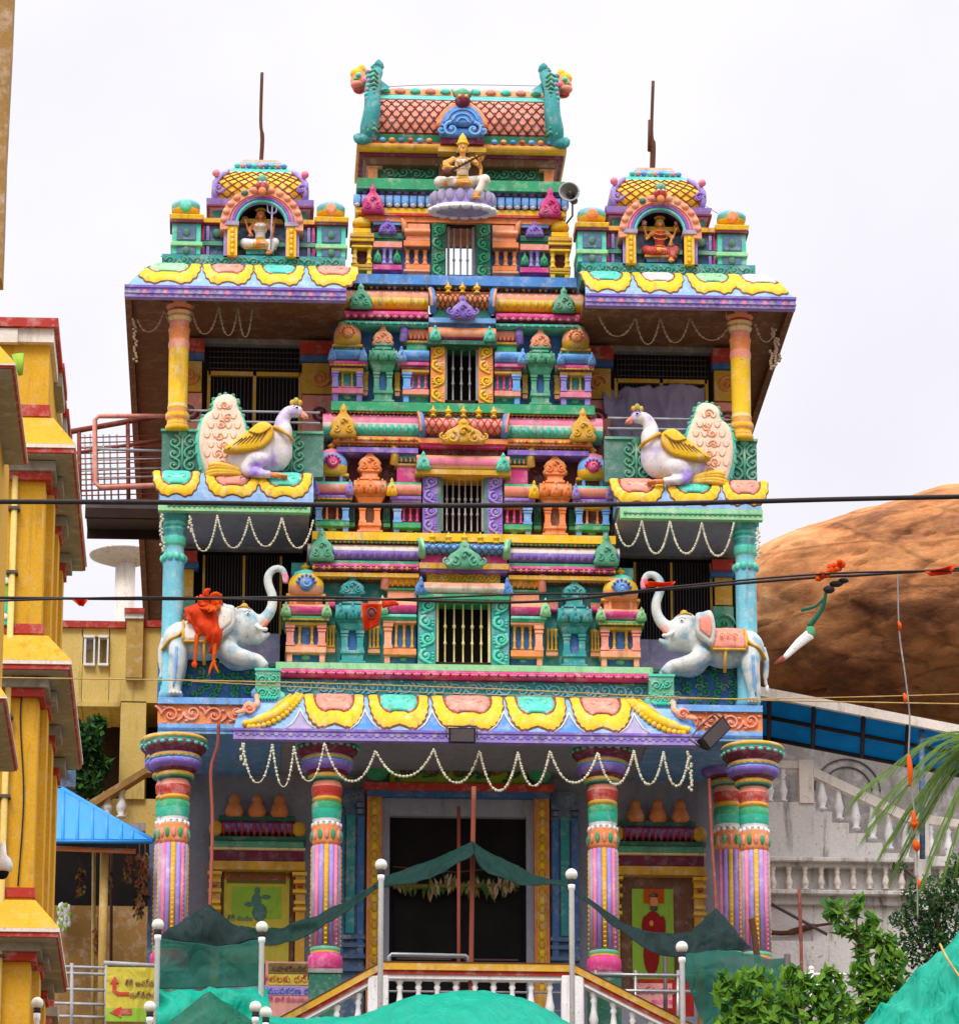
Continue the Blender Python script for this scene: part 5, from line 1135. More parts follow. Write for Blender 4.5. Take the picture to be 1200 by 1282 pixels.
# ------------------------------------------------------------------ statues
def pq(s, c, Y, k, z0):
    """local frame for a statue: dx,dz in picture pixels, dy in metres"""
    return lambda dx, dz, dy=0: (c+s*dx*k, Y+dy, z0+dz*k)
def limb(mb, pts, rad, m, n=10):
    mb.tube(pts, rad, m, n)
    for p, r in zip(pts, rad): mb.ball(p, r*1.02, r*1.02, r*1.02, m, 10, 6)
def hand(mb, q, x, z, y, k, m, d=1, up=1):
    mb.ball(q(x, z, y), 1.9*k, 1.3*k, 2.2*k, m, 8, 5)
    for i in range(4):
        a = (i-1.5)*.28; L = [3.2,3.8,3.6,2.9][i]
        b = q(x+a*5, z+up*1.5, y); e = q(x+a*8, z+up*(1.5+L), y-.015); f = q(x+a*8, z+up*(1.2+L)-up*.2, y-.05)
        mb.tube([b, e, f], [.62*k,.55*k,.4*k], m, 5)
    mb.tube([q(x+d*1.4, z, y), q(x+d*3.2, z+up*1.6, y-.02)], [.7*k,.5*k], m, 5)
def deity(name, loc, s, c, Y, z0, k, label, skin, sari, belt, crown, spec):
    root = thing(name, loc, label, 'statue'); q = pq(s, c, Y, k, z0)
    b = MB()                                             # whole body in one mesh
    b.ball(q(0,9), 11*k, 8*k, 8*k, skin); b.ball(q(0,20), 7.2*k, 5.5*k, 9*k, skin); b.ball(q(0,32), 9.5*k, 6*k, 10*k, skin); b.ball(q(0,39), 10.5*k, 4.6*k, 5*k, skin)
    for d in (-1, 1): b.ball(q(d*4.6,34,-.11), 4*k, 3.4*k, 4*k, skin)
    b.tube([q(0,40), q(0,49)], [4*k,3.2*k], skin, 10); b.ball(q(0,54,-.03), 6.4*k, 6.6*k, 8*k, skin); b.ball(q(0,48.5,-.11), 3.4*k, 3*k, 3*k, skin)
    for d in (-1, 1): b.ball(q(d*6.5,53,-.0), 1.3*k, 1.4*k, 2.4*k, skin, 8, 5)
    for pts in spec['arms']:
        limb(b, [q(*p) for p in pts], [3.4*k, 2.7*k, 1.9*k], skin)
    for pts, rr in spec['legs']: limb(b, [q(*p) for p in pts], [r*k for r in rr], skin)
    organic('body', b, root, .022, 3)
    hb = MB()
    for pts, up in zip(spec['arms'], spec['ups']): p = pts[-1]; hand(hb, q, p[0], p[1], p[2], k, skin, 1, up)
    for x, z, y, d in spec['feet']:
        hb.ball(q(x, z, y), 4.4*k, 3*k, 2*k, skin, 10, 6)
        for i in range(5): hb.ball(q(x+d*(3.6+.5*(i % 2)), z-1.2+i*.6, y-.05+i*.02), .9*k, .9*k, .7*k, skin, 6, 4)
    hb.build('hands_and_feet', root)
    g = MB()                                             # garment over legs and chest
    g.ball(q(0,8), 13*k, 9*k, 8.6*k, sari)
    for pts, rr in spec['legs']:
        P_ = [q(*p) for p in pts]; limb(g, P_[:-1]+[tuple(Vector(P_[-2]).lerp(Vector(P_[-1]), .72))], [(r+1.1)*k for r in rr], sari)
    if spec.get('top'):
        g.ball(q(0,32,-.02), 10*k, 6.4*k, 10.4*k, spec['top']); g.ball(q(0,22,-.0), 7.7*k, 6*k, 8*k, spec['top'])
        for d in (-1, 1): g.ball(q(d*4.6,34,-.13), 4.4*k, 3.6*k, 4.4*k, spec['top'])
    organic('garment', g, root, .022, 2)
    f = MB()                                             # pleats, belt, jewels
    for i in range(7): x = -9+i*3; f.tube([q(x*.5, 12, -.2), q(x, 4, -.3), q(x*1.25, -3, -.3)], [.9*k,1.1*k,.8*k], spec['pleat'], 5)
    f.tube([q(7.6*math.cos(a), 17, -6*k*math.sin(a)) for a in [math.pi*i/10 for i in range(11)]], 1.1*k, belt, 6)
    for r, z in ((6.5,40),(8.5,35),(9.5,28)):
        f.tube([q(r*math.cos(a), z-r*.55*math.sin(a), -.13-.09*math.sin(a)) for a in [math.pi*i/10 for i in range(11)]], .7*k, belt, 5)
    for pts in spec['arms']:
        a, m_, h_ = [Vector(q(*p)) for p in pts]
        for p, r in ((a.lerp(m_, .55), 3.5), (m_.lerp(h_, .8), 2.6)): f.ball(p, r*k, r*k, 1.1*k, belt, 8, 4)
    f.build('jewellery', root)
    h = MB()
    h.ball(q(0,57,.05), 7*k, 6.8*k, 7*k, 'hair', 12, 8); h.ball(q(0,50,.13), 5.5*k, 3*k, 7*k, 'hair', 10, 6)
    for d in (-1, 1): h.tube([q(d*6, 52, .03), q(d*7.4, 44, .03), q(d*8, 38, .0)], [1.8*k,1.6*k,.9*k], 'hair', 6)
    h.build('hair', root)
    fc = MB()
    fc.tube([q(0,56.2,-.03-6.3*k), q(0,53.2,-.03-8.2*k), q(0,52.5,-.03-7*k)], [.6*k,1.3*k,1.2*k], skin, 6)
    for d in (-1, 1):
        fc.ball(q(d*2.6,55.4,-.03-5.9*k), 1.5*k, .5*k, .8*k, 'white', 8, 5); fc.ball(q(d*2.6,55.4,-.03-6.35*k), .7*k, .3*k, .7*k, 'black', 6, 4)
        fc.tube([q(d*1.1,57.4,-.03-6.3*k), q(d*2.8,58.1,-.03-6.2*k), q(d*4.4,57.2,-.03-5.2*k)], .35*k, 'black', 5)
        fc.ball(q(d*6.6,50,-.01), 1.1*k, 1.1*k, 1.6*k, belt, 6, 4)
    fc.ball(q(0,50,-.03-6.1*k), 1.9*k, .7*k, .7*k, 'red', 8, 5); fc.ball(q(0,58.8,-.03-6.4*k), .7*k, .4*k, .9*k, 'red', 6, 4)
    fc.build('face', root)
    cr = MB(); x, y, z = q(0,60,.0)
    cr.lathe((x, y, z), [(6.9*k,-1*k),(7.6*k,1*k),(7*k,2.5*k),(6*k,5*k),(6.4*k,6*k),(4.6*k,9*k),(4.8*k,10*k),(2.6*k,13*k),(.5*k,16*k)], crown, 14)
    for i in range(9): a = math.pi*(i+.5)/9+math.pi; cr.ball((x+7.3*k*math.cos(a), y+7.3*k*math.sin(a), z+1*k), 1*k, 1*k, 1.3*k, 'yellow', 6, 4)
    cr.build('crown', root)
    return root, q
Y_ = Y4-.6; t = T(0, 237, Y_); k = KS(Y_, t.z)
spec = dict(arms=[[(-12,41,0),(-20,29,-.05),(-9,22,-.27)], [(-12,41,.05),(-23,36,.0),(-24,26,-.05)], [(12,41,0),(22,30,-.05),(20,38,-.22)], [(12,40,.06),(23,30,.02),(22,17,-.12)]], ups=[-1,1,1,-1],
            legs=[([(-6,8,0),(-29,6,-.12),(-3,2,-.3)], [8,6.5,4]), ([(6,8,0),(27,9,-.16),(16,-14,-.24)], [8,6.5,4])],
            feet=[(3,1,-.32,1),(16,-18,-.3,1)], top='grey', pleat='gold')
root, q = deity('goddess_statue', t, 1, t.x, Y_, t.z, k, 'golden-faced goddess statue in grey robes seated on a purple lotus playing a long lute', 'skin', 'cream_white', 'gold', 'yellow', spec)
v = MB(); v.tube([q(-27,10,-.34), q(-16,15,-.4), q(20,37,-.36), q(26,42,-.3)], [1.9*k,2.2*k,1.7*k,1.2*k], 'wood', 8); v.ball(q(-20,13,-.36), 6.5*k, 4.5*k, 6*k, 'wood', 12, 8); v.ball(q(22,36,-.25), 4*k, 4*k, 4*k, 'gold', 10, 6)
for i in range(7): v.ball(q(-8+i*4, 20+i*2.45, -.43), 1*k, .8*k, 1.4*k, 'gold', 6, 4)
v.build('lute', label='long brown lute held slantwise across the lap of the goddess statue', category='instrument')
for s in (-1, 1):
    hc = H(s, 250); Yf = .62; t = T(hc, 322, Yf); k = KS(Yf, t.z)*.88; X = t.x+(0 if s < 0 else 0)
    if s < 0:
        spec = dict(arms=[[(-10,40,0),(-18,30,-.05),(-22,42,-.12)], [(-10,41,.05),(-16,28,-.06),(-14,20,-.2)], [(10,40,0),(19,32,-.02),(20,42,-.1)], [(10,41,.05),(18,27,-.04),(16,18,-.18)]], ups=[1,-1,1,-1],
            legs=[([(-6,8,0),(-22,7,-.12),(-2,3,-.28)], [8,6.5,4]), ([(6,8,0),(20,8,-.14),(12,-9,-.2)], [8,6.5,4])], feet=[(3,2,-.3,1),(12,-11,-.26,1)], pleat='gold', top='cream')
        root, q = deity('seated_god_statue', t, 1, X, Yf, t.z+.06, k, 'seated god statue with white legs holding a pale trident in the left roof niche', 'skin2', 'white', 'gold', 'gold', spec)
        v = MB(); v.tube([q(15,-6,-.3), q(16,52,-.3)], 1.3*k, 'violetgrey', 7)
        for d in (-1, 0, 1): v.tube([q(16,47,-.3), q(16+d*6,51,-.3), q(16+d*7,62,-.3)], [1.3*k,1.3*k,.5*k], 'violetgrey', 6)
        v.build('trident', label='pale three-pronged trident beside the seated god in the left roof niche', category='trident')
    else:
        spec = dict(arms=[[(-10,40,0),(-19,30,-.05),(-23,43,-.12)], [(-10,41,.05),(-17,30,-.05),(-20,24,-.2)], [(10,40,0),(19,30,-.05),(23,42,-.12)], [(10,41,.05),(17,29,-.05),(14,18,-.22)]], ups=[1,1,1,-1],
            legs=[([(-6,8,0),(-20,8,-.12),(-2,5,-.28)], [8,6.5,4]), ([(6,8,0),(20,8,-.14),(14,-8,-.2)], [8,6.5,4])], feet=[(3,5,-.3,1),(14,-10,-.26,1)], pleat='red', top='red')
        root, q = deity('seated_goddess_statue', t, 1, X, Yf, t.z+.06, k, 'seated goddess statue in red dress with raised hands in the right roof niche', 'skin', 'red', 'gold', 'gold', spec)
        v = MB()
        for x in (-23, 23): v.ball(q(x,51,-.12), 3*k, 3*k, 3.4*k, 'pink', 8, 6)
        for i in range(5): v.ball(q(-23+2*math.cos(i*1.26), 50+2*math.sin(i*1.26), -.16), 1.8*k, 1*k, 1.8*k, 'pink', 6, 4)
        v.build('lotus_buds', root)
    st = MB(); st.box(X-20*k, X+20*k, Yf-.12, Yf+.4, ZA(326, Yf), t.z+.03, 'greyblue' if s > 0 else 'teal'); st.box(X-23*k, X+23*k, Yf-.16, Yf+.42, t.z+.03, t.z+.07, 'gold'); st.build('seat_block', root)
# ---- elephants
def elephant(s):
    Y = -.08; zf = ZA(880, Y); xf = XC+s*330*KS(Y, zf)
    lab = 'white elephant statue with orange saddle cloth and raised trunk on the right balcony ledge' if s > 0 else 'grey white elephant statue half hidden under an orange cloth on the left balcony ledge'
    root = thing('elephant_statue', (xf, Y, zf), lab, 'elephant', 'elephant statues facing the tower from each side')
    def e(px, py, dy=0, off=None):
        hx = s*(px-580); t = T(hx, py, Y); return (t.x, Y+dy, t.z)
    K = KS(Y, zf); b = MB(); m = 'elephant'
    b.ball(e(934,808), 23*K, 22*K, 25*K, m, 20, 12); b.ball(e(908,810), 34*K, 23*K, 23*K, m, 20, 12); b.ball(e(884,803), 21*K, 20*K, 23*K, m, 20, 12)
    b.ball(e(853,790,-.03), 21*K, 18*K, 23*K, m, 20, 12); b.ball(e(857,773,-.03), 15*K, 14*K, 9*K, m, 16, 10); b.tube([e(880,802), e(858,796)], [20*K,18*K], m, 14)
    b.tube([e(847,802,-.03), e(836,804,-.04), e(828,800,-.04), e(823,797,-.04)], [11*K,8*K,4*K,2*K], m, 10)   # lower jaw
    b.tube(catmull([e(846,784,-.04), e(832,781,-.05), e(822,768,-.05), e(820,752,-.05), e(825,737,-.05), e(825,725,-.05), e(817,717,-.05), e(808,718,-.05), e(804,727,-.05), e(805,733,-.05)], 5), [10*K,8.2*K,6.8*K,6.2*K,5.8*K,5.4*K,5*K,4.6*K,4.1*K,3.8*K], m, 12)
    for dy in (-.26, .26):
        b.tube(catmull([e(937,812,dy*.8), e(938,838,dy), e(942,862,dy), e(942,878,dy)], 4), [11*K,12.5*K,11*K,9*K,8*K,8*K], m, 12); b.ball(e(942,878,dy), 9.5*K, 9.5*K, 4*K, m, 12, 6)
    for dy, a in ((-.24, 0), (.22, 4)):
        b.tube(catmull([e(880,815,dy*.8), e(868,828,dy), e(850,833-a,dy), e(838,835-a,dy), e(829,844-a,dy)], 4), [13*K,12.5*K,11*K,9*K,7.5*K,7*K], m, 12)
    body = organic('body', b, root, .03, 6)
    r = MB()
    ear = catmull([(876,770),(886,768),(891,780),(892,796),(888,812),(878,806),(868,797),(866,782),(868,772),(876,770)], 4)[:-1]
    def poly(pts, dy): return [(e(x, y)[0], e(x, y)[2]) for x, y in pts]
    pe = poly(ear, 0)
    if s < 0: pe = pe[::-1]
    r.relief(pe, Y-.52, Y-.36, m, .9); pe2 = [(sum(p[0] for p in pe)/len(pe)*.35+p[0]*.65, sum(p[1] for p in pe)/len(pe)*.35+p[1]*.65) for p in pe]
    r.relief(pe2, Y-.56, Y-.45, 'salmon' if s > 0 else 'cream_white', .85); r.build('ear', root)
    t_ = MB(); t_.tube(catmull([e(840,791,-.22), e(833,797,-.3), e(826,797,-.3)], 4), [3*K]*4+[2.4*K]*4+[.8*K], 'white', 8); t_.build('tusk', root)
    mo = MB(); mo.tube(catmull([e(840,793,-.06), e(832,791,-.16), e(826,784,-.2)], 4), 3.2*K, 'salmon', 8); mo.tube(catmull([e(806,722,-.06), e(803,728,-.08), e(804,735,-.08)], 4), 3.2*K, 'pink', 8); mo.build('mouth', root)
    ey = MB(); ey.ball(e(851,778,-.29), 2.4*K, 1*K, 1.7*K, 'white', 8, 5); ey.ball(e(850.5,778,-.305), 1.2*K, .8*K, 1.2*K, 'black', 6, 4); ey.tube([e(847,776,-.29), e(851,774,-.3), e(856,776,-.28)], .6*K, 'skyblue', 5); ey.build('eye', root)
    # saddle cloth: thick curved sheet over the back
    def back(px, a, lift=0):                             # a angle from the flank (-1) over the top (0) to the far flank (1)
        cz = 810; R_y = 24*K+lift; top = {0:1}.get(0)
        c = e(px, cz); rz = 24.5*K+lift - abs(px-905)*.05*K
        return (c[0], Y+R_y*math.sin(a), c[2]+rz*math.cos(a))
    def saddle(x0, x1, a0, a1, lift, m_):
        sd = MB(); nx, na = 10, 20; vs = []; fs = []
        for i in range(nx+1):
            for j in range(na+1):
                px = x0+(x1-x0)*i/nx; a = a0+(a1-a0)*j/na; vs.append(back(px, a, lift+.012*math.sin(j*1.7+i)))
        for i in range(nx):
            for j in range(na): f = (i*(na+1)+j, i*(na+1)+j+1, (i+1)*(na+1)+j+1, (i+1)*(na+1)+j); fs.append(f)
        sd.add(vs, fs, m_, True); o = sd; return o
    sd = saddle(889, 930, -1.75, 1.75, .05, 'salmon' if s > 0 else 'cream_white'); o = sd.build('saddle_cloth', root); q = o.modifiers.new('solid', 'SOLIDIFY'); q.thickness = .04; q.offset = 0
    bd = MB()
    for px in (888, 931): bd.tube([back(px, -1.78+3.56*i/20, .065) for i in range(21)], 1.9*K, 'gold', 6)
    bd.tube([back(888+43*i/12, -1.78, .065) for i in range(13)], 1.9*K, 'gold', 6); bd.tube([back(888+43*i/12, 1.78, .065) for i in range(13)], 1.9*K, 'gold', 6)
    bd.tube(catmull([back(925,-.7,.06), e(936,806,-.36), e(948,812,-.3), e(957,820,-.05)], 4), 2.2*K, 'gold', 6); bd.tube([back(905,-1.75,.05), e(905,842,-.25)], 2.2*K, 'gold', 6)
    for i in range(3): bd.spiral((back(900+i*8,-1.1)[0], back(900+i*8,-1.1)[2]), 3.6*K, Y-.47+.0*i, 'orange' if s > 0 else 'salmon', 1.2, 1, 0, th=.8*K)
    bd.build('gold_border', root)
    tl = MB(); tl.tube(catmull([e(954,806,0), e(959,825,0), e(958,845,0), e(960,856,0)], 4), [4.5*K]*4+[3.5*K]*4+[2*K]*5, m, 8); tl.ball(e(960,857,0), 2.8*K, 2.8*K, 6*K, 'seagreen' if s < 0 else 'white', 8, 6); tl.build('tail', root)
    hd = MB(); hd.ball(e(855,764,-.03), 5*K, 6*K, 4*K, 'gold', 10, 6); hd.tube(catmull([e(847,770,-.15), e(855,767,-.22), e(864,769,-.2)], 4), 1.2*K, 'gold', 6); hd.build('head_jewel', root)
    sp_ = MB(); sp_.tube(catmull([e(939,822,-.42), e(940,845,-.44), e(943,872,-.4)], 4), [2*K,1.6*K,1*K], 'skyblue', 6, .4); sp_.build('painted_stripe', root); tn = MB()
    for x in (934, 938, 943, 947): tn.ball(e(x,879,-.39), 1.5*K, 1*K, 1.8*K, 'cream_white', 6, 4)
    tn.build('toenail', root)
    return root, e, K
elephant(1)
_, eL, KE = elephant(-1)
# orange cloth thrown over the left elephant
def patch(rows, name, mat, thick=.012, nu=6, nv=6, wr=.02, parent=None, jit=0, **tags):
    """smooth sheet through a grid of 3D control points with small wrinkles"""
    if jit: rows = [[Vector(p)+Vector((random.uniform(-jit,jit), random.uniform(-jit,jit), random.uniform(-jit,jit))) for p in catmull([tuple(p) for p in r], 3)] for r in rows]
    R1 = [catmull([tuple(p) for p in r], nu) for r in rows]
    cols = list(zip(*R1)); C = [catmull(list(c), nv) for c in cols]
    mb = MB(); nC, nR = len(C), len(C[0]); vs = []
    from mathutils import noise
    for i in range(nC):
        for j in range(nR):
            p = Vector(C[i][j]); n = noise.noise(Vector((p.x*1.7, p.y*1.7+3, p.z*1.7)))+.5*noise.noise(Vector((p.x*5, p.y*5, p.z*5)))-1.1*abs(noise.noise(Vector((p.x*2.6+p.z*1.3, p.y*2, p.z*1.1-p.x*.6))))
            vs.append(p+Vector((0, -1, .4))*n*wr)
    fs = [(i*nR+j, (i+1)*nR+j, (i+1)*nR+j+1, i*nR+j+1) for i in range(nC-1) for j in range(nR-1)]
    mb.add(vs, fs, mat, True); o = mb.build(name, parent, **tags)
    q = o.modifiers.new('solid', 'SOLIDIFY'); q.thickness = thick; q.offset = 0
    return o
rows = [[eL(893,768,.2), eL(905,764,.15), eL(918,762,.1), eL(930,776,.15)],
        [eL(888,772,-.2), eL(900,758,-.3), eL(915,760,-.3), eL(930,780,-.25)],
        [eL(878,790,-.5), eL(898,776,-.55), eL(914,780,-.58), eL(926,792,-.5)],
        [eL(882,815,-.5), eL(896,806,-.56), eL(908,802,-.55), eL(920,798,-.5)],
        [eL(890,838,-.42), eL(898,822,-.5), eL(905,812,-.5), eL(914,806,-.47)]]
patch(rows, 'draped_cloth', 'orangecloth', wr=.1, jit=.075, label='bright orange cloth draped over the back of the left elephant statue', category='cloth')
mb = MB(); mb.tube(catmull([eL(893,815,-.5), eL(892,830,-.5), eL(893,842,-.48), eL(887,856,-.5)], 4), [.05,.045,.03,.015], 'orangecloth2', 6, .3); mb.tube(catmull([eL(892,840,-.48), eL(897,850,-.48), eL(899,858,-.48)], 4), [.045,.03,.012], 'orangecloth2', 6, .3)
mb.tube(catmull([eL(914,808,-.48), eL(915,825,-.5), eL(917,845,-.5)], 4), [.045,.035,.025], 'orangecloth2', 6, .3); mb.ball(eL(917,846,-.5), .06, .03, .07, 'orangecloth', 8, 5); 
for a_ in range(14):
    an = 2*math.pi*a_/14+random.uniform(-.2,.2); c_ = eL(898,770,-.5); L_ = random.uniform(.18,.36); tp_ = (c_[0]+L_*math.cos(an), c_[1]-random.uniform(.02,.14), c_[2]+L_*.75*math.sin(an)); md_ = (c_[0]+L_*.6*math.cos(an+.4), c_[1]-.12, c_[2]+L_*.6*math.sin(an+.4)); mb.tube(catmull([c_, md_, tp_], 4), [.03,.06,.02], random.choice(['orangecloth','orangecloth2']), 6, .35)
mb.build('cloth_streamer', label='orange ribbon knot and loose ends tied over the cloth on the left elephant', category='cloth')
# ---- geese
def goose(s):
    Y = -.12; zf = ZA(606, Y); xf = XC+s*270*KS(Y, zf)
    root = thing('goose_statue', (xf, Y, zf), ('white and lilac goose statue facing left with yellow wings and peach tail, right balcony' if s > 0 else 'white and lilac goose statue facing right with yellow wings and peach tail, left balcony'), 'bird', 'goose statues facing the tower from each side')
    off = 0 if s > 0 else -5
    def e(px, py, dy=0): t = T(s*(px-579+off), py, Y); return (t.x, Y+dy, t.z)
    K = KS(Y, zf); b = MB(); m = 'goose'
    b.ball(e(822,568), 23*K, 17*K, 29*K, m, 20, 12); b.ball(e(840,575), 30*K, 20*K, 24*K, m, 20, 12); b.ball(e(862,582), 22*K, 16*K, 18*K, m, 18, 10)
    b.tube(catmull([e(818,558,0), e(812,545,-.02), e(812,533,-.03), e(806,522,-.04), e(797,519,-.05)], 5), [18*K,13*K,9.5*K,8*K,7.5*K], m, 14); b.ball(e(795,520,-.05), 9*K, 8*K, 8.5*K, m, 16, 10)
    for dy in (-.22, .2):
        b.ball(e(844,584,dy), 17*K, 10*K, 13*K, m, 14, 9); b.tube(catmull([e(852,588,dy), e(856,598,dy), e(846,602,dy-.04), e(826,604,dy-.06)], 4), [9*K,8*K,6.5*K,5*K], m, 10)
    organic('body', b, root, .03, 5)
    p = MB(); p.tube([e(789,522,-.05), e(782,526,-.05), e(780,529,-.05)], [4.5*K,2.6*K,.8*K], 'salmon', 8); p.tube([e(788,525,-.05), e(783,529,-.05)], [3*K,1*K], 'salmon', 8); p.build('beak', root)
    p = MB(); p.ball(e(795,507,-.05), 4*K, 3*K, 5*K, 'olive', 8, 6); p.ball(e(790,509,-.05), 3*K, 3*K, 4*K, 'gold', 8, 5); p.ball(e(800,509,-.05), 3*K, 3*K, 4*K, 'gold', 8, 5); p.build('crest', root)
    p = MB(); p.ball(e(794,518,-.2), 1.8*K, .8*K, 1.3*K, 'black', 8, 5); p.tube([e(790,516.5,-.2), e(795,515,-.2), e(799,517,-.19)], .7*K, 'purple', 5); p.build('eye', root)
    p = MB(); p.tube(catmull([e(824,541,.1), e(822,543,-.2), e(814,549,-.3), e(804,555,-.28), e(799,558,-.1)], 4), 2.6*K, 'gold', 6); p.build('neck_band', root)
    for dy in (-1, 1):
        w = MB(); ow = catmull([(824,545),(831,540),(842,541),(853,550),(866,560),(885,574),(880,578),(862,578),(840,574),(828,565),(823,555),(824,545)], 3)[:-1]
        pe = [(e(x, y)[0], e(x, y)[2]) for x, y in ow]
        if s < 0: pe = pe[::-1]
        ya, yb = (Y-.42, Y-.22) if dy < 0 else (Y+.42, Y+.22)
        if dy < 0: w.relief(pe, ya, yb, 'yellow', .9, 'gold')
        else: w.relief(pe[::-1], ya, yb, 'yellow', .9, 'gold')
        if dy < 0:
            for i in range(7): x = 832+i*5; w.tube([e(x, 553+i*1.5, -.43), e(x+12+i, 573+i*.5, -.40)], .8*K, 'brown', 5)
            w.tube(catmull([e(827,547,-.43), e(840,556,-.46), e(854,553,-.42)], 4), 1.6*K, 'gold', 6)
        w.build('wing', root)
    tlp = [(846,590),(850,574),(857,552),(863,530),(869,515),(870,508),(877,501),(888,502),(896,509),(898,520),(908,530),(912,545),(913,565),(908,590),(900,602),(872,604),(852,600)]
    pl = catmull(tlp+[tlp[0]], 4)[:-1]; pe = [(e(x, y)[0], e(x, y)[2]) for x, y in pl]; cx = sum(x for x, z in pe)/len(pe); cz = sum(z for x, z in pe)/len(pe)
    if s < 0: pe = pe[::-1]
    tp = MB(); tp.relief([(cx+(x-cx)*1.24, cz+(z-cz)*1.07) for x, z in pe], Y+.0, Y+.22, 'aqua', .96); tp.relief([(cx+(x-cx)*1.08, z) for x, z in pe], Y-.14, Y+.1, 'tailpeach', .97)
    for i in range(26):
        a = pl[int(i*len(pl)/26)]; p_ = e(a[0], a[1], .06); tp.ball((cx+(p_[0]-cx)*1.22, p_[1], cz+(p_[2]-cz)*1.06), 3*K, .06, 3*K, 'seagreen', 6, 4)
    for i, (x, y) in enumerate(((884,515),(880,532),(888,540),(890,554),(884,566),(892,576),(886,588))): c = e(x, y); tp.spiral((c[0], c[2]), 6*K, Y-.15, 'peach', 1.3, (-1)**i*s, i, th=.9*K)
    for i in range(7):
        for j in range(4):
            x = 868+j*11+(i % 2)*5; y = 516+i*12
            if (x-888)**2/22**2+(y-556)**2/46**2 < 1: tp.tube([(e(x+a, y+b, 0)[0], Y-.15, e(x+a, y+b, 0)[2]) for a, b in ((-4,-2),(-2.6,3),(0,4.5),(2.6,3),(4,-2))], 0.55*K, 'peach', 5)
    tp.build('tail_fan', root)
    p = MB()
    for i in range(4): p.tube(catmull([e(862,597+i*1.6,-.12), e(880,593+i*3,-.2), e(896,590+i*4,-.15), e(906,592+i*3.5,-.05)], 4), 3.6*K, ['yellow','gold'][i % 2], 8)
    p.build('tail_plume', root)
    p = MB()
    for dy in (-.28, .16):
        for a in (-3, 0, 3): p.tube([e(828,604,dy), e(818,605+a*.3,dy-.02), e(806,607+a*.2,dy+a*.02)], [3.4*K,2.6*K,1.4*K], 'orange', 6)
    p.build('foot', root)
goose(1); goose(-1)
# ------------------------------------------------------------------ garlands
def garland(pts_px, Y, label, group=None, bead=.034, sub=9, mat='flower', xf=None, cat='garland', drop=None):
    """pts: (px,py) hooks and low points alternately"""
    mb = MB(); path = []
    for i in range(0, len(pts_px)-2, 2):
        (x0, y0), (xm, ym), (x1, y1) = pts_px[i:i+3]
        n = 16
        for j in range(n):
            t = j/n; x = x0+(x1-x0)*t; sag = 1-(2*t-1)**2 if 1 else 0
            sag = (1-(abs(2*t-1))**2.3); base = y0+(y1-y0)*t; path.append((x, base+(ym-(y0+y1)/2)*sag))
    path.append(pts_px[-1])
    p3 = [P(x, y, Y+.02*math.sin(x)) for x, y in path]; mb.tube(p3, .012, mat, 5)
    d = 0; last = p3[0]; i = 1; q = Vector(p3[0]); step = bead*1.6*random.uniform(.8,1.3); flip = 0
    while i < len(p3):
        seg = (p3[i]-q).length
        if seg < step: q = p3[i].copy(); i += 1; continue
        q = q+(p3[i]-q).normalized()*step; flip ^= 1
        mb.ball(q+Vector((0, 0, 0)), bead*(1 if flip else .8), bead*.8, bead*(.8 if flip else 1), mat, 5, 4)
    if drop:
        for (x0, y0, y1) in drop:
            a, b = P(x0, y0, Y), P(x0+2, y1, Y); n = int((a-b).length/(bead*1.3))
            for j in range(n): p = a.lerp(b, j/n); mb.ball(p+Vector((random.uniform(-.04,.04), 0, 0)), bead, bead, bead, mat, 5, 4)
    mb.build('flower_garland', label=label, category=cat, **({'group': group} if group else {}))
G = 'flower garlands hung along the eaves'
garland([(303,930),(320,980),(341,932),(354,985),(368,935),(395,978),(406,930)], -1.08, 'short white flower garland with three loops at the left end of the main eave', G, drop=[(303,932,960)])
garland([(406,930),(425,978),(470,940),(500,972),(543,938),(575,980),(600,940),(625,990),(648,942),(670,984),(688,940)], -1.08, 'long white flower garland looping across the middle of the main eave above the entrance', G)
garland([(688,940),(718,980),(748,942),(777,982),(793,940),(815,982),(830,942),(846,984),(862,945)], -1.08, 'white flower garland looping along the right end of the main eave', G, drop=[(862,942,992)])
garland([(237,645),(252,690),(272,646),(292,686),(312,648),(333,684),(353,648),(370,686),(392,652)], -.4, 'white bead garland under the balcony slab above the left elephant', G, bead=.03, drop=[(202,645,692),(237,648,668)])
garland([(770,655),(785,684),(803,652),(820,693),(838,652),(857,693),(878,655),(897,696),(918,655)], -.4, 'white bead garland under the balcony slab above the right elephant', G, bead=.03, drop=[(947,662,700)])
garland([(172,400),(184,415),(206,388),(222,412),(240,388),(256,418),(274,384),(285,420),(298,384),(310,422),(316,386)], .1, 'dull dry garland under the left upper eave beside the yellow pillar', G, bead=.032, mat='dryflower', drop=[(168,400,455)])
garland([(749,395),(768,421),(795,397),(812,431),(826,397),(845,429),(863,397),(890,426),(916,400)], .1, 'dull dry garland under the right upper eave', G, bead=.032, mat='dryflower')
garland([(944,403),(955,428),(970,412)], .1, 'short broken string of dry flowers at the right end of the upper eave', G, bead=.04, mat='dryflower', drop=[(968,412,462),(972,425,455),(964,440,465)])
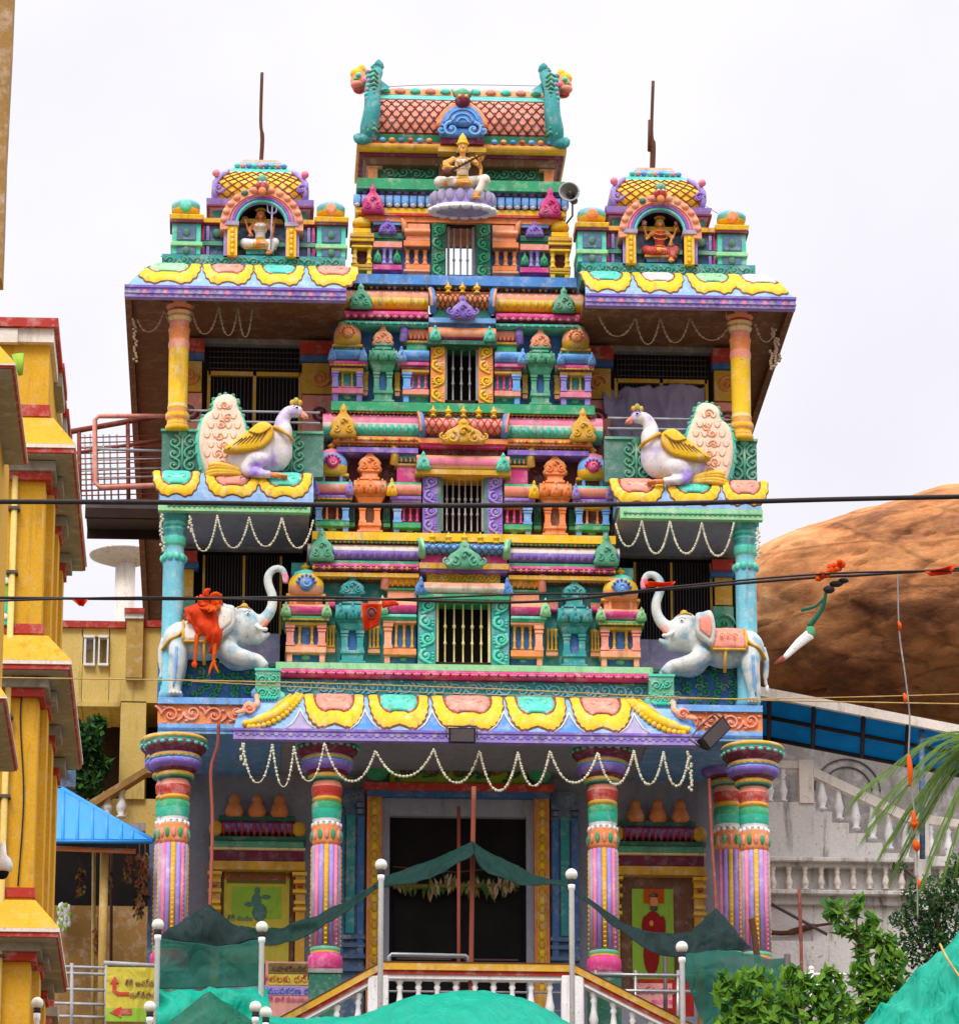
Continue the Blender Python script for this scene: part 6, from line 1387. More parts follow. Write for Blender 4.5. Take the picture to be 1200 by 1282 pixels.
# ------------------------------------------------------------------ loudspeaker, flood lamps, curtain
t = P(712, 240, 1.0); r_ = thing('horn_loudspeaker', t, 'grey metal horn loudspeaker at the right corner of the tower attic', 'loudspeaker')
mb = MB(); pr = [(.20,0),(.19,.03),(.12,.12),(.07,.22),(.05,.3)]
n = 20; vs = []; fs = []
for r, y in pr:
    for i in range(n): a = 2*math.pi*i/n; vs.append((t.x+r*math.cos(a)+y*.3, t.y+y, t.z+r*math.sin(a)))
for j in range(len(pr)-1):
    for i in range(n): fs.append((j*n+i, j*n+(i+1)%n, (j+1)*n+(i+1)%n, (j+1)*n+i))
mb.add(vs, fs, 'grey', True); mb.tube([(t.x+.2*math.cos(a), t.y, t.z+.2*math.sin(a)) for a in [2*math.pi*i/24 for i in range(25)]], .018, 'silver', 6)
mb.build('horn', r_); mb = MB(); mb.ball((t.x+.03, t.y+.1, t.z), .05, .09, .05, 'iron', 10, 6); mb.build('throat', r_)
mb = MB(); mb.tube([(t.x+.08, t.y+.3, t.z), (t.x+.14, t.y+.5, t.z)], [.09,.08], 'iron', 12); mb.tube([(t.x+.1, t.y+.4, t.z), (t.x+.1, t.y+.45, t.z-.35), (t.x-.02, t.y+.5, t.z-.5)], .02, 'iron', 6); mb.build('driver', r_)
def flood(px, py, Y, w, h, yaw, label, roll=0):
    t = P(px, py, Y); r = thing('flood_lamp', t, label, 'lamp', 'black flood lamps on the main eave'); mb = MB()
    c, s_ = math.cos(yaw), math.sin(yaw)
    def q(x, y, z): x, z = x*math.cos(roll)-z*math.sin(roll), x*math.sin(roll)+z*math.cos(roll); return (t.x+x*c-y*s_, t.y+x*s_+y*c, t.z+z)
    v = [(-w,-.1,-h),(w,-.1,-h),(w*.8,.18,-h*.5),(-w*.8,.18,-h*.5),(-w,-.16,h),(w,-.16,h),(w*.8,.14,h*.8),(-w*.8,.14,h*.8)]
    mb.add([q(*p) for p in v], [(3,2,1,0),(4,5,6,7),(0,1,5,4),(1,2,6,5),(2,3,7,6),(3,0,4,7)], 'cable')
    for i in range(5): x = -w*.7+i*w*.35; mb.tube([q(x,.16,-h*.4), q(x,.2,h*.7)], .015, 'iron', 5)
    mb.build('housing', r, bevel=.02); mb = MB(); v = [(-w*.85,-.135,-h*.8),(w*.85,-.135,-h*.8),(w*.85,-.172,h*.8),(-w*.85,-.172,h*.8)]; mb.add([q(*p) for p in v], [(0,1,2,3)], 'iron'); mb.build('glass', r)
    mb = MB(); mb.tube([q(-w-.03,0,0), q(-w-.03,.1,h+.1), q(0,.2,h+.12), q(w+.03,.1,h+.1), q(w+.03,0,0)], .018, 'iron', 5); mb.build('bracket', r)
flood(578, 923, -1.35, .26, .15, 0, 'black flood lamp fixed under the centre of the main eave'); flood(892, 920, -1.3, .36, .15, .35, 'larger tilted black flood lamp at the right end of the main eave', .8)
rows = [[P(755+i*21, 482+(i%2), YB-.32) for i in range(7)], [P(755+i*21, 505+(i%2)*2, YB-.36) for i in range(7)], [P(756+i*21, 528, YB-.32) for i in range(7)], [P(757+i*21, 552, YB-.34) for i in range(7)]]
patch(rows, 'window_curtain', 'curtain', wr=.12, jit=.03, label='pale violet cloth hung over the right upper balcony window', category='curtain')
# mango leaf string in the doorway
r_ = thing('leaf_garland', P(570, 1090, 2.2), 'string of hanging green and dry leaf bunches across the entrance doorway', 'garland')
for i, x in enumerate((510,540,562,588,612,634)):
    mb = MB(); t = P(x, 1095+3*math.sin(i*2), 2.3)
    for j in range(26):
        a = random.uniform(0, 6.28); d = random.uniform(0, .22); l = random.uniform(.15,.32); b = Vector((t.x+d*math.cos(a)*.9, t.y+d*.3*math.sin(a), t.z-random.uniform(0,.25))); e_ = b+Vector((random.uniform(-.1,.1), 0, -l)); w_ = Vector((.035, .01, 0))
        mid = (b+e_)/2; mb.add([b, mid+w_, e_, mid-w_], [(0,1,2,3)], random.choice(['toran','leafB','dryflower','toran']))
    mb.build('leaf_bunch', r_)
mb = MB(); mb.tube([P(492,1085,2.3), P(570,1092,2.3), P(650,1084,2.3)], .02, 'wood', 5); mb.tube([P(492,1110,2.32), P(650,1108,2.32)], .05, 'toran', 6); mb.build('string', r_)
# ------------------------------------------------------------------ writing
def text(body, px, py, Y, hpx, mat, parent=None, align='CENTER', width=None):
    cu = bpy.data.curves.new('lettering', 'FONT'); cu.body = body; cu.align_x = align; cu.align_y = 'CENTER'; k = KS(Y, P(px, py, Y).z)
    cu.size = hpx*k*1.3; cu.extrude = .004; tmp = bpy.data.objects.new('tmp', cu); SC.collection.objects.link(tmp); dg = bpy.context.evaluated_depsgraph_get(); dg.update()
    me = bpy.data.meshes.new_from_object(tmp.evaluated_get(dg)); bpy.data.objects.remove(tmp); me.materials.clear(); me.materials.append(MT[mat]); o = bpy.data.objects.new('lettering', me); SC.collection.objects.link(o)
    p = P(px, py, Y)
    if parent: o.parent = parent; p = p-parent.location
    o.location = p; o.rotation_euler = (R_(90), 0, 0); return o
def board(name, x0, x1, p0, p1, Y, mat, label, cat, group=None):
    c = P((x0+x1)/2, (p0+p1)/2, Y); r = thing(name, c, label, cat, group); mb = MB(); mb.pb(x0, x1, p0, p1, Y, Y+.03, mat); mb.build('panel', r); return r
b_ = board('poster', 280, 362, 1084, 1206, YB-.18, 'banneryellow', 'faded yellow green poster with a small grey figure in the left side shrine', 'poster')
mb = MB(); mb.pb(290, 352, 1110, 1150, YB-.19, YB-.18, 'bannergreen'); mb.pb(284, 358, 1088, 1106, YB-.19, YB-.18, 'toran'); mb.build('printed_field', b_)
mb = MB()
for x, y, rx, ry in ((322,1115,3.5,5),(321,1127,6,9),(325,1142,9,12),(333,1123,6,3),(312,1132,6,3)):
    c = P(x, y, YB-.2); mb.ball(c, rx/64, .012, ry/64, 'greyteal', 10, 6)
mb.build('printed_figure', b_); text('శ్రీ నారద జయంతి', 321, 1098, YB-.2, 9, 'red', b_); text('ఆహ్వానం', 321, 1180, YB-.2, 10, 'red', b_); text('శ్రీ మఠం', 300, 1150, YB-.2, 7, 'greyteal', b_)
b_ = board('portrait_poster', 791, 843, 1113, 1230, YB-.18, 'bannergreen', 'green poster of a bearded person in a long red robe in the right side shrine', 'poster')
mb = MB(); mb.pb(805, 831, 1113, 1131, YB-.19, YB-.18, 'orangecloth2')
for x, y, rx, ry, m_ in ((818,1129,5.5,8,'skin2'),(818,1121,5.5,3,'hair'),(818,1137,5,3.4,'hair'),(817,1158,12,18,'redcloth'),(807,1160,4,14,'redcloth'),(829,1160,4,14,'redcloth'),(815,1195,10,26,'redcloth'),(815,1156,3,4,'skin2')):
    c = P(x, y, YB-.2-(.008 if m_ != 'redcloth' else 0)); mb.ball(c, rx/64, .012, ry/64, m_, 12, 8)
mb.build('printed_figure', b_)
b_ = board('banner', 332, 399, 1204, 1275, .9, 'bannerpink', 'pink and olive cloth banner with rows of lettering beside the left inner pillar', 'banner')
mb = MB(); mb.pb(336, 396, 1206, 1219, .89, .9, 'toran'); mb.pb(336, 392, 1220, 1233, .89, .9, 'banneryellow'); mb.pb(333, 394, 1235, 1246, .89, .9, 'lavender'); mb.pb(396, 399.5, 1204, 1262, .885, .9, 'orange'); mb.build('printed_band', b_)
text('సహకరించిన', 362, 1213, .88, 7, 'maroon', b_); text('దాతలకు ధన్య', 362, 1226, .88, 9, 'red', b_); text('సముపకరణ దాతా', 364, 1241, .88, 8, 'deepblue', b_); text('శ్రీ వారి కుటుంబం', 360, 1251, .88, 6, 'magenta', b_)
b_ = board('banner', 792, 868, 1226, 1272, .9, 'redcloth', 'red banner with a white lettered field below the portrait poster', 'banner')
mb = MB(); mb.pb(796, 841, 1231, 1262, .89, .9, 'bannerpink'); mb.pb(815, 841, 1252, 1257, .885, .9, 'magenta'); mb.build('printed_field', b_); text('సుస్వాగతం', 819, 1241, .88, 9, 'magenta', b_)
b_ = thing('direction_sign', P(165, 1245, -3), 'yellow green sign board with two red arrows and lettering at lower left', 'sign')
mb = MB(); mb.pb(133, 200, 1211, 1279, -3, -2.96, 'banneryellow'); mb.pb(133, 200, 1262, 1279, -3.004, -3, 'bannergreen'); mb.build('panel', b_)
def arrow(pts, nm): p = [P(x, y, -3.02) for x, y in pts]; mb = MB(); pl = [(a.x, a.z) for a in p]; mb.prism(pl, -3.02, -3.0, 'red'); mb.build(nm, b_)
arrow([(162,1241),(148,1241),(143,1237),(143,1231),(138,1231),(144,1222),(150,1231),(146,1231),(146,1236),(149,1238),(162,1238)][::-1] if 0 else [(162,1246),(147,1246),(141,1241),(141,1231),(138,1231),(144,1222),(149,1231),(145.5,1231),(145.5,1239),(148,1242),(162,1242)], 'bent_arrow')
arrow([(165,1270),(152,1270),(152,1274),(137,1267),(152,1260),(152,1263),(165,1263)], 'straight_arrow')
text('శ్రీ ామ్మవారి', 187, 1231, -3.02, 8, 'greyblue', b_) if 0 else text('శ్రీ అమ్మవారి', 183, 1231, -3.02, 7, 'maroon', b_); text('సన్నిధానం', 182, 1246, -3.02, 7, 'maroon', b_)
# ------------------------------------------------------------------ yellow building at the left edge
YA = -24
def chajja(name_parent, x0, x1, pt, pl, Y, depth, rise_in, mtop='wallyellow', lip=11):
    """sloped sunshade: right end at picture x1 (lip) ; wall edge rise_in px further in"""
    a = P(x0, pl, Y); b = P(x1, pl, Y); zt = ZA(pt, Y+.3, b.x); zl = ZA(pl, Y, b.x); k = KS(Y, zl, b.x); w = rise_in*k
    mb = MB()
    v = [(a.x, Y, zl),(b.x, Y, zl),(b.x, Y+depth, zl),(a.x, Y+depth, zl),(a.x, Y+w, zt),(b.x-w, Y+w, zt),(b.x-w, Y+depth-w, zt),(a.x, Y+depth-w, zt)]
    mb.add(v, [(4,5,6,7),(0,1,5,4),(1,2,6,5),(2,3,7,6)], mtop)
    l = lip*k; mb.box(a.x, b.x, Y, Y+depth, zl-l*.45, zl-.002, 'cream_white'); mb.box(a.x, b.x-.02, Y+.02, Y+depth-.02, zl-l, zl-l*.45-.002, 'redtrim'); mb.box(a.x, b.x-.05, Y+.06, Y+depth-.06, zl-l-.02, zl-l, 'undersheet')
    mb.build('sunshade', name_parent)
yb = thing('yellow_building', P(20, 900, YA), 'yellow painted building with red bands and sloped sunshades at the left edge', 'building')
def wallcol(px, p0, p1, Y, depth, m, x0=-90):
    a = P(px, (p0+p1)/2, Y); b = P(x0, (p0+p1)/2, Y); mb = MB(); mb.box(b.x, a.x, Y, Y+depth, ZA(p1, Y, a.x), ZA(p0, Y, a.x), m); return mb
DP = 5.2
XW = P(56, 640, YA).x                                     # right face of the building
def zz(p): return ZA(p, YA, XW)
mb = MB(); mb.box(XW-6, XW, YA, YA+DP, 8, zz(432), 'wallyellow'); mb.box(XW-6, XW-.35, YA+DP, YA+DP+6, 8, zz(520), 'wallochre'); mb.build('wall', yb)
mb = MB(); k = KS(YA, zz(430), XW)
mb.box(XW-6, XW+.06, YA-.12, YA+DP, zz(432), zz(415), 'cream_white'); mb.box(XW-6, XW+.12, YA-.2, YA+DP+.1, zz(415), zz(404), 'redtrim'); mb.box(XW-6, XW-.45, YA-.16, YA-.05, zz(434), zz(417), 'cream_white'); mb.build('parapet_coping', yb)
mb = MB(); 
for p0, p1 in ((508,522),(782,794),(1112,1124)): mb.cut(); mb.box(XW-.5, XW+.03, YA-.04, YA+.5, zz(p1), zz(p0), 'redtrim')
mb.build('red_band', yb)
for i, d in enumerate((.6, 2.4, 4.2)):                    # capitals of the side pilasters under each shade
    for p in (573, 843, 1172):
        mb = MB(); z = zz(p); mb.box(XW-.02, XW+.16, YA+d, YA+d+.6, z-.1, z, 'redtrim'); mb.box(XW-.02, XW+.22, YA+d-.04, YA+d+.64, z-.24, z-.1, 'undersheet'); mb.box(XW-.02, XW+.14, YA+d, YA+d+.6, z-.36, z-.24, 'redtrim'); mb.box(XW-.02, XW+.1, YA+d, YA+d+.6, z-3.2, z-.36, 'wallyellow'); mb.build('side_pilaster', yb)
for d in (1.6, 3.6):                                     # stepped ends of the parapet
    mb = MB(); mb.box(XW, XW+.12, YA+d, YA+d+1.2, zz(436), zz(418), 'undersheet'); mb.box(XW, XW+.15, YA+d-.05, YA+d+1.25, zz(418), zz(408), 'redtrim'); mb.build('parapet_coping', yb)
for p in (573, 843, 1172): mb = MB(); z = zz(p); mb.box(XW-.5, XW+.1, YA-.12, YA+.5, z-.1, z, 'redtrim'); mb.box(XW-.5, XW+.14, YA-.16, YA+.5, z-.24, z-.1, 'undersheet'); mb.box(XW-.5, XW+.08, YA-.1, YA+.5, z-.36, z-.24, 'redtrim'); mb.build('pilaster_capital', yb)
chajja(yb, -60, 95, 523, 556, YA-.45, DP+.4, 30); chajja(yb, -60, 90, 795, 827, YA-.45, DP+.2, 32); chajja(yb, -60, 75, 1126, 1162, YA-.45, 3.6, 33)
mb = MB(); mb.tube([Vector((XW-.42, YA-.1, 8)), Vector((XW-.42, YA-.1, zz(600)))], .045, 'wallochre', 8)
for p in (640, 720, 900, 1000, 1200): mb.box(XW-.5, XW-.34, YA-.16, YA, zz(p)-.02, zz(p)+.02, 'iron')
mb.build('drain_pipe', yb); mb = MB(); mb.tube(catmull([Vector((XW-.2, YA-.03, zz(1110))), Vector((XW-.16, YA-.03, zz(1000))), Vector((XW-.24, YA-.03, zz(900))), Vector((XW-.2, YA-.03, zz(840)))], 5), .012, 'cable', 5); mb.build('wall_wire', yb)
# nearer wing of the same street front
yw = thing('yellow_wing', P(-20, 900, -34), 'nearer yellow wing with grey-bottomed sunshades cut off by the left edge', 'building')
XN = P(-18, 700, -34).x; zn = lambda p: ZA(p, -34, XN)
mb = MB(); mb.box(XN-3, XN, -34, -29.6, 8, zn(440), 'wallyellow'); mb.build('wall', yw)
chajja(yw, -60, 20, 405, 455, -34.4, 3.6, 46, lip=5); chajja(yw, -60, 9, 820, 872, -34.4, 3.2, 40, lip=5)
mb = MB(); pl = [P(x, y, -34.2) for x, y in ((-20,-40),(19,-40),(15,60),(8,200),(5,300),(3,352),(-20,352))]; mb.prism([(p.x, p.z) for p in pl][::-1] if 0 else [(p.x, p.z) for p in reversed(pl)], -34.3, -33.9, 'wallochre2'); mb.build('eave_fin', yw)
b_ = board('poster', -20, 17, 716, 782, YA-.06, 'bannergreen', 'green printed poster on the yellow wall at the left edge', 'poster'); mb = MB(); mb.pb(-20, 17, 750, 782, YA-.075, YA-.06, 'turq'); 
for x, y in ((8,727),(5,772)): mb.ball(P(x, y, YA-.08), .07, .02, .05, 'white', 8, 5)
mb.build('printed_field', b_)
mb = MB(); mb.tube([P(23,443,-26.5), P(26,470,-26.5)], [.09,.03], 'bannergreen', 6, .3); mb.build('yellow_ribbon', label='small lime green cloth strip stuck on the upper sunshade', category='ribbon')
t = P(3, 1090, -30); r_ = thing('dome_camera', t, 'white dome security camera at the left edge', 'camera'); mb = MB(); mb.lathe((t.x, t.y, t.z), [(.08,-.02),(.12,0),(.13,.08),(.1,.15),(.05,.2),(.03,.35)], 'white', 18); mb.build('housing', r_); mb = MB(); mb.ball((t.x, t.y, t.z-.02), .085, .085, .09, 'black', 16, 10); mb.build('dome', r_)
# ------------------------------------------------------------------ ochre house behind, water tank, walkway
oh = thing('ochre_house', P(130, 900, 9), 'ochre plastered house with red coping and two slit windows behind the walkway', 'building')
def pbx(name, par, items, bevel=0, **k):
    mb = MB()
    for x0, x1, p0, p1, Y0, Y1, m in items: mb.pb(x0, x1, p0, p1, Y0, Y1, m)
    return mb.build(name, par, bevel, **k)
pbx('wall', oh, [(60,103,784,880,9,12,'wallochre'),(137,260,784,880,9,12,'wallochre'),(103,137,784,797,9,12,'wallochre'),(103,137,831,880,9,12,'wallochre'),(150,182,878,1000,9,12,'wallochre'),(60,260,1000,1330,9.1,12,'wallochre')])
pbx('window', oh, [(103,137,797,831,9.3,9.4,'cream')]); pbx('window_frame', oh, [(105,108,796,832,8.9,9.1,'white'),(117,119,796,832,8.9,9.1,'white'),(105,119,795,798,8.88,9.1,'white'),(105,119,830,833,8.88,9.1,'white'),(123,125,796,832,8.9,9.1,'white'),(134,136,796,832,8.9,9.1,'white'),(123,136,795,798,8.88,9.1,'white'),(123,136,830,833,8.88,9.1,'white'),(109,116,800,812,9.2,9.29,'white')])
pbx('coping', oh, [(60,157,777,785,8.9,12,'redtrim'),(180,260,777,785,8.9,12,'redtrim'),(157,180,766,774,8.75,12,'white'),(156,181,761,767,8.7,12,'redtrim')]); pbx('pier', oh, [(158,179,774,848,8.8,12,'ochre')])
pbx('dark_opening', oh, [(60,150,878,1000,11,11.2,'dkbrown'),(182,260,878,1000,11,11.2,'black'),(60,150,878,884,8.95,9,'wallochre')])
# sloping stair parapet with balusters
mb = MB(); a = [P(x, y, 7.5) for x, y in ((98,1012),(182,962),(200,962),(200,969),(184,969),(100,1022))]; mb.prism([(p.x, p.z) for p in a][::-1] if 0 else [(p.x, p.z) for p in reversed(a)], 7.4, 7.8, 'wallochre2'); mb.pb(150, 182, 1030, 1040, 7.5, 7.8, 'silver'); mb.build('stair_rail', oh)
BAL = [(.05,0),(.055,.05),(.03,.08),(.05,.2),(.062,.32),(.04,.5),(.028,.7),(.045,.78),(.03,.85),(.05,.92),(.05,1)]
def baluster(parent, px, p0, p1, Y, m='white', w=1.0):
    a = P(px, p1, Y); h = ZA(p0, Y, a.x)-a.z; mb = MB(); mb.lathe(a, [(r*w*1.25, z*h) for r, z in BAL], m, 10); return mb.build('baluster', parent)
for x, y0, y1 in ((134,992,1020),(152,982,1024)): baluster(oh, x, y0, y1, 7.6, w=1.6)
# water tank
t = P(153, 790, 40); k = KS(40, t.z, t.x); wt = thing('water_tank', t, 'pale mushroom shaped concrete water tank tower behind the ochre house', 'water tank')
mb = MB(); mb.lathe((t.x+.05, 40, t.z-3), [(13*k,0),(12.5*k,3+95*k)], 'cream_white', 24); mb.build('shaft', wt)
mb = MB(); zc = ZA(698, 40, t.x); mb.lathe((t.x, 40, zc), [(12*k,-10*k),(28*k,-5*k),(43*k,1*k),(44*k,3*k),(40*k,6*k),(20*k,11*k),(6*k,13*k),(5*k,17*k),(2*k,19*k)], 'cream_white', 36)
for i in range(0): a = math.pi*2*i/12; mb.tube([(t.x+14*k*math.cos(a), 40+14*k*math.sin(a), zc-9*k), (t.x+42*k*math.cos(a), 40+42*k*math.sin(a), zc+0*k)], .06, 'concrete', 5)
mb.build('tank', wt)
# walkway with railings on the left flank of the temple
ww = thing('side_walkway', P(150, 640, 4), 'raised walkway with rusty red barred railing joining the left side of the temple', 'walkway')
mb = MB(); a = [P(108,636,2.2), P(206,622,2.2)]; zd = P(206, 630, 2.2).z; mb.box(P(107,630,2.2).x, P(214,630,2.2).x, 2.2, 3.7, zd-.12, zd, 'iron'); mb.box(P(107,630,2.2).x, P(214,630,2.2).x, 2.2, 2.3, zd-.32, zd-.12, 'dkbrown'); mb.box(P(107,630,2.2).x, P(214,630,2.2).x, 3.6, 3.7, zd-.3, zd-.12, 'dkbrown'); mb.build('deck', ww)
mb = MB()
for x in (88, 99, 160, 213): mb.tube([P(x,540-(x-88)*.16,2.25), P(x+1,634,2.25)], .045, 'rustred', 7)
mb.tube([P(86,541,2.25), P(214,518,2.25)], .06, 'rustred', 8); mb.tube([P(88,568,2.25), P(214,549,2.25)], .035, 'rustred', 7)
for i in range(13): y = 548+i*6.6; mb.tube([P(99,y,2.25), P(213,y-3,2.25)], .014, 'rustred', 5)
mb.build('barred_railing', ww)
mb = MB()
for x in (106,113,121,129,137,146): mb.tube([P(x,544,3.5), P(x+3,640,3.5)], .02, 'silver', 5)
for y in (560,590,615): mb.tube([P(100,y,3.5), P(160,y-3,3.5)], .016, 'silver', 5)
mb.build('rear_railing', ww)
mb = MB(); mb.tube([P(210,521,2.0), P(124,521,2.0), P(119,526,2.0), P(119,604,2.0), P(125,610,2.0), P(208,607,2.0), P(211,600,2.0)], .05, 'salmon', 8); mb.tube([P(212,565,2.0), P(121,562,2.0)], .03, 'silver', 6)
for y in (576,588,598): mb.tube([P(120,y,2.0), P(210,y-2,2.0)], .016, 'silver', 5)
mb.build('steel_gate_panel', ww)
# ------------------------------------------------------------------ blue roofed shed
sh = thing('blue_roofed_shed', P(120, 1150, 1), 'open shed with bright blue ribbed metal roof and orange poles at left', 'shed')
def slope(x, y): return P(x, y, 1.0+(1053-y)*.03)
mb = MB(); c = [slope(40,1053), slope(191,1054), slope(160,1036), slope(78,990), slope(40,990)]; mb.add(c, [(0,1,2,3,4)], 'bluesheet'); mb.add([p+Vector((0,0,.05)) for p in c], [(4,3,2,1,0)], 'bluesheet')
mb.tube([c[0], c[1]], .04, 'bluesheet', 6); mb.tube([c[1]+Vector((0,0,.03)), c[2], c[3]+Vector((0,0,.03))], .06, 'bluesheet', 6)
for x, y in ((80,991),(98,1002),(116,1012),(134,1023),(152,1033),(166,1042)): mb.tube([slope(x,y)+Vector((0,-.03,.0)), slope(x-1 if x < 100 else x, 1053)+Vector((0,-.03,0))], .045, 'bluesheet', 6)
mb.build('roof', sh)
mb = MB(); mb.tube([P(131,1065,1.6), P(127,1300,1.6)], .085, 'ochre', 10); mb.tube([P(118,1065,2.5), P(116,1300,2.5)], .04, 'ochre', 8); mb.tube([P(62,1062,1.5), P(170,1066,1.5)], .05, 'orange', 8); mb.tube([P(140,1068,2.5), P(139,1230,2.5)], .03, 'wood', 6); mb.build('pole_frame', sh)
mb = MB(); mb.pb(50, 194, 1052, 1134, 4.2, 4.3, 'black'); mb.pb(50, 194, 1134, 1330, 4.2, 4.3, 'wallochre2'); mb.pb(184, 196, 1050, 1320, 2.2, 2.4, 'greyblue'); mb.build('dark_interior_back', sh)  # upper black sheet paints in the shade inside the shed
mb = MB(); c = [P(68,955,3), P(88,960,3), P(80,964,3.4), P(68,963,3.4)]; mb.add(c, [(3,2,1,0)], 'bluesheet'); mb.add([p+Vector((0,0,.04)) for p in c], [(0,1,2,3)], 'bluesheet'); mb.pb(68, 95, 964, 985, 3.3, 3.5, 'greyblue'); mb.build('roof_scrap', label='small scrap of blue sheet roof above the shed', category='roof sheet')
for n, (x, y0, y1) in enumerate(((101,1085,1118),(160,1070,1100),(175,1068,1145),(182,1066,1120),(122,1160,1190),(134,1085,1112))):
    mb = MB()
    for j in range(int((y1-y0)*2.2)):
        p = P(x+random.gauss(0, 2.4), random.uniform(y0, y1), 1.9+random.uniform(-.15,.15)); l = random.uniform(.06,.16); d = Vector((random.uniform(-.5,.5), random.uniform(-.3,.3), -1)).normalized()*l; w_ = Vector((.03,.01,0))
        mb.add([p, p+d*.5+w_, p+d, p+d*.5-w_], [(0,1,2,3)], random.choice(['brown','rust','toran','dkbrown']))
    mb.tube([P(x, y0-12, 1.9), P(x, y1, 1.9)], .012, 'wood', 4)
    mb.build('dried_bunch', label=['thin brown bunch near the left of the shed','short brown bunch under the right end of the shed roof','longest brown bunch hanging at the right end of the shed','brown bunch hung nearest the pillar beside the shed','low dark bunch beside the thin orange pole','rusty bunch hanging on the thick orange pole'][n], category='dried bunch', group='dried bunches hanging in the shed')
mb = MB()
for j in range(60): p = P(random.gauss(80,3.5), random.uniform(1134,1162), 3.9); mb.ball(p, .05, .03, .09, random.choice(['bannergreen','white']), 5, 4)
mb.build('hanging_packets', label='lime green and white packets hanging on the shed wall', category='packets')
mb = MB()
for y0, a, b in ((1210,66,134),(1218,66,134),(1238,66,133),(1256,66,133),(1272,66,133)): mb.tube([P(a,y0,-2.7), P(b,y0+2,-2.7)], .03, 'silver', 7)
mb.tube([P(130,1206,-2.7), P(200,1210,-2.7)], .05, 'silver', 7)
for x in (90, 133, 199): mb.tube([P(x,1206,-2.7), P(x,1320,-2.7)], .035, 'silver', 7)
mb.build('steel_railing', label='horizontal steel pipe railing behind the direction sign', category='railing')
# ------------------------------------------------------------------ boulder hill
from mathutils import noise as NZ
cb = P(1290, 795, 30); kb = KS(30, cb.z, cb.x); mb = MB(); nu, nv = 220, 130; vs = []; fs = []
rx, rz, ry = 420*kb, 176*kb, 5.5
for j in range(nv+1):
    ph = math.pi*j/nv
    for i in range(nu):
        a = 2*math.pi*i/nu; d = Vector((math.sin(ph)*math.cos(a), math.sin(ph)*math.sin(a), -math.cos(ph)))
        p = Vector((d.x*rx, d.y*ry, d.z*rz))
        n = .38*NZ.fractal(p*.28+Vector((3,1,7)), 1, 2, 5) + .05*NZ.fractal(Vector((p.x*.9, p.y*.9, p.z*1.6)), 1, 2, 4)
        c = NZ.noise(Vector((p.x*.35+9, p.y*.35, p.z*1.5))); c2 = -.16*max(0, 1-abs(c)*18)
        if p.z < -.5: n += .25*(NZ.noise(p*.5)) - min(1.2, (-.5-p.z)*.35)*.5
        vs.append(cb+p*(1+(n+c2)/6.5))
for j in range(nv):
    for i in range(nu): fs.append((j*nu+i, j*nu+(i+1)%nu, (j+1)*nu+(i+1)%nu, (j+1)*nu+i))
mb.add(vs, fs, 'rock', True); mb.build('giant_boulder', label='huge rounded orange brown boulder rising behind the blue awning at right', category='boulder')
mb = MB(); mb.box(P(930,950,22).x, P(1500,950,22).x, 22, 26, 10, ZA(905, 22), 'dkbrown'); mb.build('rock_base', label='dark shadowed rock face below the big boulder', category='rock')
# ------------------------------------------------------------------ blue awning
aw = thing('blue_awning', P(1080, 890, 6), 'long awning of translucent blue sheets with white edge beam under the boulder', 'awning')
A0, A1 = P(950, 866, 5), P(1260, 926, 5); dA = Vector((.15, 1.5, -.5))
mb = MB(); h = .1
def beam(mb, a, b, w, hh, m): mb.add([a+Vector((0,-w,-hh)), b+Vector((0,-w,-hh)), b+Vector((0,w,-hh)), a+Vector((0,w,-hh)), a+Vector((0,-w,hh)), b+Vector((0,-w,hh)), b+Vector((0,w,hh)), a+Vector((0,w,hh))], [(3,2,1,0),(4,5,6,7),(0,1,5,4),(1,2,6,5),(2,3,7,6),(3,0,4,7)], m)
beam(mb, A0, A1, .06, .10, 'cream_white'); mb.build('edge_beam', aw)
mb = MB(); mb.add([A0, A1, A1+dA, A0+dA], [(0,1,2,3)], 'bluepanel'); o = mb.build('translucent_sheet', aw); o.modifiers.new('s', 'SOLIDIFY').thickness = .02
mb = MB()
for f in (.04,.22,.42,.6,.8): a = A0.lerp(A1, f)-Vector((0,0,.06)); mb.tube([a, a+dA], .05, 'cable', 6)
for f in (.5,1): mb.tube([A0+dA*f-Vector((0,0,.05)), A1+dA*f-Vector((0,0,.05))], .05, 'cable', 6)
mb.tube([P(1153,915,5.2), P(1154,1075,5.2)], .06, 'greyblue', 8); mb.build('frame', aw)
# ------------------------------------------------------------------ grey stair building on the right
sb_ = thing('stair_building', P(1080, 1150, 6), 'weathered grey concrete building with balustraded outside stair on the right', 'building')
Yr = 6
pl = [P(x, y, Yr) for x, y in ((945,1340),(945,1004),(1020,1004),(1020,1016),(1041,1016),(1041,1030),(1062,1030),(1062,1043),(1083,1043),(1083,1055),(1104,1055),(1104,1068),(1126,1068),(1126,1074),(1330,1074),(1330,1340))]
mb = MB(); mb.prism([(p.x, p.z) for p in pl][::-1], Yr, Yr+2.6, 'concrete'); mb.build('wall', sb_)
mb = MB(); mb.pb(940, 1330, 930, 1080, Yr+3.6, Yr+4, 'concrete_dark'); 
for cx_ in (1060,):
    for r in (30, 40): c = P(cx_, 990, Yr+3.58); mb.tube([(c.x+x, c.y, c.z+z) for x, z in circ(0, 0, r/56, 16, 0, math.pi)], .02, 'iron', 5)
mb.build('rear_wall', sb_)
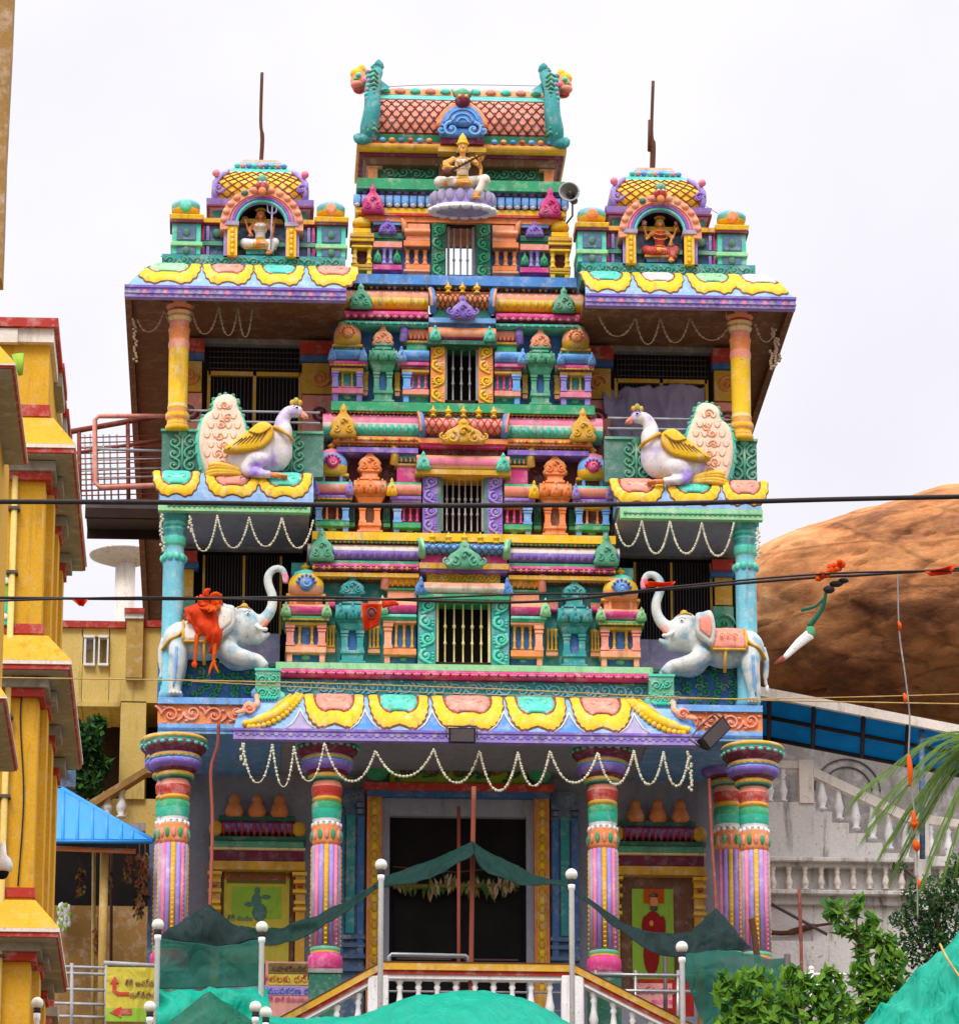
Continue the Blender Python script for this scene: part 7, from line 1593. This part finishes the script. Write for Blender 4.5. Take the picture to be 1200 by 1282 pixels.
pbx('floor_band', sb_, [(955,1145,1073,1079,Yr-.35,Yr,'concrete'),(957,1145,1079,1086,Yr-.22,Yr,'concrete'),(957,1145,1114,1120,Yr-.3,Yr,'concrete'),(960,1140,1120,1133,Yr-.12,Yr,'concrete'),(1145,1165,1070,1140,Yr-.4,Yr,'concrete'),(1165,1330,1073,1086,Yr-.3,Yr,'concrete'),(1165,1330,1114,1122,Yr-.3,Yr,'concrete')], .02)
for i in range(9): baluster(sb_, 967+i*20.2, 1086, 1114, Yr-.15, 'cream_white', 1.1)
for i in range(7): baluster(sb_, 1178+i*20, 1086, 1114, Yr-.15, 'cream_white', 1.1)
pbx('stair_post', sb_, [(1000,1018,951,1005,Yr-.05,Yr+.25,'cream_white')]); pbx('top_rail', sb_, [(955,1000,952,961,Yr,Yr+.2,'cream_white')])
mb = MB(); a = [P(x, y, Yr) for x, y in ((1018,960),(1135,1016),(1200,1026),(1330,1026),(1330,1035),(1196,1035),(1132,1028),(1018,972))]; mb.prism([(p.x, p.z) for p in a][::-1] if 0 else [(p.x, p.z) for p in reversed(a)], Yr, Yr+.2, 'cream_white'); mb.build('stair_handrail', sb_)
for x in (963, 980): baluster(sb_, x, 961, 1004, Yr+.1, 'white', 1.2)
for i in range(6): x = 1029+i*21; baluster(sb_, x, 967+i*10.2, 1018+i*12.5-4, Yr+.1, 'white', 1.35)
for i in range(6): x = 1165+i*22; baluster(sb_, x, 1032, 1074, Yr+.1, 'white', 1.25)
pbx('stair_post', sb_, [(1146,1162,1020,1074,Yr-.05,Yr+.25,'cream_white')])
pbx('wall_offset', sb_, [(945,1048,1178,1345,Yr-.5,Yr,'concrete')])
mb = MB(); mb.tube(catmull([P(960,1167,Yr-.1), P(985,1168,Yr-.12), P(1015,1160,Yr-.1), P(1042,1156,Yr-.1)], 4), [.05]*5+[.07]*4+[.03]*4, 'wood', 6); mb.build('dead_branch', label='dark dead branch lying against the grey stair building wall', category='branch')
mb = MB(); mb.tube([P(958,1128,Yr-.3), P(1035,1170,Yr-.3)], .035, 'iron', 6); mb.build('slanting_pipe', label='thin pipe slanting down the grey wall behind the red pole', category='pipe')
mb = MB()
for y in (1220,1234): mb.tube([P(990,y,-2), P(1060,y,-2)], .03, 'white', 6)
for x in (1015, 1040): mb.tube([P(x,1215,-2), P(x,1300,-2)], .05, 'white', 8); mb.ball(P(x,1213,-2), .06, .06, .06, 'white', 8, 6)
mb.build('white_pipe_railing', label='white pipe railing behind the bushes at right', category='railing')
# ------------------------------------------------------------------ poles
def pole(pts, r, m, lab, name='pole', cat='pole'): mb = MB(); mb.tube(catmull(pts, 4) if len(pts) > 2 else pts, r, m, 8); mb.build(name, label=lab, category=cat)
pole([P(274,905,-1.6), P(272,935,-1.6), P(264,965,-1.6), P(266,1030,-1.8), P(263,1130,-2.4), P(257,1230,-3), P(252,1330,-3.4)], .032, 'rust', 'bent rusty pole standing in the left shade net tent')
pole([P(593,985,-2.5), P(591,1100,-2.5), P(588,1330,-2.5)], .045, 'rust', 'rusty pole holding up the peak of the net before the entrance')
pole([P(574,1010,.5), P(574,1330,.5)], .035, 'rust', 'thinner rusty pole behind the entrance net peak')
pole([P(887,975,-.9), P(891,1060,-1.2), P(896,1140,-1.6), P(900,1330,-2.2)], .03, 'rustred', 'leaning reddish pole beside the right outer pillar')
pole([P(1000,1112,-3), P(1002,1180,-3), P(1006,1330,-3)], .032, 'rustred', 'thin red pole in front of the grey stair wall')
pole([P(940,1150,-3.3), P(943,1165,-3.3), P(948,1205,-3.3)], .06, 'wood', 'short wooden stake at the foot of the right outer pillar', 'stake', 'stake')
pole([P(985,1195,-4), P(986,1330,-4)], .06, 'iron', 'dark post holding the right corner of the shade net')
pole([P(832,1185,-.5), P(833,1330,-.5)], .04, 'iron', 'thin dark post under the right net strip')
# ------------------------------------------------------------------ shade nets and tarpaulins
def net(rows_px, name, mat, label, wr=.05, thick=.01, cat='shade net', group=None):
    rows = [[P(x, y, Y) for x, y, Y in r] for r in rows_px]
    tg = dict(label=label, category=cat)
    if group: tg['group'] = group
    return patch(rows, name, mat, thick, 9, 9, wr*1.7, None, **tg)
NG = 'green shade nets strung in front of the temple'
net([[(262,1130,-3.2),(262,1130,-3.2),(263,1131,-3.2),(264,1131,-3.2)],[(232,1150,-3.4),(255,1155,-3.6),(275,1150,-3.5),(292,1157,-3.3)],[(197,1172,-3.6),(235,1180,-3.7),(280,1182,-3.7),(330,1172,-3.6)]], 'shade_net', 'netdark', 'dark peaked net at the top of the left tent', group=NG)
net([[(198,1173,-3.75),(240,1180,-3.8),(285,1182,-3.8),(329,1173,-3.75)],[(197,1205,-3.8),(240,1207,-3.7),(285,1207,-3.85),(329,1204,-3.8)],[(197,1238,-3.85),(240,1237,-3.8),(285,1236,-3.9),(330,1233,-3.85)]], 'shade_net', 'netlight', 'square translucent green net panel of the left tent', wr=.03, group=NG)
net([[(300,1160,-3.3),(330,1163,-3.2),(380,1150,-3),(430,1130,-2.9),(470,1104,-2.8)],[(300,1172,-3.4),(330,1174,-3.3),(380,1160,-3.1),(430,1137,-3),(470,1108,-2.8)],[(285,1184,-3.5),(335,1183,-3.4),(385,1168,-3.2),(430,1143,-3.05),(470,1112,-2.85)]], 'shade_net', 'net', 'twisted dark green net strip from the left tent up to a lamp post', group=NG)
net([[(468,1103,-2.8),(500,1092,-2.7),(545,1075,-2.6),(575,1061,-2.5),(591,1055,-2.5)],[(470,1108,-2.9),(505,1100,-2.9),(548,1084,-2.9),(575,1068,-2.8),(592,1062,-2.6)],[(470,1112,-2.9),(510,1106,-3),(550,1093,-3.1),(578,1076,-3.1),(594,1070,-2.8)]], 'shade_net', 'net', 'left half of the green net peak before the entrance', group=NG)
net([[(591,1055,-2.5),(612,1068,-2.5),(645,1083,-2.6),(680,1097,-2.8),(712,1104,-2.9)],[(593,1066,-2.6),(610,1080,-2.8),(643,1096,-2.9),(680,1104,-3),(714,1107,-3)],[(596,1080,-2.8),(612,1092,-3.1),(645,1103,-3.1),(682,1107,-3.1),(714,1110,-3.1)]], 'shade_net', 'net', 'right half of the green net peak before the entrance', group=NG)
net([[(713,1104,-2.9),(745,1130,-3),(790,1158,-3.1),(830,1168,-3.2),(865,1166,-3.3)],[(716,1109,-3),(748,1137,-3.1),(790,1168,-3.2),(830,1183,-3.4),(862,1185,-3.5)],[(718,1113,-3.05),(748,1142,-3.2),(790,1175,-3.3),(825,1194,-3.5),(852,1199,-3.6)]], 'shade_net', 'netdark', 'dark net strip running down from a lamp post to the right tent', group=NG)
net([[(896,1138,-3),(896,1138,-3),(897,1139,-3),(897,1140,-3)],[(865,1165,-3.3),(888,1168,-3.5),(915,1165,-3.4),(932,1180,-3.2)],[(852,1196,-3.6),(885,1192,-3.7),(915,1188,-3.6),(940,1187,-3.4)]], 'shade_net', 'netdark', 'dark peaked net at the top of the right tent', group=NG)
net([[(853,1195,-3.7),(890,1190,-3.7),(925,1187,-3.7),(960,1197,-3.8),(986,1200,-4)],[(855,1220,-3.8),(890,1215,-3.9),(925,1215,-3.8),(960,1220,-3.9),(992,1220,-4.1)],[(868,1250,-3.9),(895,1250,-3.9),(930,1250,-4),(962,1250,-4),(1000,1246,-4.2)],[(890,1300,-4),(905,1300,-4),(935,1300,-4),(965,1300,-4.1),(1000,1300,-4.2)]], 'shade_net', 'netlight', 'large translucent green net wall of the right tent', group=NG)
TG = 'bright green tarpaulins along the bottom edge'
net([[(196,1236,-4.2),(240,1236,-4.2),(290,1235,-4.2),(335,1232,-4.2)],[(196,1262,-4.6),(240,1258,-4.6),(290,1256,-4.6),(338,1262,-4.6)],[(196,1320,-5.2),(240,1320,-5.2),(290,1320,-5.2),(345,1320,-5.2)]], 'tarpaulin', 'tarp', 'bright green tarpaulin sheet under the left net tent', wr=.1, cat='tarpaulin', group=TG)
net([[(262,1242,-5.6),(263,1242,-5.6),(264,1243,-5.6)],[(232,1262,-5.8),(262,1262,-6.1),(300,1266,-5.8)],[(190,1300,-6),(262,1300,-6.6),(345,1300,-6)]], 'tarpaulin', 'tarpdark', 'darker green peaked tent sheet at the lower left', wr=.06, cat='tarpaulin', group=TG)
net([[(330,1273,-7),(400,1276,-7),(455,1272,-7),(500,1256,-7),(545,1247,-7),(600,1245,-7),(650,1252,-7),(690,1268,-7),(720,1284,-7),(760,1292,-7)],[(330,1282,-8.5),(400,1280,-8.5),(455,1275,-8.5),(500,1259,-8.5),(545,1248,-8.5),(600,1246,-8.5),(650,1254,-8.5),(692,1272,-8.5),(722,1288,-8.5),(762,1296,-8.5)],[(330,1330,-10.5),(400,1330,-10.5),(455,1330,-10.5),(500,1325,-10.5),(545,1320,-10.5),(600,1320,-10.5),(650,1325,-10.5),(694,1330,-10.5),(722,1335,-10.5),(762,1340,-10.5)]], 'tarpaulin', 'tarp', 'rounded turquoise tarpaulin mound at the bottom centre', wr=.06, cat='tarpaulin', group=TG)
net([[(1230,1140,-16),(1200,1163,-16),(1150,1210,-16),(1110,1250,-16),(1070,1290,-16)],[(1240,1180,-16.8),(1205,1205,-17),(1160,1250,-17),(1120,1290,-17),(1080,1320,-17)],[(1260,1250,-18),(1220,1270,-18),(1170,1300,-18),(1130,1330,-18),(1100,1350,-18)],[(1280,1340,-19),(1240,1350,-19),(1190,1360,-19),(1150,1370,-19),(1110,1380,-19)]], 'tarpaulin', 'tarp', 'large green tarpaulin sloping down in the lower right corner', wr=.12, cat='tarpaulin', group=TG)
mb = MB(); mb.tube(catmull([P(1176,1182,-16.6), P(1185,1200,-17.1), P(1200,1222,-17.5), P(1215,1240,-17.8)], 4), .02, 'ochre', 5); mb.build('tie_rope', label='thin ochre rope lying on the lower right tarpaulin', category='rope')
# ------------------------------------------------------------------ entrance stair landing with balustrade
es = thing('entrance_balustrade', P(595, 1250, -2.4), 'white balustrade with ochre and red handrail before the entrance', 'balustrade')
Ye = -2.6
def railprism(pts, off0, off1, m, y0, y1):
    a = [P(x, y+off0, Ye) for x, y in pts]; b = [P(x, y+off1, Ye) for x, y in pts]; pl = [(p.x, p.z) for p in b]+[(p.x, p.z) for p in reversed(a)]
    mb.prism(pl, y0, y1, m)
RL = [(330,1287),(478,1206),(717,1209),(880,1292)]
mb = MB(); railprism(RL, 0, 9, 'gold', Ye-.1, Ye+.3); railprism(RL, 9, 14, 'redtrim', Ye-.06, Ye+.26); railprism(RL, 14, 19, 'white', Ye-.03, Ye+.22); mb.build('handrail', es)
mb = MB(); railprism(RL, -1.5, 0, 'wood', Ye-.11, Ye+.31); mb.build('rail_cap', es)
for a, b in ((460,486),(703,731)): pbx('newel_post', es, [(a,b,1221,1345,Ye-.08,Ye+.24,'white')], .02)
for i in range(9): baluster(es, 500+i*23.5, 1225, 1278, Ye+.1, 'white', 1.15)
for x in (448,421,395,370): baluster(es, x, 1206+(478-x)*.547+22, 1206+(478-x)*.547+72, Ye+.1, 'white', 1.15)
for x in (743,768,792,816,840): baluster(es, x, 1209+(x-717)*.51+20, 1209+(x-717)*.51+70, Ye+.1, 'white', 1.15)
pbx('base_curb', es, [(486,703,1279,1345,Ye-.1,Ye+.3,'white')]); 
mb = MB()
for y in (1241,1264): mb.tube([P(486,y,-1.9), P(703,y+2,-1.9)], .02, 'silver', 6)
mb.tube([P(487,1215,-1.9), P(487,1198,-1.9), P(490,1195,-1.9), P(583,1197,-1.9), P(586,1200,-1.9), P(587,1220,-1.9)], .045, 'steel', 8); mb.build('steel_hand_rail', label='short shiny steel rail in the entrance behind the balustrade', category='railing')
mb = MB()
for y in (1220, 1240): mb.tube([P(735,y,-.9), P(870,y+2,-.9)], .04, 'steel', 7)
for x in (745, 795, 848): mb.tube([P(x,1215,-.9), P(x,1330,-.9)], .035, 'steel', 7)
mb.build('steel_railing', label='steel pipe railing on the right of the entrance below the portrait poster', category='railing')
# ------------------------------------------------------------------ globe lamp posts
LPL = [(477,1083,'globe lamp post left of the entrance door, tallest of the lamps'),(715,1095,'globe lamp post right of the entrance door'),(328,1161,'globe lamp post at the right edge of the left net tent'),(198,1158,'globe lamp post at the left edge of the left net tent'),(853,1186,'globe lamp post at the left edge of the right net tent'),(320,1261,'lower globe lamp with dark neck at bottom left centre'),(333,1268,'lower globe lamp close behind another, at the foot of the stair rail'),(188,1261,'lower globe lamp in front of the direction sign'),(47,1256,'globe lamp in front of the yellow building')]
for n, (x, y, lab) in enumerate(LPL):
    Y = -4.3-.05*n if n < 5 else (-6.5-.3*n if n < 7 else (-7 if n == 7 else -27)); t = P(x, y, Y); k = KS(Y, t.z, t.x); r_ = thing('globe_lamp_post', t, lab, 'lamp', 'white globe lamps on slim posts')
    mb = MB(); mb.ball(t, 7.8*k, 7.8*k, 7.8*k, 'globe', 20, 14); mb.build('globe', r_)
    mb = MB(); mb.lathe((t.x, t.y, t.z-13*k), [(3.4*k,0),(5*k,2*k),(4*k,4*k),(5*k,6.5*k)], 'cable', 12); mb.build('neck', r_)
    mb = MB(); mb.lathe((t.x, t.y, t.z-15-13*k), [(4*k,0),(4*k,14.9),(5*k,15)] if 0 else [(3.3*k,0),(3.3*k,14.9),(4.2*k,14.92),(4.2*k,15)], 'palegreen' if n < 3 else 'cream_white', 12) if 0 else mb.lathe((t.x, t.y, t.z-6-13*k), [(3.4*k,0),(3.4*k,5.9),(4.4*k,5.92),(4.4*k,6)], 'white', 12); mb.build('post', r_)
# ------------------------------------------------------------------ overhead cables and flags
def cable(pts, r, lab, m='cable', name='overhead_cable', cat='cable'): mb = MB(); mb.tube(catmull([tuple(P(*p)) for p in pts], 10), r*.72, m, 8); mb.build(name, label=lab, category=cat)
cable([(-30,628,-40),(200,629,-40),(500,633,-40),(800,631,-40),(1050,625,-40),(1240,621,-40)], .038, 'thickest black cable crossing the whole picture above the lower balconies')
cable([(-30,748,-39),(200,750,-39),(400,748,-39),(650,754,-39),(820,739,-39),(1020,723,-39),(1080,720,-39),(1240,709,-39)], .022, 'dark cable sagging across the elephants, hung with orange flags')
cable([(-30,753,-39.3),(180,748,-39.3),(420,752,-39.3),(650,744,-39.3),(760,743,-39.3),(860,733,-39.3),(1040,718,-39.3),(1240,714,-39.3)], .016, 'thinner dark cable twisting round the flag hung cable')
cable([(-30,848,-38),(300,853,-38),(600,862,-38),(900,875,-38),(1240,882,-38)], .01, 'thin tan wire just above the main eave', 'ochre')
cable([(240,853,-38),(500,866,-38),(800,874,-38),(1000,874,-38),(1240,868,-38)], .008, 'second thin tan wire rising to the right above the main eave', 'ochre')
cable([(690,108,3),(560,106,3),(475,109,3)], .008, 'thin wire stretched over the top roof ridge')
cable([(906,272,2),(870,250,3),(820,215,3.4)], .008, 'thin stay wire beside the right pavilion dome')
cable([(1123,717,-39),(1125,790,-39),(1133,850,-39),(1138,900,-39),(1137,960,-39),(1146,1040,-39),(1148,1150,-39)], .012, 'grey rope hanging down at right with orange knots', 'grey', 'hanging_rope', 'rope')
mb = MB()
for y0, y1, w_ in ((778,790,.06),(868,880,.07),(945,985,.09),(1015,1040,.08),(1028,1036,.14),(1052,1066,.12),(1100,1112,.05)):
    x = 1124+(y0-778)*.075; mb.tube(catmull([P(x,y0,-39.05), P(x+2,(y0+y1)/2,-39.08), P(x-1+w_*30,y1,-39.05)], 4), [w_*.18,w_*.34,w_*.3,w_*.1], 'orangecloth2', 6, .4)
mb.build('rope_rags', label='orange rags tied along the hanging rope at right', category='rag')
def flag(pts, Y, m, lab, name='flag', cat='flag', wr=.03):
    (a, b, c, d) = pts; rows = [[P(*a, Y), P((a[0]+b[0])/2, (a[1]+b[1])/2+1, Y-.06), P(*b, Y)], [P((a[0]+d[0])/2, (a[1]+d[1])/2, Y-.07), P((a[0]+b[0]+c[0]+d[0])/4, (a[1]+b[1]+c[1]+d[1])/4, Y+.06), P((b[0]+c[0])/2, (b[1]+c[1])/2, Y-.05)], [P(*d, Y), P((c[0]+d[0])/2, (c[1]+d[1])/2, Y+.05), P(*c, Y)]]
    return patch(rows, name, m, .008, 4, 4, wr, None, label=lab, category=cat)
flag(((88,748),(112,748),(104,759),(100,758)), -39.1, 'orangecloth', 'small red orange pennant on the cable before the far ochre house')
flag(((452,754),(478,756),(474,782),(456,790)), -39.1, 'orangecloth', 'orange square flag with dark emblem hanging before the tower'); 
mb = MB(); c = P(465, 768, -39.2); mb.tube([(c.x+.05*math.cos(a), c.y, c.z+.06*math.sin(a)) for a in [2*math.pi*i/14 for i in range(13)]], .012, 'darkred', 5); mb.ball(c, .03, .012, .04, 'darkred', 8, 5); mb.build('flag_emblem', label='dark ring emblem on the orange flag before the tower', category='emblem')
mb = MB(); mb.tube([P(478,755,-39.2), P(492,754,-39.2), P(499,757,-39.2)], [.06,.04,.01], 'orangecloth', 6, .4); mb.build('flag_strip', label='orange strip beside the hanging flag before the tower', category='rag')
flag(((806,728),(845,728),(842,733),(808,736)), -39.1, 'orangecloth', 'red orange strip wrapped on the cable at the right elephant trunk', 'flag_strip', 'rag')
flag(((1156,713),(1196,706),(1190,718),(1164,720)), -39.3, 'orangecloth', 'orange strip wrapped on the cable at the right edge', 'flag_strip', 'rag')
r_ = thing('flag_bundle', P(1038, 722, -39.2), 'knotted orange cloth on the cable with a green and white streamer below', 'flag')
mb = MB()
for i in range(22): x, y = 1022+i*1.5+random.uniform(-2,2), 724-i*.9+random.uniform(-4,4); mb.ball(P(x, y, -39.25+random.uniform(-.05,.05)), random.uniform(.018,.045), .04, random.uniform(.018,.05), random.choice(['orangecloth','orangecloth2']), 6, 4)
mb.build('orange_knot', r_)
mb = MB(); mb.ball(P(1037,738,-39.2), .065, .05, .045, 'cable', 8, 6); mb.ball(P(1046,731,-39.2), .075, .05, .035, 'cable', 8, 6); mb.ball(P(1055,727,-39.2), .06, .05, .03, 'cable', 8, 6); mb.build('dark_knot', r_)
mb = MB(); mb.tube(catmull([P(1033,742,-39.2), P(1030,758,-39.2), P(1022,772,-39.2), P(1012,784,-39.2)], 4), [.018,.022,.03], 'tarpdark', 6, .5); mb.tube(catmull([P(1032,748,-39.2), P(1020,759,-39.2), P(1002,764,-39.2)], 4), [.012,.02], 'tarpdark', 6, .4); mb.ball(P(1014,791,-39.2), .05, .03, .07, 'green', 8, 5); mb.build('green_streamer', r_)
mb = MB(); mb.tube(catmull([P(1014,794,-39.2), P(1000,805,-39.2), P(981,824,-39.2)], 4), [.06,.05,.025], 'white', 8, .4); mb.tube([P(981,824,-39.2), P(970,832,-39.2)], [.04,.02], 'rustred', 6, .4); mb.build('white_streamer', r_)
# ------------------------------------------------------------------ plants
def leafy(name, label, cat, blobs, nleaf, size, mats, stems, Y, group=None, trunkmat='trunkbark'):
    """blobs: (px,py,rx,ry px) ellipses filled with folded leaves"""
    c = P(blobs[0][0], blobs[0][1], Y); r = thing(name, c, label, cat, group); mb = MB(); tot = sum(b[2]*b[3] for b in blobs)
    for px, py, rx_, ry_ in blobs:
        n = int(nleaf*rx_*ry_/tot); kk = KS(Y, P(px, py, Y).z)
        for i in range(n):
            a = random.uniform(0, 6.283); q = math.sqrt(random.uniform(0, 1)); dy = random.uniform(-1, 1)*rx_*kk*.9
            cpt = P(px+rx_*q*math.cos(a), py+ry_*q*math.sin(a), Y)+Vector((0, dy, 0))
            u = Vector((random.uniform(-.8,.8), random.uniform(-.8,.5), random.uniform(-1.2,.35))).normalized(); L = size*random.uniform(.6,1.3); w = u.cross(Vector((random.uniform(-.4,.4), random.uniform(-1,0), .8))).normalized()*L*random.uniform(.18,.3)
            n_ = u.cross(w).normalized()*L*.1; m_ = random.choice(mats)
            p0, p3 = cpt-u*L/2, cpt+u*L/2; mb.add([p0, cpt-u*L*.12+w+n_, p3, cpt-u*L*.12-w+n_, cpt-n_*.3], [(0,4,2,1),(0,3,2,4)], m_, False)
    mb.build('crown', r)
    st = MB()
    for pts, r0, r1 in stems: pp = catmull([P(x, y, Y) for x, y in pts], 4); st.tube(pp, [r0+(r1-r0)*i/(len(pp)-1) for i in range(len(pp))], trunkmat, 7)
    st.build('trunk', r); return r
leafy('leafy_shrub', 'bright green leafy shrub growing in front of the right net wall', 'shrub', [(915,1245,20,22),(945,1225,24,14),(965,1260,34,22),(905,1225,8,10),(1010,1240,24,20),(990,1220,14,12),(1040,1260,30,25),(920,1290,28,22),(990,1295,50,22),(1040,1225,12,16)], 1300, .25, ['leafA','leafB','leafA'], [([(960,1420),(955,1320),(945,1240)],.08,.02),([(960,1420),(985,1320),(1005,1240)],.08,.02),([(960,1420),(1020,1330),(1040,1245)],.08,.02),([(958,1400),(930,1310),(912,1240)],.06,.015)], -8)
leafy('young_tree', 'young tree with broad green leaves rising before the grey stair wall', 'tree', [(1043,1138,13,11),(1070,1135,8,15),(1055,1160,12,10),(1092,1150,8,10),(1080,1172,16,14),(1105,1180,14,14),(1075,1198,10,12),(1115,1205,18,18),(1085,1225,24,22),(1120,1240,26,26),(1100,1270,40,24)], 900, .27, ['leafA','leafB','leafA','leafB'], [([(1120,1420),(1105,1300),(1085,1200),(1052,1145)],.09,.02),([(1110,1330),(1112,1240),(1100,1165)],.05,.015),([(1095,1260),(1075,1180),(1070,1135)],.04,.012)], -6)
leafy('feathery_tree', 'dark feathery tree behind the young tree at the right edge', 'tree', [(1165,1120,36,22),(1140,1150,26,16),(1180,1160,30,26),(1150,1185,30,22),(1195,1100,16,30),(1125,1085,10,6),(1200,1200,30,30)], 3200, .12, ['leafC','leafC','leafB'], [([(1200,1420),(1190,1250),(1165,1130),(1130,1085)],.12,.02),([(1195,1300),(1160,1200),(1125,1150)],.06,.015)], 0)
leafy('garden_tree', 'dark leafy tree seen through the opening of the ochre house', 'tree', [(100,930,30,22),(75,960,25,20),(120,960,20,14),(95,985,34,14),(120,905,12,10)], 1500, .22, ['leafC','leafB','leafC'], [([(98,1060),(98,1000),(100,930)],.12,.04)], 8.2)
pt_ = P(1265, 930, -14); r_ = thing('palm_tree', pt_, 'palm with long thin drooping fronds reaching in from the right edge', 'palm')
mb = MB(); mb.tube(catmull([Vector((pt_.x+.3, -14, 12)), Vector((pt_.x+.1, -14, pt_.z-4)), pt_], 5), [.22]*5+[.17]*6, 'trunkbark', 10); mb.build('trunk', r_)
for i, (tx, ty) in enumerate(((1082,985),(1105,1000),(1092,1030),(1130,1020),(1170,1050),(1200,1070),(1150,1010),(1112,1050),(1124,1078),(1140,1040),(1158,1092),(1185,1075),(1210,1150),(1260,820),(1340,860),(1360,950))):
    Yt = -14+random.uniform(-1.6,1.6); b = P(tx, ty, Yt); top = (pt_+b)/2+Vector((0,0,.55)); c_ = catmull([pt_, pt_.lerp(top,.9), b.lerp(top,.25), b], 6); mb = MB(); mb.tube(c_, [.022,.014,.006], 'frond', 5)
    for j in range(2, len(c_)-1):
        p = Vector(c_[j]); d = (Vector(c_[j+1])-p).normalized()
        for q_ in range(3):
            for sg in (-1, 1):
                L = .9*(1-abs(j/len(c_)-.4)*.9); e_ = p+d*L*.85+Vector((0, sg*.35, -.12-.25*random.random()))*L; w_ = Vector((0,.006,.010)); mb.add([p+w_, p-w_, e_], [(0,1,2)], 'frond')
            p = p+d*.05
    mb.build('frond', r_)
